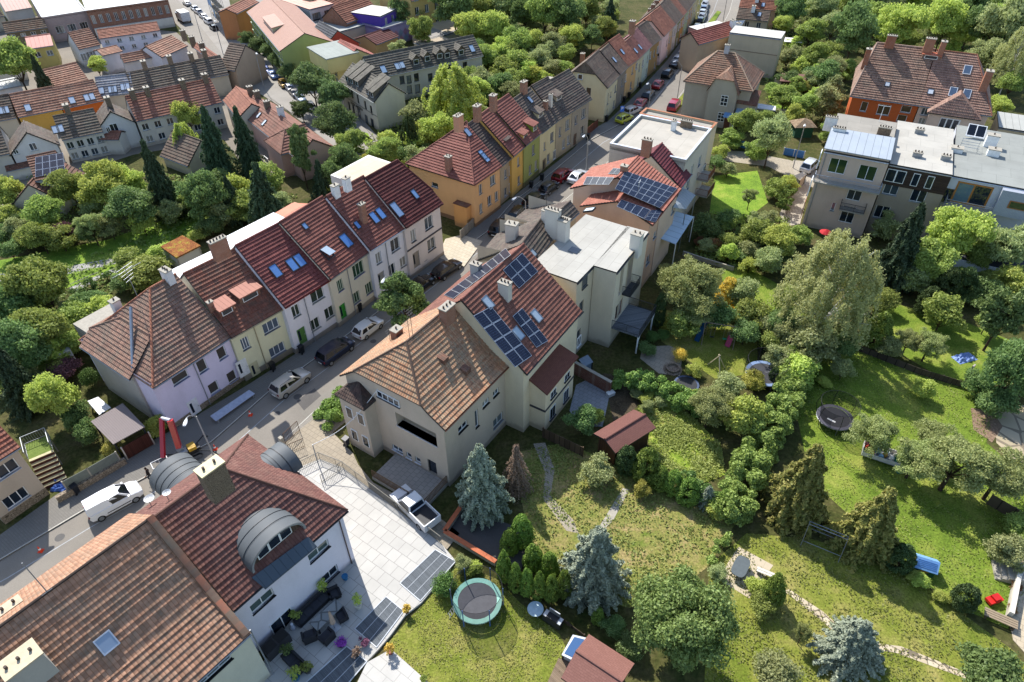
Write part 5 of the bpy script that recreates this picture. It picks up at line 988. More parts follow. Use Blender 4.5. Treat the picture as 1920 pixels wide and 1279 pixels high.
o3.win('f', [(1774, 366, 1.3, 1.9), (1806, 369, .6, .8)], nx=1, col='5a4a40', sill=None); o3.done(); mb = MB(); mb.box(5.6, o3.L, -.9, .0, 6.4, 9.7, shingle('a2a8b2', '969ca6')); mb.box(0.3, 5.4, -1.6, .0, 6.3, 6.5, CONC); bo = o3.ob(mb, 'oriel'); mb = MB(); mb.box(6.8, 9.6, -.95, -.9, 7.6, 8.6, plain('8a5a30')); mb.box(6.95, 9.45, -.965, -.94, 7.72, 8.48, glass('2c3a28')); mb.ob('window', bo)
mb = MB(); mb.box(.9, 4.8, -.03, .03, 6.6, 9.4, plain('a06a30')); mb.box(1.1, 2.7, -.05, -.02, 6.8, 9.2, glass('5a7078')); mb.box(2.9, 4.6, -.05, -.02, 6.8, 9.2, glass()); o3.ob(mb, 'window'); mb = MB(); rail(mb, (.4, -1.55, 6.5), (5.4, -1.55, 6.5), GREYM, 1.0, .16); rail(mb, (.4, -1.55, 6.5), (.4, 0, 6.5), GREYM, 1.0, .16); o3.ob(mb, 'railing')
for px in ((1818, 255), (1834, 258)):
    q = at(o3, px, 10.0); mb = MB(); mb.slab([(q.x-.6, q.y-.8, q.z+.3), (q.x+.6, q.y-.8, q.z+.3), (q.x+.6, q.y+.5, q.z+1.5), (q.x-.6, q.y+.5, q.z+1.5)], .12, WHITE); mb.face([(q.x-.5, q.y-.71, q.z+.385), (q.x+.5, q.y-.71, q.z+.385), (q.x+.5, q.y+.42, q.z+1.43), (q.x-.5, q.y+.42, q.z+1.43)], glass('12161e')); [mb.tube((q.x+s, q.y+.45, q.z-.2), (q.x+s, q.y+.45, q.z+1.35), .03, ALU, 5) for s in (-.5, .5)]; o3.ob(mb, 'solar_collector')
for px, hh in (((1854, 275), 1.6), ((1860, 292), .9), ((1792, 285), .6)): o3.chimney('F', (0, 0), 1.4, 1.0, hh, WHITE, 1, at=at(o3, px, 9.9))
mb = MB(); q = at(o3, (1815, 284), 10.0); [mb.tube((q.x+a, q.y+b, q.z), (q.x+a, q.y+b, q.z+.5+b*.8), .03, ALU, 5) for a in (-1, 1) for b in (0, .9)]; [mb.tube((q.x-1.1, q.y+b, q.z+.55+b*.8), (q.x+1.1, q.y+b, q.z+.55+b*.8), .03, ALU, 5) for b in (0, .3, .6, .9)]; o3.ob(mb, 'mounting_frame')
mb = MB(); q = P(1850, 405, 2.4); qq = o3.Mi @ q; mb.box(qq.x-4, qq.x+7, -6.5, -.2, 0, 2.4, WHITE); mb.box(qq.x-3.8, qq.x+6.8, -6.3, -.4, 2.41, 2.5, plain('2f3238', .9)); o3.ob(mb, 'garage_terrace')
# ---- big house in two colours with long tiled roof, upper right
T_Q = tile('8a6650', '9c765e', '785848', .42, .3); T_Q2 = tile('926a56', 'a47a64', '825e4e', .42, .25)
q1 = House('semi_detached_house', 'orange half of the large red-brown roofed house at the upper right', (1594, 180), (1724, 198), 7.0, (1645, 80), 43, wall='b0592f', roof=T_Q, RL=(1645, 80), HL=(1600, 130), gl=.4, cap=plain('a58a78', .9))
q1.win('f', [(1620, 200, 1.0, 1.6), (1657, 206, 1.9, 1.7), (1699, 205, 1.5, 1.1), (1691, 222, 1.4, 1.1)], nx=1, pane='4a3a2c'); q1.done(); q1.skylight('F', [(1664, 158)], .8, .8, 'b8bcc0'); q1.chimney('F', (1622, 118), .8, .8, 2.2, bricks('8a4a30', '9a5638'), 2); q1.chimney('B', (1670, 78), 1.4, .6, .9, bricks('8a4a30', '9a5638'), 4); q1.dormer('F', (1742, 110), 2.6, .9, 2, roof=DOR) if 0 else None
q2 = House('semi_detached_house', 'pale half of the large red-brown roofed house with a small hipped bay', (1724, 198), (1860, 218), 7.0, (1760, 94), 43, wall='c9b2a0', roof=T_Q2, RR=(1832, 99), gr=.4, cap=T_NO)
q2.win('f', [(1737, 210, 1.5, 1.2), (1731, 228, 1.4, 1.1), (1781, 226, 2.4, 1.9)], nx=3); q2.done(); q2.skylight('F', [(1814, 131), (1787, 172), (1813, 176)], 1.1, 1.5, '4a5a6e', 'c9ccd0'); q2.skylight('F', [(1745, 172)], .9, .9, 'c4c8cc'); q2.chimney('F', (1843, 165), 1.0, 1.1, 2.6, bricks('94573e', 'a06448'), 2); q2.chimney('F', (1761, 105), .8, .9, 2.2, bricks('9a5a40', 'a86a4c'), 2); q2.chimney('B', (1742, 86), 1.4, .7, 1.1, bricks('9a5a40', 'a86a4c'), 4)
q2.dormer('F', (1744, 112), 2.6, .8, 3, roof=seamed('b0684f', .6), wall=T_Q2)
u, z = q2.on('f', (1790, 210)); mb = MB(); mb.box(u-3.4, u+3.4, -.9, .4, 0, 6.6, q2.wall); by = q2.ob(mb, 'bay'); mb = MB(); c = [(u-3.8, -1.3, 6.6), (u+3.8, -1.3, 6.6)]; t = (u, 2.9, 11.2)
tiled(mb, [V3(c[0]), V3(c[1]), V3((u, .6, 9.4))], T_Q2, .42); mb.slab([V3(c[1]), V3((u+3.8, .3, 6.8)), V3((u, 3.2, 9.5)), V3((u, .6, 9.4))], .12, T_Q2); mb.slab([V3((u-3.8, .3, 6.8)), V3(c[0]), V3((u, .6, 9.4)), V3((u, 3.2, 9.5))], .12, T_Q2); mb.ob('roof', by)
mb = MB(); mb.box(u-1.6, u+1.2, -.96, -.9, 4.2, 6.0, WHITE); [mb.box(u-1.5+i*.9, u-.8+i*.9, -.975, -.95, 4.3, 5.9, glass()) for i in range(3)]; mb.ob('window', by)
s1 = House('shed', 'cream outbuilding with grey ribbed roof at the right edge', (1872, 240), (1990, 258), 4.4, None, D=7, wall='c9b89a', flat=seamed('a3a39c', 1.0), gl=.1, gr=0, ov=.2, cat='outbuilding', gut='8f8f8a'); s1.done()
# ---- house at the left edge
k1 = House('detached_house', 'tan house cut by the left edge with an arched window and stone base', (-60, 900), (38, 838), 6.4, (-40, 800), 38, wall='b3a492', roof=tile('9a5236', 'a86040', '8a4830', .36, .2), gr=.25, soc=(.9, STONEP), gut='9a9a98')
k1.win('f', [(30, 934, 1.9, 1.3)], nx=3, sill='aeb0b8'); k1.win('f', [(5, 885, 2.4, 1.3)], nx=3, sill='aeb0b8'); k1.done()
k2 = House('x', '', (36, 836), (-20, 705), 5.6, None, D=7, wall='a39a90', flat=flatroof('8a5a44'), root=k1, gl=0, gr=0, ov=.02) if 0 else None
# ---- hotel, upper middle
SHG = tile('5a544a', '6a6354', '4e483e', .5, .4)
t1 = House('hotel', 'cream hotel wing with lettered street front and plain gable behind the street trees', (635, 152), (701, 192), 5.3, (732, 158), 38, wall='cbc3b0', roof=SHG, gl=.1, gr=.15, course=.5, gut='d0ccbf')
t1.win('f', [(653, 170, .8, 1.7), (660, 176, .8, 1.7), (671, 186, .8, 1.7), (685, 198, .8, 1.7), (696, 207, .8, 1.7), (655, 200, .9, 1.9), (663, 206, .9, 1.9), (674, 213, .9, 2.0), (688, 226, .9, 2.0), (699, 233, .9, 2.0)], nx=1, col='4a4038', sill=None)
for px in ((651, 153), (660, 158), (670, 163), (690, 178), (698, 184)): t1.dormer('F', px, 1.2, 1.2, 24, wall=plain('6e6456'))
t1.done(); t1.win('r', [(733, 235, 1.6, 2.2)], nx=2) if 0 else None
mb = MB(); o, X, n, L = t1.face('f'); mb.box(o.x, o.x+L, o.y-.06, o.y, 2.55, 2.7, plain('8f8878')); t1.ob(mb, 'cornice')
fc = bpy.data.curves.new('lettering', 'FONT'); fc.body = 'HOTEL ANTTELU'; fc.size = .6; fc.extrude = .02; fc.align_x = 'CENTER'; fc.materials.append(plain('5a5448')); u, z = t1.on('f', (670, 203)); ft = bpy.data.objects.new('tmp', fc); COL.objects.link(ft); fm_ = bpy.data.meshes.new_from_object(ft.evaluated_get(bpy.context.evaluated_depsgraph_get())); bpy.data.objects.remove(ft); fo = bpy.data.objects.new('lettering', fm_); COL.objects.link(fo); fo.parent = t1.root; fo.location = (u, t1.ov-.06, 1.95); fo.rotation_euler = (rad(90), 0, 0)
t2 = House('hotel', 'long hotel wing with dark shingle roof, gabled dormers and courtyard windows', (700, 148), (906, 104), 5.3, (800, 83), 38, wall='c4bba8', roof=SHG, gr=.1, course=.5, gut='cfcabd')
t2.win('f', [(754, 150, 1.0, 1.5), (767, 149, 1.0, 1.5), (781, 145, 1.0, 1.5), (807, 145, 1.0, 1.5), (842, 130, 1.0, 1.6), (855, 127, 1.0, 1.6), (872, 124, 1.0, 1.6), (768, 168, 1.0, 1.6), (783, 166, 1.1, 1.6)], nx=1, col='6a5a48'); t2.skylight('F', [(719, 130)], 1.1, 1.6, '9ab0c4'); t2.skylight('F', [(746, 124), (753, 122)], 1.2, 1.4, 'a8b8c6')
for px in ((781, 122), (802, 116), (825, 111), (839, 110), (865, 104)): t2.dormer('F', px, 1.5, 1.2, wall=plain('5a4c3e'), gable=1)
t2.skylight('F', [(885, 91)], 1.0, 1.6, '9ab0c4'); t2.done()
# ---- facade row along the second street
def cross(nm, lab, A, B, he, D, wall, roof, R=None, rows=(), **kw):
    he *= .52; hs = House(nm, lab, A, B, he, R, kw.pop('pitch', 36), D=None if R else D, wall=wall, roof=roof, course=.5, **kw); L = hs.face('f')[3]
    for us, zs, w, h in rows: hs.wing('f', us, [z*.52 for z in zs], w, h*.62, col='d8d8d4')
    return hs
fr_ = lambda n: [(i+.5)/n for i in range(n)]
u1 = cross('apartment_house', 'olive green apartment house with red roof and arched windows on the second street', (463, 22), (524, 96), 12.5, 0, '8f9a60', seamed('a07a68', .8), R=(540, 30), rows=((fr_(14), (3.2, 6.6, 9.8), .9, 1.9),), pitch=25, gl=.1); u1.done()
mb = MB(); o, X, n, L = u1.face('f'); [mb.box(o.x, o.x+L, o.y-.15, o.y, z, z+.2, plain('a8b078')) for z in (1.0, 2.6, 4.2, 6.0)]; u1.ob(mb, 'cornice'); u1.dormer('F', (503, 50), 9, .9, 6, wall=plaster('b9b48c'), nwin=6)
u2 = cross('terraced_house', 'white house with dark slate-grey roof on the second street', (521, 66), (544, 84), 8.0, 0, 'c9c9cc', tile('3c4046', '464a50', '34383e', .5), R=(552, 40), rows=((fr_(6), (2.2, 5.6), .8, 1.6),)); u2.skylight('F', [(551, 66)]); u2.done()
u3 = cross('terraced_house', 'white house with salmon tiled roof on the second street', (544, 84), (573, 104), 8.0, 0, 'd0cec8', tile('a85a48', 'b0685a', '9c5444', .5), R=(578, 58), rows=((fr_(7), (2.0, 5.6), .8, 1.6),)); u3.done()
u4 = cross('terraced_house', 'brick-red house with dark grey roof on the second street', (567, 79), (600, 98), 8.8, 0, '9a4238', tile('3e4248', '484c54', '363a40', .5), R=(603, 42), rows=((fr_(3), (2.4, 5.8), 1.4, 1.7),)); u4.skylight('F', [(581, 70), (592, 76), (602, 82)], 1.0, 1.3, 'c4ccd4'); u4.done()
u5 = cross('corner_house', 'yellow house with red roof and grey flat dormer on the second street', (599, 112), (629, 131), 10.0, 0, 'c4b67c', tile('9a4a38', 'a45640', '8c4434', .5), R=(668, 91), rows=((fr_(4), (2.4, 5.6, 8.4), .9, 1.6),), pitch=30); u5.done(); mb = MB(); q = at(u5, (622, 95), 7.5); mb.box(q.x-4.3, q.x+4.3, q.y-3, q.y+3.4, 4.9, 7.5, plaster('c4b67c')); mb.box(q.x-4.5, q.x+4.5, q.y-3.2, q.y+3.6, 7.5, 7.7, flatroof('8f948c')); u5.ob(mb, 'dormer')
u6 = House('apartment_house', 'grey-white balcony block behind the slate-roofed houses', (580, 19), (625, 8), 6.5, None, D=14, wall='b9b9ba', flat=seamed('c4907c', 1.2), gl=0, gr=0, ov=.02); u6.wing('f', fr_(2), (2.2, 4.8), 2.2, 1.6, col='c9c9c9', rec=1.0); u6.done()
u7 = House('terraced_house', 'courtyard house with brown tiled roof and raw brick gable behind the purple annex', (650, 44), (712, 22), 5.0, None, D=8, pitch=36, wall=bricks('8a5a44', '9a6a50'), roof=T_NO, gl=.1, gr=.1, course=.5); u7.done()
u8 = House('terraced_house', 'tile-roofed rear building left of the raw brick gable', (612, 22), (668, -6), 4.6, None, D=9, pitch=36, wall='b09a78', roof=T_NO, course=.5); u8.done()
u9 = House('annex', 'purple flat-roofed annex with two windows and a roof terrace', (713, 32), (745, 17), 6.2, None, D=12, wall='5f4aa0', flat=flatroof('c4c0b8', 2), gl=0, gr=0, ov=.02, cat='building'); u9.wing('f', (.3, .68), (4.7,), 1.0, 1.6); u9.done()
u10 = House('annex', 'lilac annex with a faded diamond wall pattern and white terrace roof', (717, 58), (775, 40), 3.9, None, D=9, wall='9a8fb0', flat=flatroof('c9c4b8', 2), gl=0, gr=0, ov=.02, cat='building', par=.3); u10.done()
mb = MB(); L = u10.L
for i in range(6):
    for j in range(2): c = V3((L*(i+.7)/6.6, -.0, 1.0+1.3*j)); mb.face([c+V3((-.75, 0, 0)), c+V3((0, 0, -.9)), c+V3((.75, 0, 0)), c+V3((0, 0, .9))], plain(('a87a8a', '7a8aa0', '94708c')[(i+j) % 3]))
u10.ob(mb, 'painted_diamonds')
u11 = House('annex', 'low grey flat-roofed outbuilding behind the yellow corner house', (625, 64), (690, 46), 4.0, None, D=9, wall='b0a898', flat=flatroof('9a9c98', 2), gl=0, gr=0, ov=.02, cat='building'); u11.done()
u12 = House('terraced_house', 'low cream outbuilding with dark rusty roof beside the lilac annex', (706, 84), (748, 68), 2.8, None, D=7, pitch=20, wall='c9a878', roof=T_DRED, course=.5); u12.done()
u13 = House('apartment_house', 'tall yellow apartment house at the top edge behind the trees', (772, 2), (880, -28), 8.5, None, D=12, pitch=30, wall='b9a268', roof=T_NO, course=.5); u13.wing('f', fr_(6), (2.5, 6, 9), 1.2, 1.7); u13.done()
for i, (lb, A, B, c) in enumerate((('grey felt-roofed garages in the yard behind the hotel', (810, 75), (868, 57), '8f8a84'), ('beige felt-roofed garages beside the large hotel tree', (776, 80), (822, 98), 'a89a86'), ('low cream garages below the yellow apartment house', (780, 44), (838, 62), 'b5a68c'))):
    hs = House('garage', lb, A, B, 2.3, None, D=7, wall='b0a48c', flat=flatroof(c, 2), gl=0, gr=0, ov=.02, cat='garage'); hs.done()
# ---- dense old blocks, upper left
def long(lab, A, B, he, R=None, wall='b9ad98', roof=T_N, rows=(), pitch=38, sky=(), ch=(), name='terraced_house', **kw):
    he *= .66; hs = House(name, lab, A, B, he, R, pitch, wall=wall, roof=roof, course=.5, **kw)
    for us, zs, w, h in rows: hs.wing('f', us, [z*.66 for z in zs], w*.85, h*.75)
    hs.skylight('F', list(sky), 1.0, 1.4, 'b5c0cc')
    for c in ch: hs.chimney(c[0], c[1], .8, 1.0, 1.2, BRK2, 2)
    return hs.done()
DK = tile('6a5a4a', '7a6855', '5a4c3e', .5, .5); TC = tile('a06a4c', 'b07c5c', '945f44', .5, .25); RD = tile('96583f', 'a8684c', '8a5038', .5, .25)
long('long dark-roofed building on the old block next to the second street', (251, 174), (429, 139), 6.0, (315, 122), roof=DK, gr=.1, RR=.0 or None, ch=[('F', (320, 117)), ('F', (272, 127)), ('F', (360, 112)), ('F', (385, 106))])
long('pale slate-roofed section with three roof windows at the end of the long dark roof', (184, 182), (251, 174), 6.0, (205, 142), roof=tile('8a8a8c', '94949a', '7e7e82', .5), sky=[(190, 170), (208, 168), (214, 167), (231, 163), (238, 162)])
long('long orange-red roof with chimneys in the old block', (256, 228), (416, 192), 7.0, (320, 163), roof=RD, wall='c4bfb4', rows=((fr_(7), (1.8, 5.0), 1.3, 1.5),), ch=[('F', (250, 182)), ('F', (278, 177)), ('F', (344, 163)), ('F', (386, 152))])
long('dark-roofed house with white dormer gable in the old block', (116, 263), (193, 247), 6.2, (125, 213), roof=DK, wall='c9c6be', rows=((fr_(4), (1.6, 4.3), 1.2, 1.5),), sky=[(104, 243), (113, 241)], ch=[('F', (128, 210)), ('F', (205, 196))])
long('dark-roofed house at the left edge of the old block', (-40, 300), (18, 288), 6.2, (10, 232), roof=DK, wall='b9b4aa')
long('yellow house with orange tiles in the old block', (34, 220), (116, 204), 5.6, (65, 168), roof=TC, wall='c49a4c', sky=[(52, 202)])
long('orange house with brown tiles and roof windows in the old block', (116, 204), (193, 188), 5.6, (140, 156), roof=TC, wall='c0642c', sky=[(135, 188), (163, 183), (172, 181)])
long('brown-roofed end house at the far left of the old block', (-50, 235), (30, 221), 5.6, (5, 178), roof=T_N, wall='b9ad98', sky=[(4, 207), (11, 206)])
def gab(lab, A, B, he, D, wall='c9c7c4', roof=T_N, k='f', pitch=40, wins=(), **kw):
    he *= .66; hs = House(kw.pop('name', 'terraced_house'), lab, A, B, he, None, pitch, D=D, wall=wall, roof=roof, course=.5, **kw)
    hs.win('l', list(wins), nx=2) if wins else None
    return hs.done()
# gabled white rear wings: their gables look at the camera, so the roof runs away from it
gab('white rear wing with open gable loft and brown roof left of the solar roof house', (112, 272), None, 5.6, 7, roof=T_GRY, gl=.2, az=-32, L=5.5, wins=((30, 285, .7, .7), (62, 275, 1.0, 1.2)))
gab('white rear wing with brick side and small red windows beside the dark roof', (258, 231), None, 6.0, 6.5, roof=T_GRY, gl=.2, az=-32, L=5.5, wins=((214, 240, 1.2, 1.5), (203, 243, .6, .9)))
ts = House('detached_house', 'white cottage with three rows of solar panels on its lean-to roof', (66, 340), (122, 327), 5.0, (70, 290), 28, wall='c4c6cc', roof=T_BRN, course=.45, gr=.1); ts.pv('F', [(66, 295), (118, 286), (122, 322), (66, 332)], 4, 3, frame='aab4c4'); ts.wing('f', (.3, .7), (2.5,), 1.0, 1.3); ts.done()
gab('brown-tiled low cottage in front of the solar cottage', (70, 330), (22, 384), 3.2, 7, roof=T_BRN, wall='b5aa98')
gab('white flat garage beside the solar cottage', (12, 322), (64, 310), 3.0, 5, roof=T_BRN, wall='c9c6c0', pitch=8, name='garage', cat='garage')
gab('small brown-roofed cottage below the old block', (300, 292), (352, 312), 3.0, 7, roof=T_N, wall='b9ae98')
gab('terracotta-roofed courtyard cottage between the block rows', (104, 168), (168, 152), 3.6, 9, roof=TC, wall='c4b49a', pitch=30)
# corner house with big terracotta roof and pink gable
TKR = tile('8a5640', '9a644c', '80503c', .5, .25)
tk = House('corner_house', 'long terracotta-roofed building with chimneys and pink gable by the second street', None, (556, 297), 4.0, (512, 207), 34, az=142, L=23, wall='c4a092', roof=TKR, gr=.1, gl=.1, course=.5)
for px in ((470, 173), (483, 182), (502, 201)): tk.chimney('F', px, .7, .9, 1.0, BRK2, 2)
tk.chimney('F', (527, 213), .7, .9, 1.1, WHITE, 2); tk.skylight('F', [(485, 216), (495, 230)], .7, 1.2, 'c4ccd4'); tk.done()
tkw = House('x', '', (527, 290), None, 4.0, None, 34, D=6.5, L=6, az=52, RL=2.6, wall='c4a092', roof=TKR, root=tk, course=.5); tkw.win('l', [(500, 300, 1.6, 1.0)], nx=2); tkw.done()
long('brown roof row with chimneys along the upper bend of the second street', None, (428, 136), 5.6, (372, 82), az=142, L=20, roof=T_NO, wall='b59a88', pitch=36, ch=[('F', (345, 68)), ('F', (362, 80)), ('F', (380, 92))])
long('orange-tiled corner roof at the bend of the second street', (418, 188), (446, 222), 7.0, (446, 166), roof=tile('9a583a', 'a86848', '8a4e34', .5), wall='c4baa8', pitch=34)
long('brown-tiled street building behind the white courtyard block', (410, 128), (440, 133), 6.4, None, D=9, roof=T_N, wall='b09a84')
long('white courtyard block with salmon roof and small square windows', (186, 73), (300, 57), 8.4, (250, 47), roof=T_NO, wall='c9c9d0', pitch=18, rows=((fr_(5), (2, 4.6, 7), 1.1, 1.1),))
gab('white stair tower with tiled lean-to roof in the courtyard', (192, 105), (230, 96), 6.0, 5, wall='c9c9d0', roof=TC, pitch=15)
gab('low tile-roofed wing with white gable near the street chimneys', (304, 108), (352, 86), 5.4, 7, wall='cfcdd0', roof=TC, pitch=28)
long('orange-tiled roof of the courtyard house near the brown brick gable', (148, 93), (188, 84), 5.8, (135, 60), roof=TC, wall='c9c9c9', rows=((fr_(6), (3.2,), 1.3, 2.0),))
long('yellow house with salmon-pink sheet roof at the left', (52, 92), (100, 85), 7.2, None, D=8, roof=seamed('b8786a', .8), wall='b9a866', pitch=18, rows=((fr_(2), (5,), 1.4, 1.4),))
long('mossy brown-roofed house at the upper left with four small windows', (10, 62), (88, 51), 6.0, (38, 38), roof=tile('7a5a40', '8a684a', '6a4e3a', .5, .5), wall='6f6450', rows=((fr_(4), (4.6,), 1.2, .9),))
v1 = House('office_building', 'large modern block with white roof, grey-pink wing and brown brick wing', (163, 24), (316, 3), 5.6, None, D=26, wall=bricks('7a4c38', '8a5a44'), flat=flatroof('dedbd4', 3), gl=0, gr=0, ov=.02, par=.3, cat='building'); v1.wing('f', fr_(11), (4.0,), .8, 1.8, col='c9c4bc'); v1.done(); mb = MB(); mb.box(.2, v1.L-.2, -.5, 0, 0, 2.1, plaster('c9c4b8')); v1.ob(mb, 'ground_floor')
v2 = House('x', '', (80, 37), (163, 24), 5.2, None, D=24, wall='9a8a86', flat=flatroof('d9d5ce', 3), gl=0, gr=0, ov=.02, par=.3, root=v1); v2.wing('f', (.25, .31, .52, .58, .8, .86), (2.6,), 1.2, 1.5, col='d5d5d0'); v2.done()
gab('white barn-like building with pale red roof at the top left corner', (10, 22), (60, 14), 5.0, 12, roof=seamed('b0877a', .8), wall='c9c6c0', pitch=18)
gab('orange apartment house behind scaffolding at the top of the second street', (444, 26), (486, 4), 9.0, 5, roof=T_NO, wall='b0764c', pitch=20, name='apartment_house')
gab('grey-brown house at the top edge left of the second street', (-40, 40), (8, 30), 5.0, 9, roof=T_N, wall='b0a898')

long('brown-roofed house row behind the yellow house at the left of the old block', (-30, 128), (40, 116), 5.6, (8, 92), roof=TC, wall='c4baa8')
long('salmon-roofed back building between the white courtyard block and the long dark roof', (232, 118), (305, 104), 5.0, (262, 96), roof=TC, wall='c9c7c4')
gab('white round-topped garage block at the left edge of the old block', (-20, 172), (40, 160), 4.6, 6, roof=seamed('b4b2ac', .8), wall='cfcdca', pitch=10)
long('rust-roofed rear wing below the orange house of the old block', (172, 262), (222, 262), 4.2, (196, 246), roof=RD, wall='c4c0b8', pitch=25)
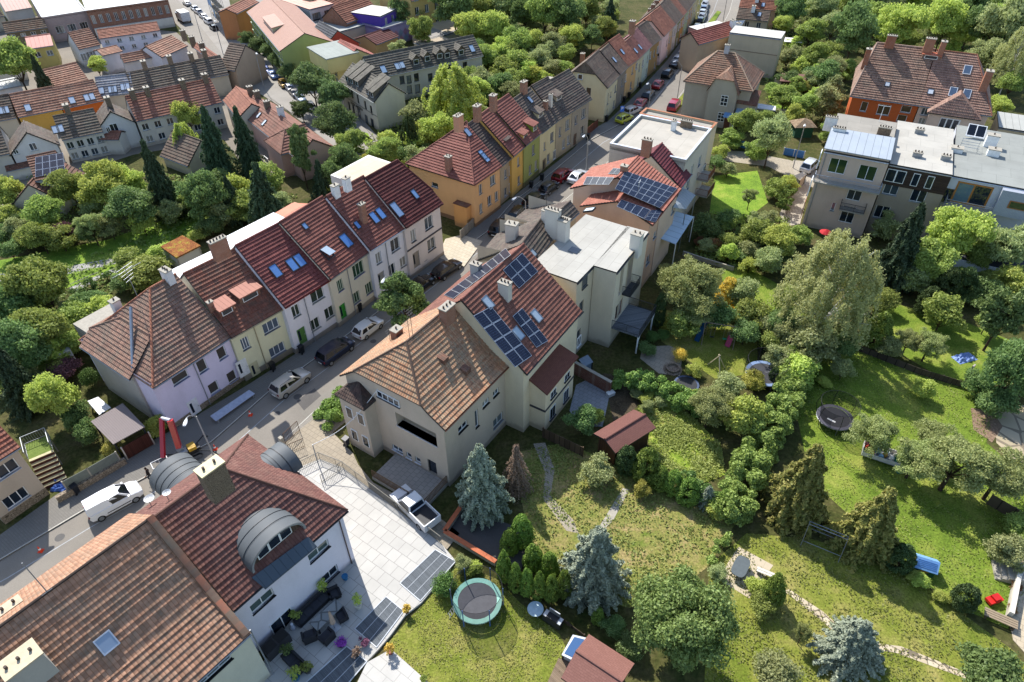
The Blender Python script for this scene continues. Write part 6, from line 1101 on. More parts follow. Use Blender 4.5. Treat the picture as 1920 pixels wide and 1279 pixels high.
# ------------------------------------------------------------------ planting: kind, crown centre and crown width in the photo, height/width
PLANT = '''oak 28 122 92 1.2;spruce 76 142 44 2.2;lime 182 126 42 1;lime 352 218 56 1.2;willow 346 262 56 1.3;spruce 290 325 74 2.2;spruce 398 262 84 1.9;spruce 456 258 70 2.1;pine 562 288 74 1.8;
oak 132 355 74 1.1;lime 196 352 92 1.1;lime 236 345 70 1.1;gbush 175 385 54 .9;oak 84 402 76 1.1;purple 112 432 46 1;apple 170 428 52 1.3;dark 245 392 100 .9;dbush 330 360 62 1;dbush 352 372 50 1;dark 384 368 84 1.3;spruce 432 366 60 1.6;spruce 492 362 96 1.6;
gbush 26 428 50 1;lbush 15 400 40 1;bush 55 448 50 .9;oak 82 540 112 1.15;dark 28 570 90 1.1;bush 148 592 74 .9;lbush 196 575 56 .9;oak 78 620 110 1.1;bush 128 640 64 .9;dark 40 655 110 1.2;spruce 22 700 96 1.7;lime 96 748 84 1.45;purple 116 694 62 .7;ball 165 707 36 1.1;dbush 140 782 56 1;dbush 160 812 48 1;ybush 207 842 40 .9;lbush 288 796 42 1.1;
bush 268 512 90 .7;bush 245 485 56 .8;gbush 330 482 48 .7;dbush 232 530 44 .8;lbush 300 470 50 .7;gbush 418 398 66 .8;lbush 442 386 40 .8;dbush 395 420 50 .8;lbush 372 440 36 .7;
street 586 158 86 1.0;street 622 184 68 1.05;street 628 232 78 1.15;street 566 208 46 .9;street 464 74 30 1.1;street 484 88 36 1.1;street 506 100 38 1.1;street 522 116 36 1.1;street 540 136 38 1.0;street 449 128 38 .9;
oak 655 272 62 1.1;ybush 696 312 50 .9;dark 648 304 62 1.3;weepc 768 252 44 1.7;oak 722 288 66 1.1;gbush 782 216 62 1;lime 818 246 66 1.1;willow 848 178 118 1.05;lime 886 172 60 1.0;lbush 735 262 46 1;bush 792 262 50 .9;gbush 700 288 44 .9;ybush 668 330 36 1;spruce 600 330 52 1.6;dark 618 330 50 1.3;lbush 628 345 36 1.2;
oak 790 60 56 1.2;dark 762 22 62 1.2;dark 852 18 92 1.1;lime 880 56 64 1.2;lime 930 58 66 1.2;gbush 748 92 38 1;oak 905 18 56 1.2;grey 945 12 60 1.2;lime 880 18 40 1.1;
dark 985 22 66 1.3;oak 1022 28 74 1.3;dark 1062 32 66 1.3;oak 1100 16 60 1.3;spruce 1144 26 44 1.7;lime 942 98 56 1;oak 972 84 60 1.1;lime 1005 78 50 1;grey 1036 82 54 1;lime 1072 72 52 1.1;dark 1110 72 48 1;oak 1138 58 44 1.2;oak 912 112 56 1;bush 945 132 50 1;bush 975 116 54 1;grey 1010 112 50 1;gbush 1028 98 44 1;oak 1062 104 44 .9;gbush 905 150 54 1;dbush 938 160 50 1;bush 966 152 46 1;ybush 1000 138 40 .8;gbush 1034 130 46 .8;lbush 1060 128 34 .7;lime 858 118 40 1;dark 884 98 46 1.2;bush 905 178 44 .9;lbush 930 186 34 .7;gbush 880 205 40 .8;
dark 1602 66 82 1.5;lime 1682 58 84 1.3;oak 1645 40 66 1.2;grey 1562 50 60 1.1;oak 1520 62 62 1;dark 1484 22 56 1.2;grey 1540 16 60 1.2;oak 1600 8 70 1.1;grey 1660 8 70 1.2;lime 1712 12 66 1.2;lime 1772 46 80 1.3;dark 1812 22 80 1.3;dark 1848 60 76 1.3;grey 1886 52 100 1.5;grey 1842 108 64 1.2;birch 1904 110 86 1.4;oak 1896 160 56 1;lime 1874 200 44 .9;gbush 1478 108 42 .9;oak 1526 108 50 1.1;lbush 1498 128 36 .8;dbush 1544 142 56 1;gbush 1552 190 66 1;ybush 1505 162 32 1;gbush 1472 186 40 .9;oak 1504 198 56 .9;lbush 1538 176 40 .8;dbush 1478 150 38 .9;bush 1450 170 34 .8;oak 1750 60 50 1.1;bush 1590 130 40 .9;gbush 1562 160 44 1;
oak 1396 232 62 1.1;bush 1372 260 42 .9;grey 1446 262 76 1.35;bush 1420 278 46 .9;lbush 1350 282 34 .8;dbush 1340 305 40 .9;gbush 1365 318 36 .8;bush 1560 246 40 1.1;oak 1430 225 44 1.0;apple 1406 372 30 1.5;bush 1455 352 42 .9;lbush 1480 345 40 .9;gbush 1440 408 40 .8;dbush 1330 425 54 .9;dbush 1362 412 46 .9;bush 1425 440 62 1;lime 1458 458 76 1;gbush 1440 488 60 .9;flower 1312 452 20 1;flower 1342 458 28 1.1;lbush 1368 474 40 1;gbush 1402 468 44 .9;bush 1500 440 40 .9;flower 1460 425 22 .8;
apple 1292 540 128 1.0;apple 1256 525 60 1.1;apple 1304 584 86 .9;yellow 1366 546 50 1.5;gbush 1392 552 62 1.2;bush 1412 592 66 1;dthuja 1238 576 28 3.0;bush 1282 606 60 1.0;dbush 1346 592 62 1;dbush 1398 622 62 .9;ball 1246 627 24 .9;ball 1222 632 26 .9;yball 1275 664 27 1;lbush 1300 692 34 .7;dbush 1215 655 34 .8;
birch 1566 532 190 1.25;spruce 1702 448 108 1.75;gbush 1658 424 54 1.1;lime 1790 448 100 1.4;oak 1744 502 92 1.1;oak 1838 480 66 1.2;grey 1884 470 96 1.15;lbush 1890 530 80 .9;dbush 1846 546 66 1;dthuja 1776 534 50 1.8;dthuja 1812 528 44 1.8;dthuja 1744 560 44 1.5;pine 1882 592 120 1.3;dark 1896 700 110 1.4;dbush 1870 745 80 .7;thuja 1650 612 62 1.4;apple 1742 650 66 1;apple 1702 642 56 1;gbush 1668 652 50 .8;lbush 1736 726 42 1.1;dbush 1610 560 50 1;
bush 1482 562 62 1;dark 1470 610 72 1;gbush 1524 648 104 .9;dark 1576 650 62 1;lbush 1500 690 76 .9;bush 1452 640 52 .9;dthuja 1452 702 22 2;bush 1530 575 60 .9;
apple 1330 768 96 .9;lbush 1392 775 84 1;gbush 1362 720 60 .8;ybush 1412 712 44 .9;lbush 1300 745 50 .7;
dthuja 1176 858 46 1.6;thuja 1214 866 62 1.4;thuja 1238 892 44 1.4;thuja 1264 900 46 1.4;thuja 1292 916 52 1.3;blue 1328 926 44 1.3;ybush 1204 916 34 1;thuja 1362 935 44 1.3;lbush 1340 955 40 .8;
gbush 1118 880 72 .75;gbush 1214 762 28 1;dbush 1092 790 56 1.1;lbush 1118 778 34 1;
blue 900 886 122 1.6;dead 968 870 88 1.6;blue 1118 1042 156 1.35;thuja 945 1056 34 3.0;thuja 966 1078 32 3.0;thuja 988 1086 32 3;thuja 1011 1094 32 3;thuja 1035 1098 34 2.8;thuja 1058 1090 36 2.6;thuja 978 990 54 1.7;thuja 954 1012 40 2;thuja 1000 1040 46 1.6;thuja 1030 1055 44 1.6;thuja 1122 1152 28 2;dbush 1150 1175 44 .8;dbush 1180 1215 50 .8;
near 1276 1172 200 1.05;ball 832 1095 46 .9;gbush 866 1056 36 .9;lbush 890 1062 32 .9;gbush 1345 1075 40 .8;
thuja 1456 1100 50 2.0;lbush 1420 1102 44 .9;bush 1432 1134 54 .7;gold 1512 892 142 1.5;gold 1648 966 136 1.4;dthuja 1694 1042 54 1.3;apple 1640 818 92 1;apple 1718 862 96 1;apple 1792 872 150 .9;apple 1872 896 130 .9;apple 1752 824 90 .9;
gbush 1886 1034 76 .85;dthuja 1815 1116 52 1.3;blue 1606 1196 142 1.0;dbush 1862 1262 120 .9;apple 1505 1190 34 2;gbush 1462 1262 90 .7;lbush 1765 1118 30 .8;lbush 1730 1090 34 .8;flower 1908 1100 18 .9;flower 1900 1140 20 .9;bush 1910 985 50 .8;lbush 1715 1078 30 .7;
pine 758 562 116 1.15;lbush 1545 715 30 .6;gbush 1452 215 34 .8'''
for ln in PLANT.replace('\n', '').split(';'):
    t = ln.split()
    if len(t) == 5: tree(t[0], float(t[1]), float(t[2]), float(t[3]), float(t[4]))
def fill(poly, kinds, n, w0, w1, asp=(.8, 1.2), gap=.62, seed=3):
    r = random.Random(seed); xs = [p[0] for p in poly]; ys = [p[1] for p in poly]; got = []; tries = 0
    def inside(x, y):
        c = False
        for i in range(len(poly)):
            (x1, y1), (x2, y2) = poly[i], poly[i-1]
            if (y1 > y) != (y2 > y) and x < (x2-x1)*(y-y1)/(y2-y1)+x1: c = not c
        return c
    while len(got) < n and tries < n*60:
        tries += 1; x, y = r.uniform(min(xs), max(xs)), r.uniform(min(ys), max(ys)); w = r.uniform(w0, w1)
        if inside(x, y) and all(math.hypot(x-a, (y-b)*1.3) > (w+c)/2*gap for a, b, c in got): got.append((x, y, w)); tree(r.choice(kinds), x, y, w, r.uniform(*asp))
fill([(900, -5), (1150, -5), (1160, 45), (1060, 130), (960, 175), (890, 215), (860, 200), (905, 110), (890, 60)], ['bush', 'gbush', 'oak', 'dbush', 'grey', 'lbush'], 34, 30, 48, seed=5)
fill([(1445, 5), (1930, -5), (1930, 120), (1850, 90), (1590, 100), (1570, 210), (1440, 230), (1470, 110)], ['bush', 'gbush', 'oak', 'dbush', 'grey', 'lbush', 'lime'], 40, 32, 56, seed=6)
fill([(1320, 405), (1480, 405), (1480, 480), (1400, 500), (1310, 475)], ['bush', 'gbush', 'dbush', 'lbush', 'weeds'], 14, 22, 44, asp=(.6, 1), seed=7)
fill([(1600, 520), (1930, 430), (1930, 760), (1850, 760), (1830, 700), (1780, 600), (1640, 560)], ['bush', 'gbush', 'dbush', 'oak'], 14, 44, 76, seed=8)
fill([(1440, 605), (1600, 630), (1580, 700), (1500, 700), (1440, 660)], ['bush', 'gbush', 'lbush', 'dbush'], 9, 40, 64, seed=9)
fill([(0, 330), (60, 400), (150, 430), (300, 400), (420, 340), (520, 330), (560, 370), (430, 400), (330, 400), (180, 450), (60, 480), (0, 480)], ['bush', 'gbush', 'dbush', 'oak', 'lbush'], 22, 36, 62, seed=10)
fill([(-10, 560), (60, 560), (200, 545), (230, 560), (150, 640), (130, 680), (60, 720), (-10, 740)], ['bush', 'dbush', 'gbush', 'lbush'], 14, 40, 70, seed=11)
fill([(640, 250), (700, 270), (760, 240), (860, 190), (900, 200), (830, 290), (780, 300), (700, 340), (620, 330)], ['bush', 'dbush', 'gbush', 'lbush', 'weeds'], 22, 30, 50, seed=12)
fill([(1180, 740), (1240, 730), (1300, 740), (1300, 760), (1190, 760)], ['weeds', 'gbush'], 8, 22, 34, asp=(.5, .8), seed=13)
cover('weeds', [(1195, 762), (1260, 750), (1350, 830), (1360, 890), (1300, 915), (1225, 860)], 16000, .13, leafm('748c38', '9cac50', .4), .28, 3, 'tall bright weeds and grasses on the meadow beside the shingle hut')
cover('ground_cover', [(960, 850), (1060, 830), (1180, 880), (1300, 930), (1380, 980), (1330, 1060), (1270, 1110), (1180, 1140), (1060, 1110), (990, 1000)], 9000, .14, leafm('647c30', '8c9a48', .35), .16, 4, 'patchy low weeds on the worn brown slope')
cover('ground_cover', [(1330, 1060), (1400, 1000), (1520, 1010), (1680, 1060), (1790, 1140), (1900, 1220), (1960, 1300), (1320, 1300)], 12000, .11, leafm('606e2c', '82883f', .35), .1, 5, 'tufts of grass on the dry lower lawn')
cover('ground_cover', [(722, 1212), (795, 1130), (856, 1056), (930, 1085), (975, 1130), (1050, 1190), (1080, 1260), (1050, 1300), (815, 1300)], 9000, .08, leafm('727a32', '8c8a46', .35), .06, 6, 'short grass tufts on the lawn around the green-rimmed trampoline')
cover('ground_cover', [(1530, 660), (1600, 650), (1720, 700), (1840, 740), (1860, 790), (1850, 830), (1930, 900), (1930, 1100), (1890, 1180), (1780, 1130), (1640, 1010), (1520, 900), (1490, 760)], 16000, .1, leafm('5f7c2a', '8a9e42', .35), .08, 7, 'grass tufts on the big green lawn')
cover('ground_cover', [(900, 200), (1160, 40), (1160, -20), (880, -20), (760, 200), (640, 300), (700, 340), (830, 290)], 14000, .4, leafm('5c7830', '88a048', .4), .8, 8, 'overgrown greenery between the orchard trees')
cover('ground_cover', [(1320, 400), (1480, 410), (1480, 480), (1400, 505), (1340, 500), (1300, 480)], 7000, .25, leafm('567030', '82983f', .4), .5, 9, 'mixed low planting in the gardens right of the flat-roofed house')
cover('ground_cover', [(1440, 0), (1930, -10), (1930, 130), (1580, 100), (1570, 240), (1430, 240)], 14000, .4, leafm('587434', '84984c', .4), .8, 10, 'overgrown greenery between the trees at the upper right')
cover('ground_cover', [(-20, 330), (420, 330), (560, 370), (430, 420), (330, 480), (200, 560), (150, 680), (-20, 760), (-20, 560), (300, 430), (-20, 480)], 14000, .3, leafm('56702c', '809440', .4), .6, 11, 'low undergrowth in the gardens left of the lilac house')
# hedges
H_M = leafm('527a2e', '80a846', .3); H_D = leafm('42602a', '6a8840', .3); H_Y = leafm('5e8430', '90b04c', .3)
hedge([(1500, 655), (1478, 740), (1440, 815), (1400, 890), (1362, 985)], 3.6, 2.6, H_Y, 'long tall shaggy bright green hedge running down between the meadow and the trampoline lawn', seed=3)
hedge([(1150, 720), (1220, 735), (1300, 770), (1345, 800)], 2.6, 2.2, H_M, 'shaggy green hedge between the paved patio garden and the meadow', seed=4)
hedge([(602, 800), (632, 772), (650, 745)], 2.6, 1.7, H_M, 'leafy hedge between the street and the beige villa', seed=5)
hedge([(1462, 405), (1476, 378)], 1.8, 2.6, leafm('4a6a22', '6a8a34', .2), 'clipped box-shaped hedge beside the path to the pinkish apartment house', seed=6, box=1)
hedge([(1330, 1060), (1372, 985)], 1.0, 1.2, H_Y, 'ivy-covered garden fence beside the big dark table patio', seed=7)
hedge([(1275, 905), (1340, 955), (1375, 985)], 1.6, 2.0, H_D, 'dark green hedge below the weedy meadow', seed=8)
hedge([(140, 560), (180, 535), (215, 518)], 1.2, 1.3, H_D, 'dark clipped hedge beside the grey gravel path', seed=9)
# every tree's label says what stands near it
LM = [((660, 190), 'the hotel'), ((800, 130), 'the long hotel wing'), ((900, 250), 'the orange hipped house'), ((1090, 200), 'the cream gable house'), ((1700, 140), 'the big two-coloured house'), ((1600, 340), 'the pinkish apartment house'), ((1830, 340), 'the grey shingle apartment'), ((1350, 150), 'the grey hipped villa'), ((1270, 290), 'the flat gravel roof'), ((1140, 460), 'the pale flat roof'), ((1040, 690), 'the shingle rear wing'), ((750, 780), 'the beige villa'), ((895, 1120), 'the green-rimmed trampoline'), ((1565, 770), 'the black trampoline'), ((1430, 690), 'the blue-rimmed trampoline'), ((1165, 805), 'the red shingle garden hut'), ((1110, 1235), 'the pink-roofed shed'), ((1735, 1057), 'the blue playhouse'), ((1390, 1070), 'the patio table'), ((340, 460), 'the sedum-roofed shed'), ((270, 640), 'the lilac corner house'), ((40, 890), 'the left-edge house'), ((100, 310), 'the solar cottage'), ((330, 190), 'the long orange-red roof'), ((560, 260), 'the terracotta corner building'), ((740, 400), 'the pinkish end house'), ((1360, 620), 'the garden slides'), ((480, 80), 'the olive green house'), ((1440, 80), 'the tall cream house'), ((760, 40), 'the purple annex'), ((1190, 60), 'the far terrace'), ((1650, 860), 'the toy trailer'), ((1540, 1010), 'the metal swing frame'), ((1250, 650), 'the patio fire pit'), ((840, 950), 'the white pickup'), ((1810, 672), 'the blue tarpaulin'), ((1880, 830), 'the stone slabs'), ((200, 480), 'the gravel path'), ((1270, 420), 'the clear canopy'), ((240, 790), 'the grey corrugated roof')]
SIZE = lambda d: 'small' if d < 2.2 else 'medium-sized' if d < 4.5 else 'large' if d < 7.5 else 'very large'
used = set(); SHORT = lambda s: s
for o, w, cx, cy, d in TREES:
    L_ = sorted(LM, key=lambda m: math.hypot(m[0][0]-cx, m[0][1]-cy))[:4]; best = None
    def rel(m):
        dx, dy = cx-m[0][0], cy-m[0][1]; q = math.hypot(dx, dy); nr = 'just ' if q < 55 else 'well ' if q > 130 else ''
        if abs(dx) > 2.2*abs(dy): return nr+('right of ' if dx > 0 else 'left of ')+m[1]
        if abs(dy) > 2.2*abs(dx): return nr+('below ' if dy > 0 else 'above ')+m[1]
        return nr+('below right of ' if dx > 0 and dy > 0 else 'below left of ' if dy > 0 else 'above right of ' if dx > 0 else 'above left of ')+m[1]
    cand = []
    for m in L_[:2]: cand += [w+' '+rel(m), SIZE(d)+' '+w+' '+rel(m)]
    for i in range(1, 4): cand.append(w+' '+rel(L_[0])+' and '+rel(L_[i]))
    for c in cand:
        if c not in used and len(c.split()) <= 16: best = c; break
    if best is None:
        best = cand[1]; o['group'] = 'lookalikes: '+best
    used.add(best); o['label'] = best
GRP = {}
for o, w, *_ in TREES:
    if o.get('group', '').startswith('lookalikes'):
        g = 'look-alike planting '+o['group'][12:]; o['group'] = g; GRP[o['label']] = g
for o, *_ in TREES:
    if o['label'] in GRP: o['group'] = GRP[o['label']]
# ------------------------------------------------------------------ vehicles
SPEC = {  # length, width, height, belt, bonnet height, cabin (rear base, rear top, front top, front base), wheel radius
 'hatch': (3.95, 1.72, 1.48, .92, .88, (-1.9, -1.45, .25, 1.0), .31), 'estate': (4.6, 1.78, 1.47, .92, .86, (-2.2, -1.8, .3, 1.1), .32),
 'saloon': (4.55, 1.78, 1.44, .94, .88, (-1.75, -1.0, .3, 1.1), .32), 'suv': (4.4, 1.84, 1.64, 1.05, 1.02, (-2.1, -1.75, .3, 1.05), .36),
 'mpv': (4.6, 1.82, 1.7, 1.0, .98, (-2.2, -1.9, .65, 1.5), .33), 'van': (4.5, 1.84, 1.86, 1.12, 1.06, (-2.2, -2.12, .55, 1.32), .33)}
CARP = {}
def car_parts(kind):
    if kind in CARP: return CARP[kind]
    L, Wd, H, zb, zh, (xa, xb, xc, xd), wr = SPEC[kind]; pm = paint('808080'); gl_ = glass('0d1116', .05); hw = Wd/2; out = []; mb = MB()
    st = [(-L/2, .78, .42, zb-.12), (-L/2+.1, .93, .28, zb-.02), (-L/2+.45, 1, .24, zb), (-L*.22, 1, .22, zb), (0, 1, .22, zb), (xd, 1, .22, zb-.0), (xd+.35, .98, .24, zh+.02), (L/2-.35, .94, .26, zh-.08), (L/2-.1, .84, .3, zh-.2), (L/2, .66, .4, zh-.34)]
    rings = []
    for x, w, z0, z1 in st:
        w *= hw; m = z0+(z1-z0)*.45; rings.append([(x, -w*.86, z0), (x, -w, z0+.12), (x, -w*1.0, m), (x, -w*.965, z1-.05), (x, -w*.88, z1), (x, 0, z1+.03), (x, w*.88, z1), (x, w*.965, z1-.05), (x, w*1.0, m), (x, w, z0+.12), (x, w*.86, z0)])
    for a, b in zip(rings, rings[1:]):
        for i in range(10): mb.face([a[i], a[i+1], b[i+1], b[i]][::-1], pm)
    mb.face(rings[0], pm); mb.face(rings[-1][::-1], pm)
    tb, tt = hw*.9, hw*.74; rz = H
    base = [(xa, -tb, zb-.02), (xd, -tb, zb-.02), (xd, tb, zb-.02), (xa, tb, zb-.02)]; mid = (xb+xc)/2
    roofp = [(xb, -tt*.95, rz-.05), (mid, -tt, rz-.01), (xc, -tt*.95, rz-.06)]; roofq = [(x, -y, z) for x, y, z in roofp]; cen = [(xb, 0, rz-.015), (mid, 0, rz+.02), (xc, 0, rz-.02)]
    for i in range(2): mb.face([roofp[i], roofp[i+1], cen[i+1], cen[i]], pm); mb.face([cen[i], cen[i+1], roofq[i+1], roofq[i]], pm)
    mb.face([base[0], base[1], roofp[2], roofp[1], roofp[0]], pm); mb.face([base[2], base[3], roofq[0], roofq[1], roofq[2]], pm)
    mb.face([base[1], base[2], roofq[2], cen[2], roofp[2]], pm); mb.face([base[3], base[0], roofp[0], cen[0], roofq[0]], pm); out.append(('body', mb.mesh('body', 42), 1))
    def inset(q, f, n):
        q = [V3(p) for p in q]; c = sum(q, V3())/len(q); return [c.lerp(p, f)+V3(n)*.014 for p in q]
    W_ = MB(); q = inset([base[1], base[2], roofq[2], roofp[2]], .9, V3((.7, 0, .7))); W_.face(q, gl_); out.append(('windscreen', W_.mesh('windscreen'), 0))
    if kind != 'van':
        W_ = MB(); q = inset([base[3], base[0], roofp[0], roofq[0]], .84, V3((-.8, 0, .5))); W_.face(q, gl_); out.append(('rear_window', W_.mesh('rear_window'), 0))
    for s in (-1, 1):
        bs = [V3((x, s*tb, zb)) for x in (xa+.2, mid-.1, xd-.12)]; ts = [V3((x, s*tt*.97, rz-.09)) for x in (xb+.1, mid-.1, xc-.02)]
        for i in ((0, 1) if kind != 'van' else (1,)):
            f0 = .06 if kind != 'van' else .3; q = [bs[i].lerp(bs[i+1], f0), bs[i].lerp(bs[i+1], .95), ts[i].lerp(ts[i+1], .95), ts[i].lerp(ts[i+1], f0)]; q = [p.lerp(sum(q, V3())/4, .07)+V3((0, s*.016, .006)) for p in q]
            W_ = MB(); W_.face(q if s < 0 else q[::-1], gl_); out.append(('side_window', W_.mesh('side_window'), 0))
        for x in (-L/2+.78, L/2-.82):
            W_ = MB(); W_.tube((x, s*(hw-.2), wr), (x, s*(hw+.015), wr), wr, RUBBER, 18); w = W_.mesh('wheel', 40); R_ = MB(); R_.lathe([(0, .0), (wr*.2, .015), (wr*.62, .0), (wr*.66, -.03)], ALU, (0, 0, 0), 14); rm = R_.mesh('rim', 30); out.append(('wheel', w, 0, ('rim', rm, Matrix.Translation((x, s*(hw+.022), wr)) @ Matrix.Rotation(-s*pi/2, 4, 'X'))))
        W_ = MB(); W_.box(L/2-.3, L/2-.06, s*hw*.62-.15, s*hw*.62+.15, zh-.34, zh-.19, glass('c9d0d8', .1)); out.append(('headlight', W_.mesh('headlight'), 0))
        W_ = MB(); W_.box(-L/2-.0, -L/2+.16, s*hw*.76-.1, s*hw*.76+.1, zb-.3, zb-.08, glass('7a1014', .2)); out.append(('tail_light', W_.mesh('tail_light'), 0))
        W_ = MB(); W_.box(xd-.28, xd-.12, s*(hw+.02)-.1, s*(hw+.02)+.1, zb-.02, zb+.13, pm); out.append(('wing_mirror', W_.mesh('wing_mirror'), 1))
    for x in (-L/2-.012, L/2+.0):
        W_ = MB(); W_.box(x-.012, x+.012, -.26, .26, .46, .57, plain('e4e4e0', .5)); out.append(('number_plate', W_.mesh('number_plate'), 0))
    if kind in ('suv', 'estate', 'mpv'):
        for s in (-1, 1): W_ = MB(); W_.path([(xb+.2, s*tt*.86, rz-.03), (xb+.35, s*tt*.86, rz+.05), (xc-.3, s*tt*.86, rz+.05), (xc-.1, s*tt*.86, rz-.04)], .022, DARKM, 5); out.append(('roof_rail', W_.mesh('roof_rail'), 0))
    if kind == 'van':
        for i in range(6): W_ = MB(); W_.box(xb+.25+i*.38, xb+.28+i*.38, -tt*.8, tt*.8, rz+.0, rz+.03, plain('c0c0c0')); out.append(('roof_rib', W_.mesh('roof_rib'), 0))
        for s in (-1, 1): W_ = MB(); W_.box(-.9, 1.1, s*(hw+.004)-.02, s*(hw+.004)+.02, .52, .6, BLACK); out.append(('side_strip', W_.mesh('side_strip'), 0))
    CARP[kind] = out; return out
PAINTED = {}
def car(kind, col, px, py, label, az=None, name='parked_car', cat='car', group=None, z=.012, small=0, metal=.3):
    L, Wd, H = SPEC[kind][:3]; p = P(px, py, H*.45)
    if az is None:
        b = min(range(len(KL)-1), key=lambda i: ((KL[i]+KL[i+1])/2-p).length); d = KL[b+1]-KL[b]; az = math.degrees(atan2(d.x, d.y))
    o = thing(name, label, cat, (p.x, p.y, z), rad(90-az), group)
    for it in car_parts(kind):
        nm, me, pt = it[:3]
        if small and nm in ('wing_mirror', 'number_plate', 'roof_rail', 'headlight', 'tail_light'): continue
        if pt:
            k = (me.name, col)
            if k not in PAINTED: PAINTED[k] = me.copy(); PAINTED[k].materials[0] = paint(col, .3, metal)
            me = PAINTED[k]
        c = link(me, nm, o)
        if len(it) > 3: link(it[3][1], it[3][0], c, it[3][2])
    return o
KERB = 'cars parked along the left kerb'
car('van', 'd0d0d2', 213, 936, 'white panel van with ribbed roof parked by the wire fence at lower left', name='delivery_van', cat='van', metal=0)
for t in (('suv', 'a8a59e', 544, 716, 'silver SUV parked in front of the pale yellow house'), ('mpv', '0f1a33', 629, 656, 'dark blue people carrier parked in front of the white and yellow houses'), ('hatch', 'd6d6d6', 690, 613, 'white hatchback parked half under the street pine'), ('saloon', '0c0d10', 788, 533, 'black saloon half hidden behind the street pine'), ('estate', '120e10', 838, 503, 'black estate car in front of the pinkish end house'), ('suv', '0d0e11', 937, 424, 'black SUV nearest the orange hipped house gate'), ('estate', '15171a', 971, 398, 'black car second from the orange hipped house'), ('estate', '1a1a18', 1002, 372, 'dark brown-black estate parked below the grey-brown house'), ('hatch', '111316', 1030, 350, 'black hatchback behind the red car by the olive green house'), ('suv', '7a0f18', 1055, 327, 'dark red SUV parked by the cream row house'), ('saloon', 'b4b6b8', 1083, 330, 'silver saloon standing in the middle of the street beside the dark red SUV'),
          ('hatch', 'a3a81e', 1171, 221, 'yellow-green hatchback next to the blue parking sign'), ('estate', 'a8a8a6', 1186, 206, 'silver estate car parked just ahead of the yellow-green hatchback'), ('saloon', '8a1816', 1201, 192, 'red saloon between silver estate and black car'), ('estate', '14161a', 1216, 176, 'black estate car ahead of the red saloon by the apricot house'), ('saloon', '8f141c', 1234, 157, 'bright red car standing alone beside the mint green house'), ('suv', '0f1012', 1252, 136, 'black SUV with silver roof rails driving alone past the pink house'),
          ('saloon', '1c2026', 1266, 118, 'dark car at the near end of the long parked line'), ('estate', '9a9c9e', 1272, 109, 'silver car second from the near end of the long parked line'), ('estate', '8a8c8e', 1279, 100, 'grey car third from the near end of the long parked line'), ('saloon', '2a2e36', 1285, 92, 'dark grey car fourth from the near end of the long parked line'), ('hatch', '24406a', 1291, 84, 'blue hatchback in the long parked line ahead of the dark grey car'), ('suv', 'c4c6c8', 1296, 76, 'white SUV in the long parked line beside the lamp'), ('saloon', '2c3f5c', 1300, 69, 'blue saloon at the far end of the long parked line'), ('suv', '14161a', 1305, 57, 'black SUV first of the two dark cars up the street'), ('estate', '22262c', 1308, 50, 'dark estate second of the two dark cars up the street'), ('hatch', '1e2228', 1314, 38, 'black hatchback, lowest of the topmost five cars'), ('saloon', '8c9096', 1317, 30, 'grey car second lowest of the topmost five cars'), ('hatch', 'a4a6a8', 1318, 23, 'silver hatchback middle of the topmost five cars'), ('estate', '3a4a66', 1320, 15, 'blue-grey estate second from the top of the street'), ('saloon', '9c9ea0', 1322, 7, 'silver saloon topmost on the street')):
    car(t[0], t[1], t[2], t[3], t[4], small=t[3] < 240, group=KERB)
car('mpv', '9a1024', 1264, 196, 'red minivan parked beside the wall of the grey hipped villa', name='parked_van', cat='van', small=1)
car('estate', '2c3036', 1338, 79, 'dark grey car parked on the right pavement before the brown roof', small=1)
car('mpv', 'c4c6ca', 1519, 309, 'white car parked by the lane left of the pinkish apartment house', az=40, small=1)
SG = 'cars parked along the second street'
for t in (('hatch', 'a8b4c8', 455, 92, 'pale blue car at the far end of the line under the small street trees'), ('hatch', 'c0c2c4', 464, 100, 'white car second in line under the small street trees'), ('estate', 'b0b2b6', 473, 107, 'silver car third in line under the small street trees'), ('hatch', '34508a', 490, 122, 'blue car first of the blue trio on the second street'), ('hatch', '2a4680', 499, 130, 'darker blue car middle of the blue trio on the second street'), ('saloon', '7a90b8', 512, 139, 'light blue saloon last of the blue trio on the second street'), ('hatch', '9a7420', 531, 156, 'gold hatchback on the second street'), ('hatch', 'a8aab0', 544, 164, 'silver car half under the large street tree next to the gold hatchback'), ('saloon', '16181c', 552, 173, 'black saloon beside the large street tree'), ('estate', '6a7a8c', 563, 182, 'grey-blue car under the second large street tree'), ('estate', '5a5e64', 584, 199, 'grey car at the near end of the second street')): car(t[0], t[1], t[2], t[3], t[4], az=150, small=1, group=SG).scale = (.85,)*3
for t in (('saloon', '1a1c20', 467, 145, 'black car parked by the dark roof corner on the left side'), ('saloon', '9a9ca0', 350, 5, 'grey car at the top edge of the second street'), ('hatch', 'c4c6c8', 364, 14, 'white car second from the top of the second street'), ('estate', 'b4b6ba', 371, 20, 'silver car third from the top of the second street'), ('saloon', '9a9ea4', 381, 29, 'grey saloon fourth from the top of the second street'), ('mpv', 'c8c8c8', 390, 38, 'white minivan fifth from the top of the second street'), ('hatch', '1c1e22', 400, 50, 'black hatchback nearest to the scaffolding')): car(t[0], t[1], t[2], t[3], t[4], az=-38, small=1, group=SG).scale = (.82,)*3
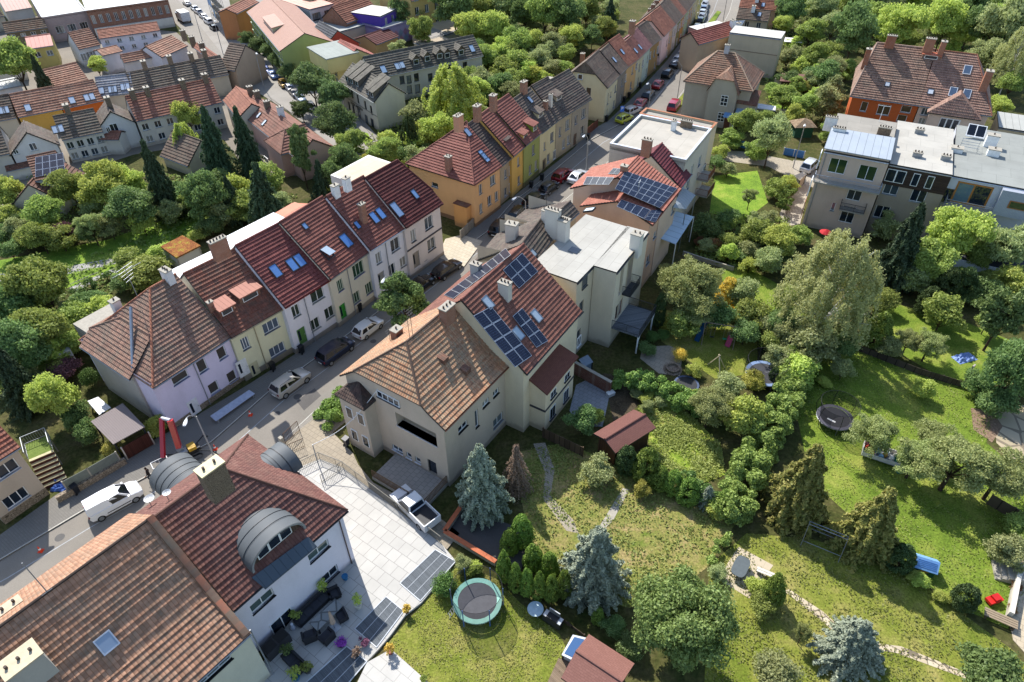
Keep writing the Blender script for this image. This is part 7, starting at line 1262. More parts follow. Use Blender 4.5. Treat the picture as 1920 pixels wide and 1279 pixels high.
# box truck on the second street
p = P(344, 33, 1); t = thing('box_truck', 'small white box truck parked on the left side of the second street', 'truck', (p.x, p.y, .012), rad(128)); MB().box(-2.6, 1.2, -1.05, 1.05, .7, 2.7, plain('c4c4c4')).ob('cargo_box', t); MB().box(1.3, 2.8, -1, 1, .5, 1.9, paint('3a3e44')).ob('cab', t); MB().box(2.3, 2.83, -.9, .9, 1.2, 1.8, glass()).ob('windscreen', t)
for x in (-1.8, 1.9):
    for y in (-1, 1): MB().tube((x, y*.8, .4), (x, y*1.02, .4), .4, RUBBER, 14).ob('wheel', t)
# white pickup on the drive under the terrace railing
p = P(778, 952, .8); q = P(740, 915, .8); d = p-q; az = math.degrees(atan2(d.x, d.y)); t = thing('pickup_truck', 'white pickup with empty dark load bed parked below the terrace railing', 'pickup', (p.x, p.y, .13), rad(90-az+180)); WP = paint('d0d0d0', .3)
mb = MB(); mb.box(-2.5, 2.45, -.88, .88, .45, .95, WP); mb.box(-2.5, -.45, -.88, -.8, .95, 1.32, WP); mb.box(-2.5, -.45, .8, .88, .95, 1.32, WP); mb.box(-2.5, -2.42, -.8, .8, .95, 1.32, WP)
z = 1.0; mb.face([(-.4, -.86, z), (1.45, -.86, z), (1.45, .86, z), (-.4, .86, z)], WP); C1, C2_ = [(-.42, -.84, .95), (1.5, -.84, .95), (1.5, .84, .95), (-.42, .84, .95)], [(-.3, -.7, 1.72), (.75, -.7, 1.74), (.75, .7, 1.74), (-.3, .7, 1.72)]
for i in range(4): mb.face([C1[i], C1[(i+1) % 4], C2_[(i+1) % 4], C2_[i]], WP)
mb.face(C2_, WP); mb.slab([(1.4, -.82, 1.06), (2.42, -.76, .98), (2.42, .76, .98), (1.4, .82, 1.06)], .15, WP); mb.ob('body', t, smooth=30)
MB().face([(1.46, -.76, 1.05), (1.46, .76, 1.05), (.82, .64, 1.68), (.82, -.64, 1.68)], glass()).ob('windscreen', t, loc=(.03, 0, .02)); MB().face([(-.435, .7, 1.1), (-.435, -.7, 1.1), (-.335, -.62, 1.62), (-.335, .62, 1.62)], glass()).ob('rear_window', t, loc=(-.012, 0, 0))
for s in (-1, 1): MB().face([(-.25, s*.835, 1.04), (1.2, s*.835, 1.04), (.68, s*.72, 1.64), (-.2, s*.72, 1.64)][::-s], glass()).ob('side_window', t, loc=(0, s*.02, .01))
MB().box(-2.4, -.5, -.78, .78, .955, .97, plain('1c1e22')).ob('load_bed', t)
for x in (-1.6, 1.6):
    for s in (-1, 1): w = MB().tube((x, s*.65, .36), (x, s*.9, .36), .36, RUBBER, 16).ob('wheel', t, smooth=40); MB().tube((x, s*.9, .36), (x, s*.915, .36), .2, ALU, 12).ob('rim', w)
# ------------------------------------------------------------------ street furniture
def lamp(hx, hy, bx, by, label, h=7.5):
    """head in the photo, base in the photo"""
    b = P(bx, by, .1); hd = P(hx, hy, h); o = thing('street_lamp', label, 'street lamp', (b.x, b.y, .1), 0, 'street lamps with curved arms'); d = hd-b; a = V3((d.x, d.y, 0)); r = min(2.2, a.length); a = a.normalized() if a.length > .05 else V3((-1, 0, 0)); m = plain('9a9ca0', .4, .5)
    MB().tube((0, 0, -.1), (0, 0, h-1.6), .085, m, 10, .06).ob('pole', o, smooth=40); pts = [V3((0, 0, h-1.6))]+[a*(r*t)+V3((0, 0, h-1.6+1.5*sin(t*pi/2))) for t in (.15, .35, .6, .85, 1)]; MB().path([tuple(p) for p in pts], .045, m, 8).ob('arm', o, smooth=50)
    e = pts[-1]; F = Matrix((a, V3((0, 0, 1)).cross(a), V3((0, 0, 1)))).transposed().to_4x4(); F.translation = e; mb = MB(); q = [(-.1, .08), (.15, .15), (.5, .17), (.75, .1)]
    for (x0, w0), (x1, w1) in zip(q, q[1:]):
        for z0, z1, s in ((.1, .0, 1), (-.1, .0, -1)): mb.face([F @ V3((x0, -w0, 0)), F @ V3((x1, -w1, 0)), F @ V3((x1, 0, z0)), F @ V3((x0, 0, z0))][::s], plain('d4d6d8', .4)); mb.face([F @ V3((x0, 0, z0)), F @ V3((x1, 0, z0)), F @ V3((x1, w1, 0)), F @ V3((x0, w0, 0))][::s], plain('d4d6d8', .4))
    mb.ob('lamp_head', o, smooth=30)
lamp(349, 787, 404, 862, 'street lamp curving over the red lift beside the barrel dormers'); lamp(709, 545, 745, 600, 'street lamp with white head in front of the street pine'); lamp(937, 391, 985, 450, 'street lamp behind the white chimneys of the flat-roofed house'); lamp(1074, 283, 1098, 328, 'street lamp with tall curved arm beside the solar house street roof'); lamp(1196, 176, 1213, 226, 'street lamp beside the silver estate and yellow hatchback'); lamp(1259, 117, 1270, 184, 'street lamp by the black SUV and the grey villa wall'); lamp(1301, 78, 1312, 108, 'street lamp further up near the long parked line'); lamp(1507, 241, 1487, 314, 'street lamp on the lane left of the pinkish apartment house', 8); lamp(370, 39, 379, 75, 'street lamp at the upper bend of the second street'); lamp(430, 82, 418, 100, 'street lamp near the painted road circle on the second street'); lamp(508, 153, 495, 165, 'street lamp opposite the gold hatchback'); lamp(1349, 14, 1356, 38, 'street lamp at the top end of the main street')
def wbin(px, py, col, label, az=36):
    p = P(px, py, .1); o = thing('wheelie_bin', label, 'bin', (p.x, p.y, .11), rad(90-az), 'bins along the facades'); m = plain(col, .5); mb = MB(); a = [(-.24, -.26), (.24, -.26), (.24, .26), (-.24, .26)]
    lo = [(x*.8, y*.8, .12) for x, y in a]; hi = [(x, y, 1.0) for x, y in a]
    for i in range(4): mb.face([lo[i], lo[(i+1) % 4], hi[(i+1) % 4], hi[i]], m)
    mb.face(lo[::-1], m); mb.ob('body', o); MB().slab([(-.3, -.28, 1.03), (.27, -.28, 1.08), (.27, .28, 1.08), (-.3, .28, 1.03)], .05, m).ob('lid', o)
    for s in (-1, 1): MB().tube((-.2, s*.2, .1), (-.2, s*.26, .1), .1, RUBBER, 10).ob('wheel', o)
for t in ((513, 694, '1c1e20', 'black bin before the door of the pale yellow house'), (567, 662, '1c2024', 'black bin between pale yellow and white house'), (675, 583, '1a1c1e', 'black bin by the bright green door'), (797, 500, '2a3040', 'dark blue bin by the pinkish end house door'), (1137, 228, '141618', 'black bin at the corner of the cream gable house'), (1103, 262, '15181c', 'black bin at the corner of the grey end house'), (1170, 192, '1a1c1e', 'black bin by the grey house right of the cream gable house'), (1179, 184, '1a1c1e', 'black bin by the apricot house'), (1200, 165, '16181a', 'black bin by the pale cream house'), (1016, 338, '1a2026', 'dark bin beside the olive green house'), (996, 352, '1a2026', 'dark bin beside the yellow-orange house'), (651, 835, '3a3a3e', 'grey bin with pale lid at the corner of the beige villa'), (146, 924, '161a22', 'dark bin at the fence behind the white van')): wbin(*t)
def cone(px, py, label):
    p = P(px, py, .2); o = thing('traffic_cone', label, 'traffic cone', (p.x, p.y, .015), 0, 'orange traffic cones'); m = plain('d8401c', .6); MB().box(-.2, .2, -.2, .2, 0, .04, m).ob('base', o); MB().lathe([(.15, .04), (.11, .25)], m).lathe([(.11, .25), (.08, .4)], WHITE).lathe([(.08, .4), (.03, .65), (0, .65)], m).ob('cone', o, smooth=40)
cone(469, 776, 'orange traffic cone on the road in front of the lilac corner house'); cone(75, 1031, 'orange traffic cone on the dark road at lower left'); cone(403, 840, 'orange traffic cone beside the tracked lift')
p = P(1164, 232, .1); o = thing('parking_sign', 'blue parking sign on a pole behind the yellow-green hatchback', 'road sign', (p.x, p.y, .1)); MB().tube((0, 0, -.1), (0, 0, 3.2), .035, ALU, 8).ob('pole', o); F = Matrix.Rotation(rad(8), 4, 'Z'); b = MB().box(-.35, .35, -.07, -.04, 2.2, 3.2, plain('2f6ac4', .5), F).ob('board', o)
mb = MB(); w = plain('e6e6e6', .5); mb.box(-.16, -.07, -.085, -.072, 2.6, 3.05, w, F); mb.box(-.07, .1, -.085, -.072, 2.97, 3.05, w, F); mb.box(-.07, .1, -.085, -.072, 2.78, 2.85, w, F); mb.box(.09, .17, -.085, -.072, 2.8, 3.03, w, F); mb.ob('letter', b)
p = P(1102, 296, .1); o = thing('road_sign', 'round grey-backed road sign on the wide pavement by the grey end house', 'road sign', (p.x, p.y, .1)); MB().tube((0, 0, -.1), (0, 0, 2.8), .03, ALU, 8).ob('pole', o); MB().tube((0, -.05, 2.55), (0, -.03, 2.55), .32, plain('b4b6b8', .5), 18).ob('board', o)
# red tracked spider lift
p = P(352, 852, .5); o = thing('aerial_lift', 'red tracked lift with folded boom and white basket by the lilac house', 'aerial lift', (p.x, p.y, .012), rad(90-52)); RD_ = paint('b0141c', .35); mb = MB(); DK_ = plain('1e2022', .6)
mb.box(-1.1, 1.2, -.32, .32, .5, 1.0, DK_); mb.box(.2, .9, -.4, .4, 1.0, 1.35, plain('b08a1e')); mb.box(-.6, .1, -.3, .3, 1.0, 1.2, GREYM); mb.ob('chassis', o)
for s in (-1, 1):
    mb = MB(); pts = [(x, z) for x, z in ((-.9, .05), (.9, .05), (1.15, .28), (.9, .5), (-.9, .5), (-1.15, .28))]; y0, y1 = s*.62-.12, s*.62+.12
    for i in range(6): a, b = pts[i], pts[(i+1) % 6]; mb.face([(a[0], y0, a[1]), (b[0], y0, b[1]), (b[0], y1, b[1]), (a[0], y1, a[1])], RUBBER)
    mb.face([(x, y1, z) for x, z in pts], plain('55585c')); mb.face([(x, y0, z) for x, z in pts[::-1]], plain('55585c')); mb.ob('track', o)
for sx, sy in ((1, 1), (1, -1), (-1, 1), (-1, -1)): MB().path([(sx*.8, sy*.3, .8), (sx*1.9, sy*1.2, .7), (sx*2.3, sy*1.5, .08)], .06, DK_, 6).tube((sx*2.3, sy*1.5, 0), (sx*2.3, sy*1.5, .06), .2, DK_, 10).ob('outrigger', o)
Mi = o.matrix_basis.inverted(); L_ = lambda px, z: Mi @ P(*px, z)
def beam(a, b, w, m, nm):
    a, b = V3(a), V3(b); d = (b-a).normalized(); x = d.cross(V3((0, 0, 1))).normalized(); y = x.cross(d); F = Matrix((d, x, y)).transposed().to_4x4(); F.translation = a; k = MB().box(0, (b-a).length, -w/2, w/2, -w/2, w/2, m, F).ob(nm, o); return k
k1_, k2_, b1_ = L_((336, 840), 1.4), L_((319, 788), 4.2), L_((306, 858), 1.3); top = L_((303, 784), 4.2); beam(k1_, k2_, .46, RD_, 'lower_boom'); beam(top, b1_, .34, RD_, 'upper_boom'); mb = MB(); mb.tube(k2_, top, .16, plain('c4c4c4', .5), 8); mb.box(k1_.x-.3, k1_.x+.3, k1_.y-.3, k1_.y+.3, .9, 1.5, GREYM); mb.ob('boom_joint', o)
bx = L_((301, 870), .9); mb = MB()
for z in (.15, 1.1): mb.path([(bx.x-.7, bx.y-.45, z), (bx.x+.7, bx.y-.45, z), (bx.x+.7, bx.y+.45, z), (bx.x-.7, bx.y+.45, z), (bx.x-.7, bx.y-.45, z)], .035, WHITE, 6)
for x in (-.7, 0, .7):
    for y in (-.45, .45): mb.tube((bx.x+x, bx.y+y, .15), (bx.x+x, bx.y+y, 1.1), .025, WHITE, 6)
mb.box(bx.x-.7, bx.x+.7, bx.y-.45, bx.y+.45, .12, .17, plain('6a6c70')); mb.ob('basket', o)
# person walking behind the van, seen from above
def person(px, py, rz, label):
    import bmesh
    p = P(px, py, .1); o = thing('person', label, 'person', (p.x, p.y, .11), rz)
    J = [((0, 0, .92), .15), ((0, 0, 1.12), .135), ((0, 0, 1.38), .15), ((0, 0, 1.5), .06), ((.02, 0, 1.6), .075), ((.02, 0, 1.73), .085), ((0, .1, .88), .1), ((.14, .1, .5), .07), ((.02, .1, .1), .045), ((.18, .1, .05), .04), ((0, -.1, .88), .1), ((-.05, -.1, .5), .07), ((-.22, -.1, .12), .045), ((-.08, -.1, .05), .04), ((0, .2, 1.4), .07), ((.04, .27, 1.14), .05), ((.2, .25, .95), .04), ((.28, .24, .92), .035), ((0, -.2, 1.4), .07), ((-.08, -.27, 1.14), .05), ((.06, -.29, .93), .04), ((.14, -.28, .9), .035)]
    E_ = [(0, 1), (1, 2), (2, 3), (3, 4), (4, 5), (0, 6), (6, 7), (7, 8), (8, 9), (0, 10), (10, 11), (11, 12), (12, 13), (2, 14), (14, 15), (15, 16), (16, 17), (2, 18), (18, 19), (19, 20), (20, 21)]
    me = bpy.data.meshes.new('skeleton'); me.from_pydata([j[0] for j in J], E_, []); t = bpy.data.objects.new('tmp', me); COL.objects.link(t); t.modifiers.new('s', 'SKIN'); t.modifiers.new('u', 'SUBSURF').levels = 2
    for v, j in zip(me.skin_vertices[0].data, J): v.radius = (j[1], j[1])
    me.skin_vertices[0].data[0].use_root = True; dg = bpy.context.evaluated_depsgraph_get(); b = bpy.data.meshes.new_from_object(t.evaluated_get(dg)); bpy.data.objects.remove(t); b.name = 'body'
    ms = [plain('b08468', .7), plain('2a1e1c', .9), plain('2c3038', .9), plain('1c1c1e', .8)]; b.materials.clear(); [b.materials.append(m) for m in ms]
    for f in b.polygons: c = f.center; f.material_index = 0 if c.z > 1.53 or (abs(c.y) > .2 and c.z < 1.02 and c.z > .85 and c.x > .02) else 1 if c.z > .92 else 2 if c.z > .12 else 3
    b.shade_smooth(); link(b, 'body', o); MB().lathe([(.0, 1.84), (.06, 1.82), (.1, 1.75), (.1, 1.66), (.085, 1.62)], plain('2a1a12', .9), (0, 0, 0), 12).ob('hair', o, smooth=60)
    for s in (-1, 1):
        for i in range(4): MB().tube((.26+.0*i, s*.26+(i-1.5)*.02, .92), (.34, s*.25+(i-1.5)*.02, .86), .008, plain('b08468', .7), 5).ob('finger', o)
person(285, 901, rad(200), 'person in dark clothes walking between the white van and the red lift')
# ------------------------------------------------------------------ garden and yard things
def trampoline(px, py, wpx, pad, label, np_=6, hnet=1.75, rz=0, mat_='2b2b2f', tall=.85, lean=0, poles='3a5f94'):
    c = P(px, py, tall); r = wpx/2/pxm(c); o = thing('trampoline', label, 'trampoline', (c.x, c.y, 0), rz); n = 32; rr = lambda a, q, z: (cos(a)*q, sin(a)*q, z); A = [2*pi*i/n for i in range(n+1)]
    mb = MB(); mb.face([rr(a, r*.8, tall-.02) for a in A[:-1]], plain(mat_, .8)); mb.ob('jumping_mat', o)
    mb = MB(); m = plain(pad, .5)
    for a, b in zip(A, A[1:]): mb.face([rr(a, r*.8, tall), rr(a, r, tall+.02), rr(b, r, tall+.02), rr(b, r*.8, tall)][::-1], m); mb.face([rr(a, r, tall+.02), rr(a, r, tall-.1), rr(b, r, tall-.1), rr(b, r, tall+.02)][::-1], m)
    mb.ob('spring_pad', o); mb = MB(); fm = plain('9a9ea2', .4, .6)
    for i in range(np_): a = 2*pi*i/np_; mb.tube(rr(a, r, 0), rr(a, r, tall), .03, fm, 6)
    mb.path([rr(a, r*.99, tall-.06) for a in A], .03, fm, 5); mb.ob('frame', o)
    for i in range(np_):
        a = 2*pi*i/np_; b = a
        if lean: MB().path([rr(a, r*1.02, .3), rr(a, r*1.2, tall+.7), rr(a, r*1.06, tall+hnet)], .028, plain(poles, .5), 6).ob('pole', o)
        else: MB().tube(rr(a, r*1.05, .2), rr(a, r*1.05, tall+hnet), .04, plain(poles, .5), 8).ob('pole', o)
    mb = MB()
    for a, b in zip(A, A[1:]): mb.face([rr(a, r*(.82 if lean else 1.0), tall), rr(b, r*(.82 if lean else 1.0), tall), rr(b, r*1.04, tall+hnet), rr(a, r*1.04, tall+hnet)], net('1a1c1e', .42))
    mb.ob('safety_net', o); MB().path([rr(a, r*1.04, tall+hnet) for a in A], .018, plain('1c1c20', .7), 5).ob('net_rim', o); return o, r
t_, r_ = trampoline(895, 1126, 92, '6fa596', 'trampoline with green pad, blue poles and safety net on the dry lawn', 6, 1.7, rad(0), mat_='4a4a4e')
mb = MB(); a = 3.5
for s in (-.2, .2): mb.tube((cos(a)*(r_+.5)+s*sin(a), sin(a)*(r_+.5)-s*cos(a), 0), (cos(a)*r_+s*sin(a), sin(a)*r_-s*cos(a), .85), .025, GREYM, 6)
for k in range(3): q = r_+.5-.5*k/3-.1; mb.tube((cos(a)*q-.2*sin(a), sin(a)*q+.2*cos(a), .2+.25*k), (cos(a)*q+.2*sin(a), sin(a)*q-.2*cos(a), .2+.25*k), .02, GREYM, 5)
mb.ob('ladder', t_)
t_, r_ = trampoline(1566, 782, 66, '4a4850', 'black trampoline with tall curved safety net on the big green lawn', 6, 1.9, .3, lean=1, poles='1c1c1e'); MB().box(-.75, -.55, -.3, .5, .84, .845, plain('c9c9c9', .6), Matrix.Rotation(rad(30), 4, 'Z')).ob('printed_mark', t_)
trampoline(1434, 700, 70, '8fa6cc', 'trampoline with pale blue pad and dark net beside the shaggy hedge', 6, 1.8, .6, mat_='4c4c50', poles='24262c')
p = P(1287, 721, .2); o = thing('trampoline', 'small dark trampoline without net behind the shaggy hedge', 'trampoline', (p.x, p.y, 0)); MB().tube((0, 0, .02), (0, 0, .28), 1.3, plain('3a4a66', .6), 24).ob('rim', o); MB().tube((0, 0, .28), (0, 0, .3), 1.08, plain('202226', .7), 24).ob('jumping_mat', o)
# terrace furniture in the shade of the white house
TA = rad(90-38.5); TZ = .225
def place(name, label, cat, px, py, z=TZ, rz=TA, group=None, h=0): p = P(px, py, z+h); return thing(name, label, cat, (p.x, p.y, z), rz, group)
WK = plain('26262a', .8); CU = plain('35363c', .9)
def sofa(px, py, w, label, name, group=None, rz=TA, deep=.85):
    o = place(name, label, 'sofa' if name == 'sofa' else 'armchair', px, py, h=.4, rz=rz, group=group)
    MB().box(-w/2, w/2, -deep/2, deep/2, .05, .36, WK).ob('base', o); MB().box(-w/2, w/2, deep/2-.16, deep/2, .36, .82, WK).ob('backrest', o)
    for s in (-1, 1): MB().box(s*w/2-.08, s*w/2+.08, -deep/2, deep/2-.17, .3, .62, WK).ob('armrest', o)
    k = max(1, round(w/.8))
    for i in range(k): a = -w/2+.1+(w-.2)*i/k; MB().box(a+.01, a+(w-.2)/k-.01, -deep/2+.02, deep/2-.18, .365, .5, CU).ob('cushion', o)
    return o
sofa(585, 1140, 3.0, 'long black wicker sofa against the white house wall', 'sofa', None, TA); sofa(580, 1192, .95, 'dark wicker armchair at the left end of the terrace table', 'armchair', 'wicker armchairs', TA+pi*.85); sofa(613, 1193, .95, 'dark wicker armchair between table and umbrella base', 'armchair', 'wicker armchairs', TA+pi); sofa(641, 1154, .8, 'dark wicker chair right of the closed parasol', 'armchair', 'wicker armchairs', TA-pi*.6, .75); sofa(627, 1112, .8, 'dark wicker armchair beside the potted tree by the window', 'armchair', 'wicker armchairs', TA-.4, .8)
sofa(552, 1240, 1.9, 'low dark lounge sofa at the bottom left of the terrace', 'sofa', None, TA-pi/2)
o = place('dining_table', 'long grey stone-topped terrace table', 'table', 612, 1152, h=.74); MB().box(-1.25, 1.25, -.48, .48, .7, .76, stone('8d8f8e', '7d8080', 1.0)).ob('tabletop', o); [MB().box(a-.05, a+.05, b-.05, b+.05, 0, .7, DARKM).ob('leg', o) for a in (-1.1, 1.1) for b in (-.38, .38)]
o = place('parasol', 'closed beige parasol on a square stone foot', 'parasol', 628, 1178); MB().box(-.35, .35, -.35, .35, 0, .1, plain('b4b6b8', .8)).ob('base', o); MB().tube((0, 0, .1), (0, 0, 2.6), .03, ALU, 8).ob('pole', o); mb = MB(); n = 16
for k in range(n):
    a0, a1 = 2*pi*k/n, 2*pi*(k+1)/n; w = lambda a, i: .17*(1+.3*(i % 2))
    mb.face([(cos(a0)*w(a0, k), sin(a0)*w(a0, k), .85), (cos(a1)*w(a1, k+1), sin(a1)*w(a1, k+1), .85), (cos(a1)*.06, sin(a1)*.06, 2.5), (cos(a0)*.06, sin(a0)*.06, 2.5)], plain('b09a88', .9))
mb.ob('canopy', o)
o = place('storage_cabinet', 'dark two-part cabinet standing by the corner of the white house', 'cabinet', 518, 1208, h=.5); MB().box(-1.0, 1.0, -.45, .45, 0, .95, plain('3a3a3e', .6)).ob('body', o); [MB().box(-.95+s, -.05+s, -.4, .4, .95, .99, plain('17181a', .4)).ob('lid', o) for s in (0, 1)]
def pot(px, py, r, h, col, plant, label, ph=.6, name='potted_plant', cat='potted plant', z=TZ, group=None):
    o = place(name, label, cat, px, py, z=z, h=h/2, group=group); MB().lathe([(0, .0), (r*.7, 0), (r, h), (r*1.05, h), (r*1.05, h+.03), (r*.85, h+.03), (r*.8, h-.03), (0, h-.03)], plain(col, .6), (0, 0, 0), 16).ob('pot', o, smooth=40)
    if plant: rr = np.random.default_rng(int(px)); q, d, _ = crown(int(px+py), 420, .1, 0, 16); me = leaf_mesh('foliage', q*np.array([r*3.4, r*3.4, ph]), d, .09, plant, int(px)); link(me, 'foliage', o, loc=(0, 0, h*.8))
pot(647, 1083, .25, .4, '2a6f9a', None, 'small blue bucket at the house corner', name='bucket', cat='bucket'); pot(672, 1136, .3, .45, 'c4c0b4', G3, 'pale round pot with small leafy tree in the middle of the terrace', 1.4); pot(763, 1146, .2, .35, '6a4a3a', GY, 'small pot with yellow-green plant on the white terrace edge', .6); pot(732, 1222, .25, .35, '8a4a34', GY, 'pot with bright yellow flowers on the white steps', 1.0); pot(640, 1208, .32, .3, '3a2a4a', leafm('8a2a94', 'b04ac0'), 'pot of purple flowers at the glass grid corner', .3); pot(611, 1112, .3, .5, '3a3a3c', G3, 'potted green tree between sofa and window', 1.3); pot(558, 1163, .3, .5, '2e2e32', G1, 'dark pot with green plant left of the sofa', 1.1); pot(795, 1274, .18, .25, '9a5a40', G1, 'small terracotta pot at the lower white steps', .2); pot(684, 1207, .25, .3, '2e2e32', leafm('6a3a54', '8a5a70'), 'dark planter beside the middle glass grid', .4); pot(669, 1226, .25, .3, '3c3a38', GBR, 'dark pot with brown grass near the lower glass grid', .5); pot(577, 1257, .3, .35, '4a4a48', G1, 'dark pot with green plant at the lower terrace', .8); pot(540, 1225, .3, .5, '2e3030', G2, 'dark pot with green plant behind the low lounge sofa', .9); pot(555, 1270, .32, .4, '3a6a8a', G3, 'wide pot with leafy plant at the bottom of the terrace', 1.0)
o = place('statue', 'small white garden figure sitting by the terrace door', 'statue', 550, 1178); MB().lathe([(0, 0), (.2, 0), (.22, .2), (.15, .4), (.1, .48), (.13, .6), (.09, .72), (0, .75)], plain('b9bcc4', .7)).ob('figure', o, smooth=60)
for i, (q, lb) in enumerate((([(816, 1031), (854, 1053), (788, 1127), (750, 1094)], 'upper'), ([(724, 1119), (757, 1146), (706, 1214), (665, 1179)], 'middle'), ([(650, 1212), (688, 1240), (640, 1296), (560, 1292)], 'lower'))):
    z = .24; pts = [P(*k, z) for k in q]; c0 = sum(pts, V3())/4; o = thing('floor_grid', lb+' floor grid with pale metal frame let into the terrace', 'floor grid', (c0.x, c0.y, z)); pts = [p-c0 for p in pts]
    MB().face([(p.x, p.y, 0) for p in pts], planks('5f6468', .06)).ob('grating', o); mb = MB()
    for k in range(4): mb.tube(pts[k], pts[(k+1) % 4], .05, plain('b4b8bc', .5), 4)
    for k in (1/3, 2/3) : mb.tube(pts[0].lerp(pts[1], k), pts[3].lerp(pts[2], k), .03, plain('a4a8ac', .5), 4)
    mb.ob('frame', o)
# railings, walls, fences, gates
def fence(nm, label, cat, pts, fn, z=0.0):
    w = [P(*p, z) for p in pts]; o = thing(nm, label, cat, w[0]); fn(o, [p-w[0] for p in w]); return o
def f_rail(m, h=1.0, step=.14):
    def g(o, w):
        for a, b in zip(w, w[1:]): mb = MB(); rail(mb, a, b, m, h, step); mb.ob('rail_section', o)
    return g
def f_wall(m, h, t=.25, cap=None):
    def g(o, w):
        for a, b in zip(w, w[1:]):
            d = (b-a); L = d.length; F = Matrix.Translation(a) @ Matrix.Rotation(atan2(d.y, d.x), 4, 'Z'); MB().box(0, L, -t/2, t/2, 0, h, m, F).ob('wall_section', o)
            if cap: MB().box(0, L, -t/2-.05, t/2+.05, h, h+.07, cap, F).ob('coping', o)
    return g
def f_board(m, h, post=2.2, pm=None, gap=.0, t=.04):
    def g(o, w):
        for a, b in zip(w, w[1:]):
            d = (b-a); L = d.length; F = Matrix.Translation(a) @ Matrix.Rotation(atan2(d.y, d.x), 4, 'Z'); MB().box(0, L, -t/2, t/2, gap, h, m, F).ob('board_panel', o); n = max(1, round(L/post))
            for i in range(n+1): MB().box(L*i/n-.06, L*i/n+.06, -.06, .06, 0, h+.06, pm or m, F).ob('post', o)
    return g
fence('railing', 'long steel railing between the white terrace and the sunken drive', 'railing', [(560, 882), (600, 862), (644, 879), (828, 1020)], f_rail(plain('7a766c', .5), 1.05, .15), .22)
fence('railing', 'short inner railing at the top of the terrace steps', 'railing', [(604, 905), (642, 880)], f_rail(plain('7a766c', .5), 1.05, .15), .22)
fence('garden_wall', 'low wall with orange tile coping beside the dark yard', 'wall', [(868, 952), (834, 1002), (930, 1060)], f_wall(CONC, .5, .3, plain('b0623f', .8)), .1)
fence('gate', 'double timber picket gate at the drive of the beige villa', 'gate', [(536, 832), (562, 808)], f_rail(plain('5a4434', .8), 1.4, .16), .12); fence('gate', 'open picket gate leaf turned into the drive beside the timber gate', 'gate', [(544, 850), (572, 838)], f_rail(plain('5a4434', .8), 1.2, .16), .12)
fence('gate_post', 'square grey gate post left of the picket gate', 'gate post', [(530, 842), (535, 838)], f_wall(CONC, 1.5, .4), .1)
fence('garden_wall', 'stone wall with green mesh panels along the pavement behind the white van', 'wall', [(110, 942), (175, 905), (238, 868)], f_wall(STONEP, .7, .3), .1); fence('fence', 'grey-green panel fence on the stone wall behind the white van', 'fence', [(126, 918), (172, 893), (225, 862)], f_board(plain('6a7068', .7), 1.1, 2.0, CONC), .75)
fence('gate', 'brown timber gate between pale posts near the red lift', 'gate', [(240, 862), (290, 833)], f_board(planks('4a2a22', .2), 1.7, 3.4, plaster('b9b0a4'), .1, .08), .1)
fence('garden_wall', 'brick-red wall between the small patio and the shaggy hedge', 'wall', [(1077, 700), (1144, 738)], f_wall(bricks('6a3a2c', '7a4838'), 1.6, .25, CONC)); fence('fence', 'dark boarded fence below the shingle rear wing', 'fence', [(1018, 820), (1092, 856)], f_board(planks('5a4a3a', .15), 1.3, 2.0))
fence('fence', 'dark low board fence along the upper edge of the big green lawn', 'fence', [(1582, 648), (1640, 670), (1722, 702), (1808, 728)], f_board(planks('4a4238', .15), .8, 2.4)); fence('fence_post', 'tall leaning concrete fence post at the end of the big lawn', 'fence post', [(1808, 716), (1812, 712)], f_wall(CONC, 2.2, .16))
fence('garden_wall', 'low concrete wall below the clear canopy garden', 'wall', [(1280, 478), (1322, 492), (1375, 508)], f_wall(CONC, .6, .2)); fence('fence', 'light blue metal fence beside the flat gravel roof house', 'fence', [(1353, 268), (1412, 282)], f_board(plain('3a7fb4', .5), 1.1, 2.0)); fence('gate', 'blue and white metal gate on the lane by the apartment house', 'gate', [(1468, 290), (1506, 297)], f_board(plain('3f74b0', .5), 1.2, 1.6, plain('c9c9c9')))
fence('fence', 'grey slatted fence between pinkish end house and orange house', 'fence', [(864, 449), (890, 424)], f_board(planks('8a8478', .14), 1.4, 1.6, CONC), .1); fence('gate', 'brown gate in the gap beside the grey end house', 'gate', [(1099, 256), (1120, 238)], f_board(planks('6a4030', .2), 1.4, 2.0), .1); fence('garden_wall', 'grey garden wall right of the grey hipped villa', 'wall', [(1412, 210), (1490, 222)], f_wall(plaster('a39a88'), 1.3, .2)); fence('garden_wall', 'pale garden wall between tall cream house and gardens', 'wall', [(1450, 162), (1500, 175)], f_wall(plaster('a39a88'), 1.6, .2)); fence('garden_wall', 'low whitewashed wall at the right edge beside the stone steps', 'wall', [(1888, 1160), (1902, 1090), (1925, 1050)], f_wall(plaster('cfc8bb'), .9, .3)); fence('fence', 'weathered picket fence at the upper right corner of the big lawn', 'fence', [(1850, 945), (1935, 995)], f_board(planks('6a5c4a', .12), 1.3, 2.0)); fence('fence', 'old low timber edging between the two lower lawns', 'fence', [(1035, 1150), (1095, 1195)], f_board(planks('4a4036', .2), .4, 1.5)); fence('fence', 'thin wire fence along the gravel path', 'fence', [(138, 545), (190, 522)], f_rail(CONC, 1.0, 1.4))
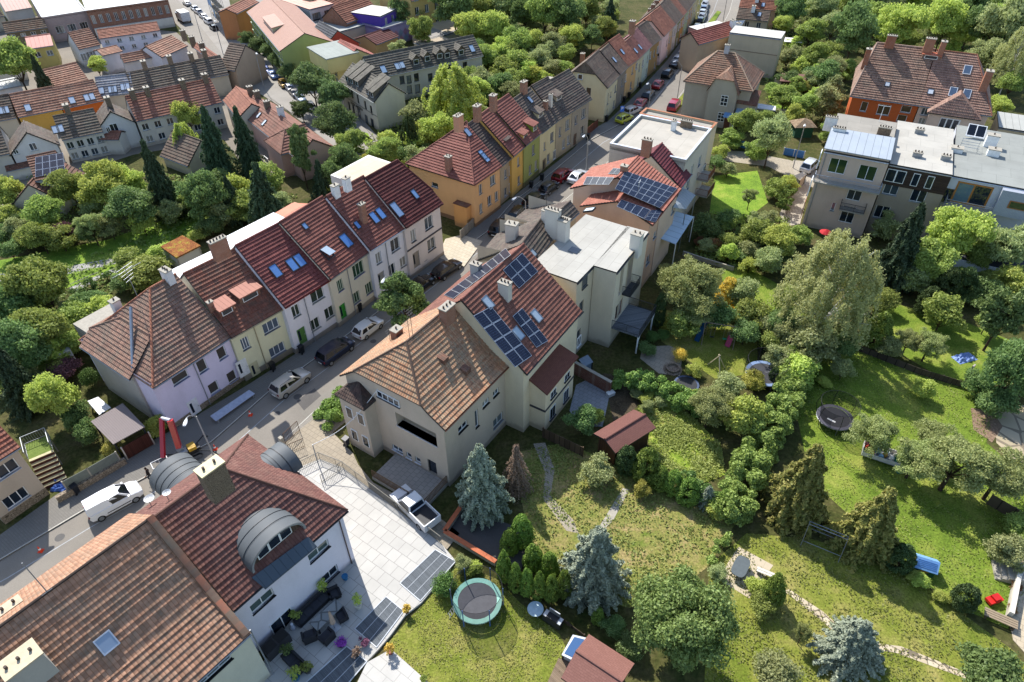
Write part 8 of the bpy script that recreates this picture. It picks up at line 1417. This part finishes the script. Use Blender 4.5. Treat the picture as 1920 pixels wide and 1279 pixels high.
# garden sheds and roofs
hs = House('shed', 'garden shed with pink-red felt roof at the bottom edge', (1052, 1271), (1140, 1332), 2.4, (1082, 1222), 20, wall=planks('6a4a34', .15), roof=shingle('8a6258', '7e584e'), gl=.3, gr=.3, cat='shed', gut=None); hs.done()
hs = House('garden_hut', 'open hut with red-brown shingle roof beside the weedy meadow', (1154, 850), (1230, 802), 2.4, (1160, 808), 20, wall=planks('4a3426', .15), roof=shingle('684640', '724e46'), gl=.4, gr=.4, cat='hut', gut=None); hs.done(walls='')
def canopy(nm, label, cat, q, zs, m, post=None, t=.08, walls=None):
    pts = [P(*p, z) for p, z in zip(q, zs)]; c0 = sum(pts, V3())/len(pts); o = thing(nm, label, cat, (c0.x, c0.y, 0)); pts = [V3((p.x-c0.x, p.y-c0.y, p.z)) for p in pts]; a = (pts[1]-pts[0]).cross(pts[2]-pts[0])
    if a.z < 0: pts = pts[::-1]
    mb = MB(); mb.slab(pts, t, m); e1, e2 = (pts[1]-pts[0]).length, (pts[2]-pts[1]).length; mb.uv[0] = [(0, 0), (e1, 0), (e1, e2), (0, e2)][:len(pts)] if len(pts) == 4 else mb.uv[0]; mb.ob('roof', o)
    for p in pts: q_ = p*.9; MB().box(q_.x-.06, q_.x+.06, q_.y-.06, q_.y+.06, 0, p.z-t, post or DARKM).ob('post', o)
    if walls: mb = MB(); k = [(p.x*.88, p.y*.88) for p in pts]; mb.prism(k, 0, min(p.z for p in pts)-t, walls); mb.ob('wall', o)
    return o
canopy('carport', 'lean-to with grey corrugated roof beside the lilac corner house', 'shed', [(170, 790), (230, 756), (272, 800), (212, 833)], (2.3, 2.6, 2.6, 2.3), seamed('7a706e', .18, 0, .7)); canopy('garden_shed', 'flat garden shed with red and green sedum roof near the park lawn', 'shed', [(301, 462), (342, 441), (376, 460), (330, 483)], (2.7,)*4, ground('sedum', '5a3a24', '8a5634', '8a8a34', 1.2, 8), CONC, .2, plaster('b9b4a8'))
canopy('garden_shelter', 'low shelter with flat brown roof right of the tall cream house', 'shed', [(1466, 137), (1543, 141), (1538, 156), (1462, 152)], (2.5,)*4, plain('6a4a40', .9), None, .15, planks('4a3026', .2)); canopy('garden_shelter', 'narrow white-roofed store beside the grey hipped villa', 'shed', [(1410, 192), (1455, 199), (1454, 207), (1408, 201)], (2.4,)*4, plain('c9cacb', .6), None, .15, plaster('8a8478')); canopy('garden_shelter', 'small white flat roof over a seat below the tall cream house', 'shed', [(1472, 70), (1504, 72), (1504, 80), (1470, 78)], (2.6,)*4, plain('cfcdc8', .7)); canopy('garden_tent', 'white square garden tent among shrubs left of the lilac house', 'tent', [(92, 650), (118, 637), (132, 655), (106, 668)], (2.0,)*4, plain('d4d6d6', .8), WHITE, .1, plain('c4c8c8', .8)); canopy('work_table', 'white sheet over a work bench behind the corrugated roof', 'table', [(164, 752), (184, 744), (208, 764), (186, 778)], (1.0, 1.0, 1.0, 1.0), plain('d0d2d4', .6), WHITE, .05)
p = P(1506, 232, 2); o = thing('straw_hut', 'small hut with shaggy straw roof and green sides near the lane', 'hut', (p.x, p.y, 0)); MB().box(-1.5, 1.5, -1.2, 1.2, 0, 2.0, plain('1f4a34', .8)).ob('wall', o); mb = MB(); c = [(-1.9, -1.6, 1.95), (1.9, -1.6, 1.95), (1.9, 1.6, 1.95), (-1.9, 1.6, 1.95)]; [mb.face([c[i], c[(i+1) % 4], (.1, 0, 3.0)], ground('straw', '6a5a48', '8a7660', 'a4927a', 2.0, 14.0)) for i in range(4)]; mb.ob('roof', o)
canopy('trailer_box', 'beige box trailer by the lane beside the pinkish apartment house', 'trailer', [(1489, 330), (1505, 322), (1513, 326), (1500, 338)], (1.6,)*4, plain('b4a894', .8), None, .1, plain('a89c88', .8)); canopy('water_tank', 'pale blue box tank at the foot of the flat-roofed house', 'tank', [(1085, 674), (1102, 665), (1112, 678), (1096, 688)], (1.3,)*4, plain('7a8a9a', .5), None, .1, plain('6a7a8a', .5))
canopy('tarpaulin', 'silver-grey sheet ramp laid along the lilac corner house', 'tarpaulin', [(394, 780), (405, 790), (478, 738), (467, 731)], (.75, .5, .5, .75), plain('9aa2b4', .5), GREYM, .04)
o = canopy('spa_pool', 'square hot tub with white rim and grey-blue cover beside the pink-roofed shed', 'hot tub', [(1074, 1190), (1100, 1196), (1078, 1240), (1053, 1228)], (.8,)*4, plain('c4cad0', .4), None, .1, plain('a4a8ac', .6)); c0 = o.location; q = [P(*k, .84)-c0 for k in ((1077, 1194), (1096, 1199), (1077, 1234), (1058, 1225))]; MB().face([(k.x, k.y, .83) for k in q], glass('3a5a84', .15)).ob('water', o)
sheet('deck', [(1028, 1276), (1047, 1234), (1068, 1240), (1060, 1300), (1020, 1300)], planks('7a6a58', .14), .08, thick=.1)
# seats, tables and play things
o = place('round_table', 'round pale blue metal table under the thuja hedge', 'table', 1004, 1142, z=0, h=.7); MB().tube((0, 0, .7), (0, 0, .74), .62, plain('a8bcc4', .5), 24).ob('tabletop', o); [MB().tube((cos(a)*.2, sin(a)*.2, .7), (cos(a)*.42, sin(a)*.42, 0), .025, GREYM, 6).ob('leg', o) for a in (0, 2.1, 4.2)]
o = place('barbecue_grill', 'steel gas barbecue with open lid beside the round table', 'barbecue', 1037, 1160, z=0, rz=rad(-35), h=.6); MB().box(-.75, .75, -.3, .3, .1, .8, DARKM).ob('cabinet', o); MB().box(-.45, .45, -.28, .28, .8, .92, BLACK).ob('firebox', o); MB().box(-.45, .45, .2, .27, .92, 1.4, ALU).ob('lid', o); [MB().box(s*.6-.15, s*.6+.15, -.28, .28, .8, .85, ALU).ob('side_shelf', o) for s in (-1, 1)]
o = place('garden_table', 'dark grey garden table with rounded top on the stone patio', 'table', 1389, 1062, z=.02, rz=rad(55), h=.72); mb = MB(); pts = [(1.0*math.copysign(abs(cos(a))**.6, cos(a)), .58*math.copysign(abs(sin(a))**.55, sin(a))) for a in [2*pi*i/24 for i in range(24)]]; mb.prism(pts, .68, .74, plain('4c5456', .6)); mb.ob('tabletop', o); [MB().tube((a*.3, b*.2, .68), (a*.75, b*.42, 0), .045, DARKM, 6).ob('leg', o) for a in (-1, 1) for b in (-1, 1)]
o = place('bench', 'pale slatted bench at the edge of the stone patio', 'bench', 1437, 1074, z=.02, rz=rad(-28), h=.4); [MB().box(-.75, .75, y-.1, y+.1, .4, .45, plain('c4beb2', .8)).ob('seat_slat', o) for y in (-.12, .12)]; [MB().box(s*.6-.05, s*.6+.05, -.2, .2, 0, .4, GREYM).ob('leg', o) for s in (-1, 1)]
# blue-roofed plastic playhouse
p = P(1733, 1060, .6); o = thing('playhouse', 'plastic playhouse with blue roof and green walls on the right lawn', 'playhouse', (p.x, p.y, 0), rad(-24)); GN = plain('2a5a3a', .6); YL = plain('b08f2e', .6); mb = MB(); mb.box(-.75, .75, -.55, .55, 0, 1.0, GN); [mb.face([(x, -.55, 1), (x, .55, 1), (x, 0, 1.45)], YL) for x in (-.751, .751)]; mb.ob('wall', o); MB().box(-.79, -.75, -.5, .5, .0, 1.0, YL).ob('door_panel', o); MB().lathe([(.0, .0), (.32, .0), (.32, .04)], YL, (0, 0, 0), 16).ob('window', o, M=Matrix.Translation((0, -.56, .62)) @ Matrix.Rotation(pi/2, 4, 'X') @ Matrix.Scale(.7, 4, (0, 1, 0)))
for s in (-1, 1): MB().slab([(-.85, s*.72, .88), (.85, s*.72, .88), (.85, 0, 1.5), (-.85, 0, 1.5)][::s], .06, plain('6f9ac8', .5)).ob('roof_panel', o)
for i in range(5): y = -.16-.1*i; MB().box(-.7, .7, y-.02, y+.02, 1.5+y*.86+.002, 1.53+y*.86, plain('3f6aa0', .6)).ob('roof_rib', o)
# metal swing frame
p = P(1540, 1022, 0); o = thing('garden_swing', 'bare metal swing frame in the shade of the golden cypresses', 'swing frame', (p.x, p.y, 0), rad(-30)); mb = MB(); m = plain('8a8d94', .4, .5)
for x in (-1.5, 1.5): mb.path([(x, -1.0, 0), (x, -.15, 2.1), (x, .15, 2.1), (x, 1.0, 0)], .03, m, 6)
mb.tube((-1.5, -.15, 2.1), (1.5, -.15, 2.1), .03, m, 6); mb.tube((-1.5, .15, 2.1), (1.5, .15, 2.1), .03, m, 6); mb.tube((-1.5, -.75, .55), (1.5, -.75, .55), .025, m, 6); mb.tube((-1.5, .75, .55), (1.5, .75, .55), .025, m, 6); mb.ob('frame', o)
# swing and slides
def slide(a, b, h, col, label):
    A_, B_ = P(*a, h), P(*b, .15); o = thing('slide', label, 'slide', (B_.x, B_.y, 0)); d = A_-B_; F = Matrix.Rotation(atan2(d.y, d.x), 4, 'Z'); L = math.hypot(d.x, d.y); m = plain(col, .35); mb = MB()
    z = lambda t: .15+(h-.15)*(t**1.15)
    for i in range(8):
        t0, t1 = i/8, (i+1)/8
        for y0, y1, e0, e1 in ((-.28, .28, 0, 0), (-.3, -.28, .16, 0), (.28, .3, 0, .16)): mb.face([F @ V3((L*t0, y0, z(t0)+e0)), F @ V3((L*t1, y0, z(t1)+e0)), F @ V3((L*t1, y1, z(t1)+e1)), F @ V3((L*t0, y1, z(t0)+e1))], m)
    mb.ob('chute', o); mb = MB(); [mb.tube(F @ V3((L+.05, s*.27, 0)), F @ V3((L+.05, s*.27, h+.6)), .05, planks('8a7a64', .2), 6) for s in (-1, 1)]; mb.tube(F @ V3((L+.05, -.27, h)), F @ V3((L+.05, .27, h)), .04, CONC, 6); mb.ob('post', o)
slide((1323, 603), (1306, 640), 1.8, '14466a', 'long dark blue slide in the tree shade'); slide((1371, 631), (1363, 650), 1.2, 'a01848', 'pink-red slide next to the wooden swing')
p = P(1345, 640, 0); o = thing('swing_set', 'wooden swing with green seat between the two slides', 'swing', (p.x, p.y, 0), rad(-16)); mb = MB(); m = plain('7a6c5c', .8); [mb.path([(x, -1.1, 0), (x, 0, 2.4), (x, 1.1, 0)], .05, m, 6) for x in (-1.7, 1.7)]; mb.tube((-1.9, 0, 2.4), (1.9, 0, 2.4), .06, m, 6); mb.ob('frame', o)
for x, c in ((-.7, '2c2c2c'), (.7, '2f9a72')): s = MB().box(x-.22, x+.22, -.12, .12, .5, .54, plain(c, .5)).ob('seat', o); mb = MB(); [mb.tube((x+k*.2, 0, .54), (x+k*.2, 0, 2.36), .012, GREYM, 4) for k in (-1, 1)]; mb.ob('rope', s)
p = P(1342, 694, 0); o = thing('wooden_tripod', 'three pale wooden poles leaning together on the shaded lawn', 'tripod', (p.x, p.y, 0)); [MB().tube((cos(a)*1.1, sin(a)*1.1, 0), (-cos(a)*.1, -sin(a)*.1, 2.2), .05, plain('c9b89a', .8), 6).ob('pole', o) for a in (-1.4, .3, 2.2)]
p = P(1261, 693, 0); o = thing('fire_pit', 'round stone fire pit on the slab patio', 'fire pit', (p.x, p.y, .014)); MB().lathe([(1.0, 0), (1.0, .06), (.75, .07), (.75, .35), (.6, .35), (.55, .1), (0, .1)], stone('7a6c5e', '8f8272', 4.0), (0, 0, 0), 24).ob('ring', o)
p = P(1145, 737, .3); o = thing('cool_box', 'white cool box at the edge of the small patio', 'box', (p.x, p.y, 0), .5); MB().box(-.4, .4, -.25, .25, 0, .35, plain('b4b8bc', .6)).ob('body', o); MB().box(-.42, .42, -.27, .27, .35, .42, WHITE).ob('lid', o)
p = P(1652, 852, .4); o = thing('toy_trailer', 'low white box trailer filled with colourful toys under the fruit trees', 'trailer', (p.x, p.y, 0), rad(-28)); mb = MB(); mb.box(-1.6, 1.6, -.8, .8, .25, .3, GREYM); [mb.box(*b, .3, .75, plain('c4c0b8', .7)) for b in ((-1.6, 1.6, -.8, -.75), (-1.6, 1.6, .75, .8), (-1.6, -1.55, -.75, .75), (1.55, 1.6, -.75, .75))]; mb.ob('box', o)
for i, (x, y, c) in enumerate(((-1.2, .2, 'b03a1c'), (-.8, -.3, 'c0461e'), (-.9, .4, 'a8281c'), (-.3, .2, '5f8fb4'), (.0, -.4, '7aa0b8'), (.5, .3, 'c9c9c4'), (.9, -.2, 'd0cfc8'), (1.2, .3, 'b8b4a8'), (.3, 0, 'b08a3a'))): MB().lathe([(0, .3), (.22, .3), (.26, .5), (.16, .72), (0, .78)], plain(c, .5), (x, y, 0), 8).ob('toy', o, smooth=30)
def crumple(nm, label, px, py, w, d, m, seed, h=.35, rz=0):
    r = random.Random(seed); p = P(px, py, 0); o = thing(nm, label, 'tarpaulin', (p.x, p.y, 0), rz); n = 9; Z = [[abs(r.gauss(0, h*.5))*(1 if 0 < i < n and 0 < j < n else .1)+.02 for i in range(n+1)] for j in range(n+1)]; mb = MB(); X = lambda i, j: (w*(i/n-.5)+r.uniform(0, 0), d*(j/n-.5), Z[j][i])
    for j in range(n):
        for i in range(n): mb.face([X(i, j), X(i+1, j), X(i+1, j+1), X(i, j+1)], m)
    mb.ob('sheet', o)
crumple('tarpaulin', 'crumpled blue and white tarpaulin on the grass by the dark pines', 1808, 672, 2.4, 1.3, plain('7088b8', .6), 4, .4, .3); crumple('tarpaulin', 'dark green tarpaulin heap behind the toy trailer', 1694, 876, 1.9, 1.6, plain('1c6a54', .6), 5, .9); crumple('tarpaulin', 'blue tarpaulin at the foot of the wooden stairs by the left-edge house', 118, 912, 1.8, 1.2, plain('3a5a9a', .6), 6, .4)
p = P(1876, 1160, .4); o = thing('bench', 'weathered slatted wooden bench against the whitewashed wall', 'bench', (p.x, p.y, .05), rad(-32)); [MB().box(-1.1, 1.1, y-.08, y+.08, .42, .47, plain('8a7a64', .9)).ob('seat_slat', o) for y in (-.3, -.1, .1, .3)]; [MB().box(s*.9-.06, s*.9+.06, -.35, .35, 0, .42, planks('5a4c3e', .2)).ob('leg', o) for s in (-1, 1)]
p = P(1880, 1152, .3); o = thing('toy_car', 'red plastic ride-on toy behind the slatted bench', 'toy', (p.x, p.y+1.2, .05), .3); MB().box(-.6, .6, -.3, .3, .15, .4, plain('c4221c', .4)).box(-.2, .35, -.25, .25, .4, .6, plain('b01c18', .4)).ob('body', o); [MB().tube((x, -.3, .14), (x, .3, .14), .14, RUBBER, 10).ob('wheel', o) for x in (-.4, .4)]
p = P(1885, 1075, 0); o = thing('garden_steps', 'dark stone garden steps at the right edge below the round shrub', 'steps', (p.x, p.y, 0), rad(-20)); [MB().box(-.9+i*.42, 1.2, -.9, .9, .2*i, .2*i+.2, CONC).ob('step', o) for i in range(4)]
p = P(1548, 436, 1.8); o = thing('parasol', 'small red parasol at the foot of the pinkish apartment house', 'parasol', (p.x, p.y, 0)); MB().tube((0, 0, 0), (0, 0, 2.2), .03, ALU, 6).ob('pole', o); MB().lathe([(.8, 1.85), (.4, 2.08), (0, 2.25)], plain('a8141c', .8), (0, 0, 0), 10).ob('canopy', o)
# timber stairs and landing at the left-edge house
p = P(96, 895, .9); o = thing('stairs', 'brown timber stairs with pale treads and railing by the left-edge house', 'stairs', (p.x, p.y, 0), rad(-54))
for i in range(7): MB().box(-2.0+i*.32, -1.7+i*.32, -1.0, 1.0, 2.1-i*.3, 2.16-i*.3, plain('b4aa84', .8)).ob('tread', o); MB().box(-1.72+i*.32, -1.68+i*.32, -1.0, 1.0, 1.86-i*.3, 2.1-i*.3, plain('4a2420', .8)).ob('riser', o)
MB().box(-4.2, -2.0, -1.0, 1.0, 1.9, 2.16, ground('artificial_turf', '5a6a34', '6a7a3c', '748244', 3, 20)).ob('landing', o); mb = MB(); rail(mb, (-4.2, -1, 2.16), (-2, -1, 2.16), GREYM, 1.0, .2); rail(mb, (-4.2, 1, 2.16), (-2, 1, 2.16), GREYM, 1.0, .2); rail(mb, (-4.2, -1, 2.16), (-4.2, 1, 2.16), GREYM, 1.0, .2); mb.ob('railing', o); [MB().box(x, x+.1, y-.05, y+.05, 0, 1.9, CONC).ob('post', o) for x in (-4.1, -2.2) for y in (-.9, .9)]
# service cable from the villa to its gate, scaffolding by the second street
a, b = P(711, 726, 8.6), P(586, 834, 3.0); o = thing('cable', 'thin white service cable slung from the villa gable to the gate', 'cable', b); mb = MB(); n = 14; mb.path([(b.lerp(a, i/n)-b)-V3((0, 0, 1.0*sin(pi*i/n))) for i in range(n+1)], .03, plain('d0d0ce', .5), 5); mb.ob('wire', o); MB().tube((0, 0, -3), (0, 0, 0), .05, GREYM, 8).ob('post', o)
p = P(416, 52, 0); o = thing('scaffolding', 'tall scaffolding with blue sheets in front of the orange apartment house', 'scaffolding', (p.x, p.y, 0), rad(-60)); mb = MB()
for i in range(7):
    for y in (-.6, .6): mb.tube((-7+i*2.3, y, 0), (-7+i*2.3, y, 10), .05, GREYM, 5)
for z in (2, 4, 6, 8, 9.6):
    for y in (-.6, .6): mb.tube((-7, y, z), (6.8, y, z), .04, GREYM, 5)
mb.ob('frame', o); [MB().box(-7, 6.8, -.55, .55, z, z+.06, planks('8a7a60', .3)).ob('deck', o) for z in (2, 4, 6, 8)]; [MB().box(x, x+2.2, -.66, -.64, z, z+1.9, plain(c, .7)).ob('sheeting', o) for x, z, c in ((-7, 4.1, '7a94b4'), (-4.7, 4.1, '8aa4c0'), (-2.4, 2.1, '9aa8b4'), (-4.7, 6.1, 'b0b8c0'))]
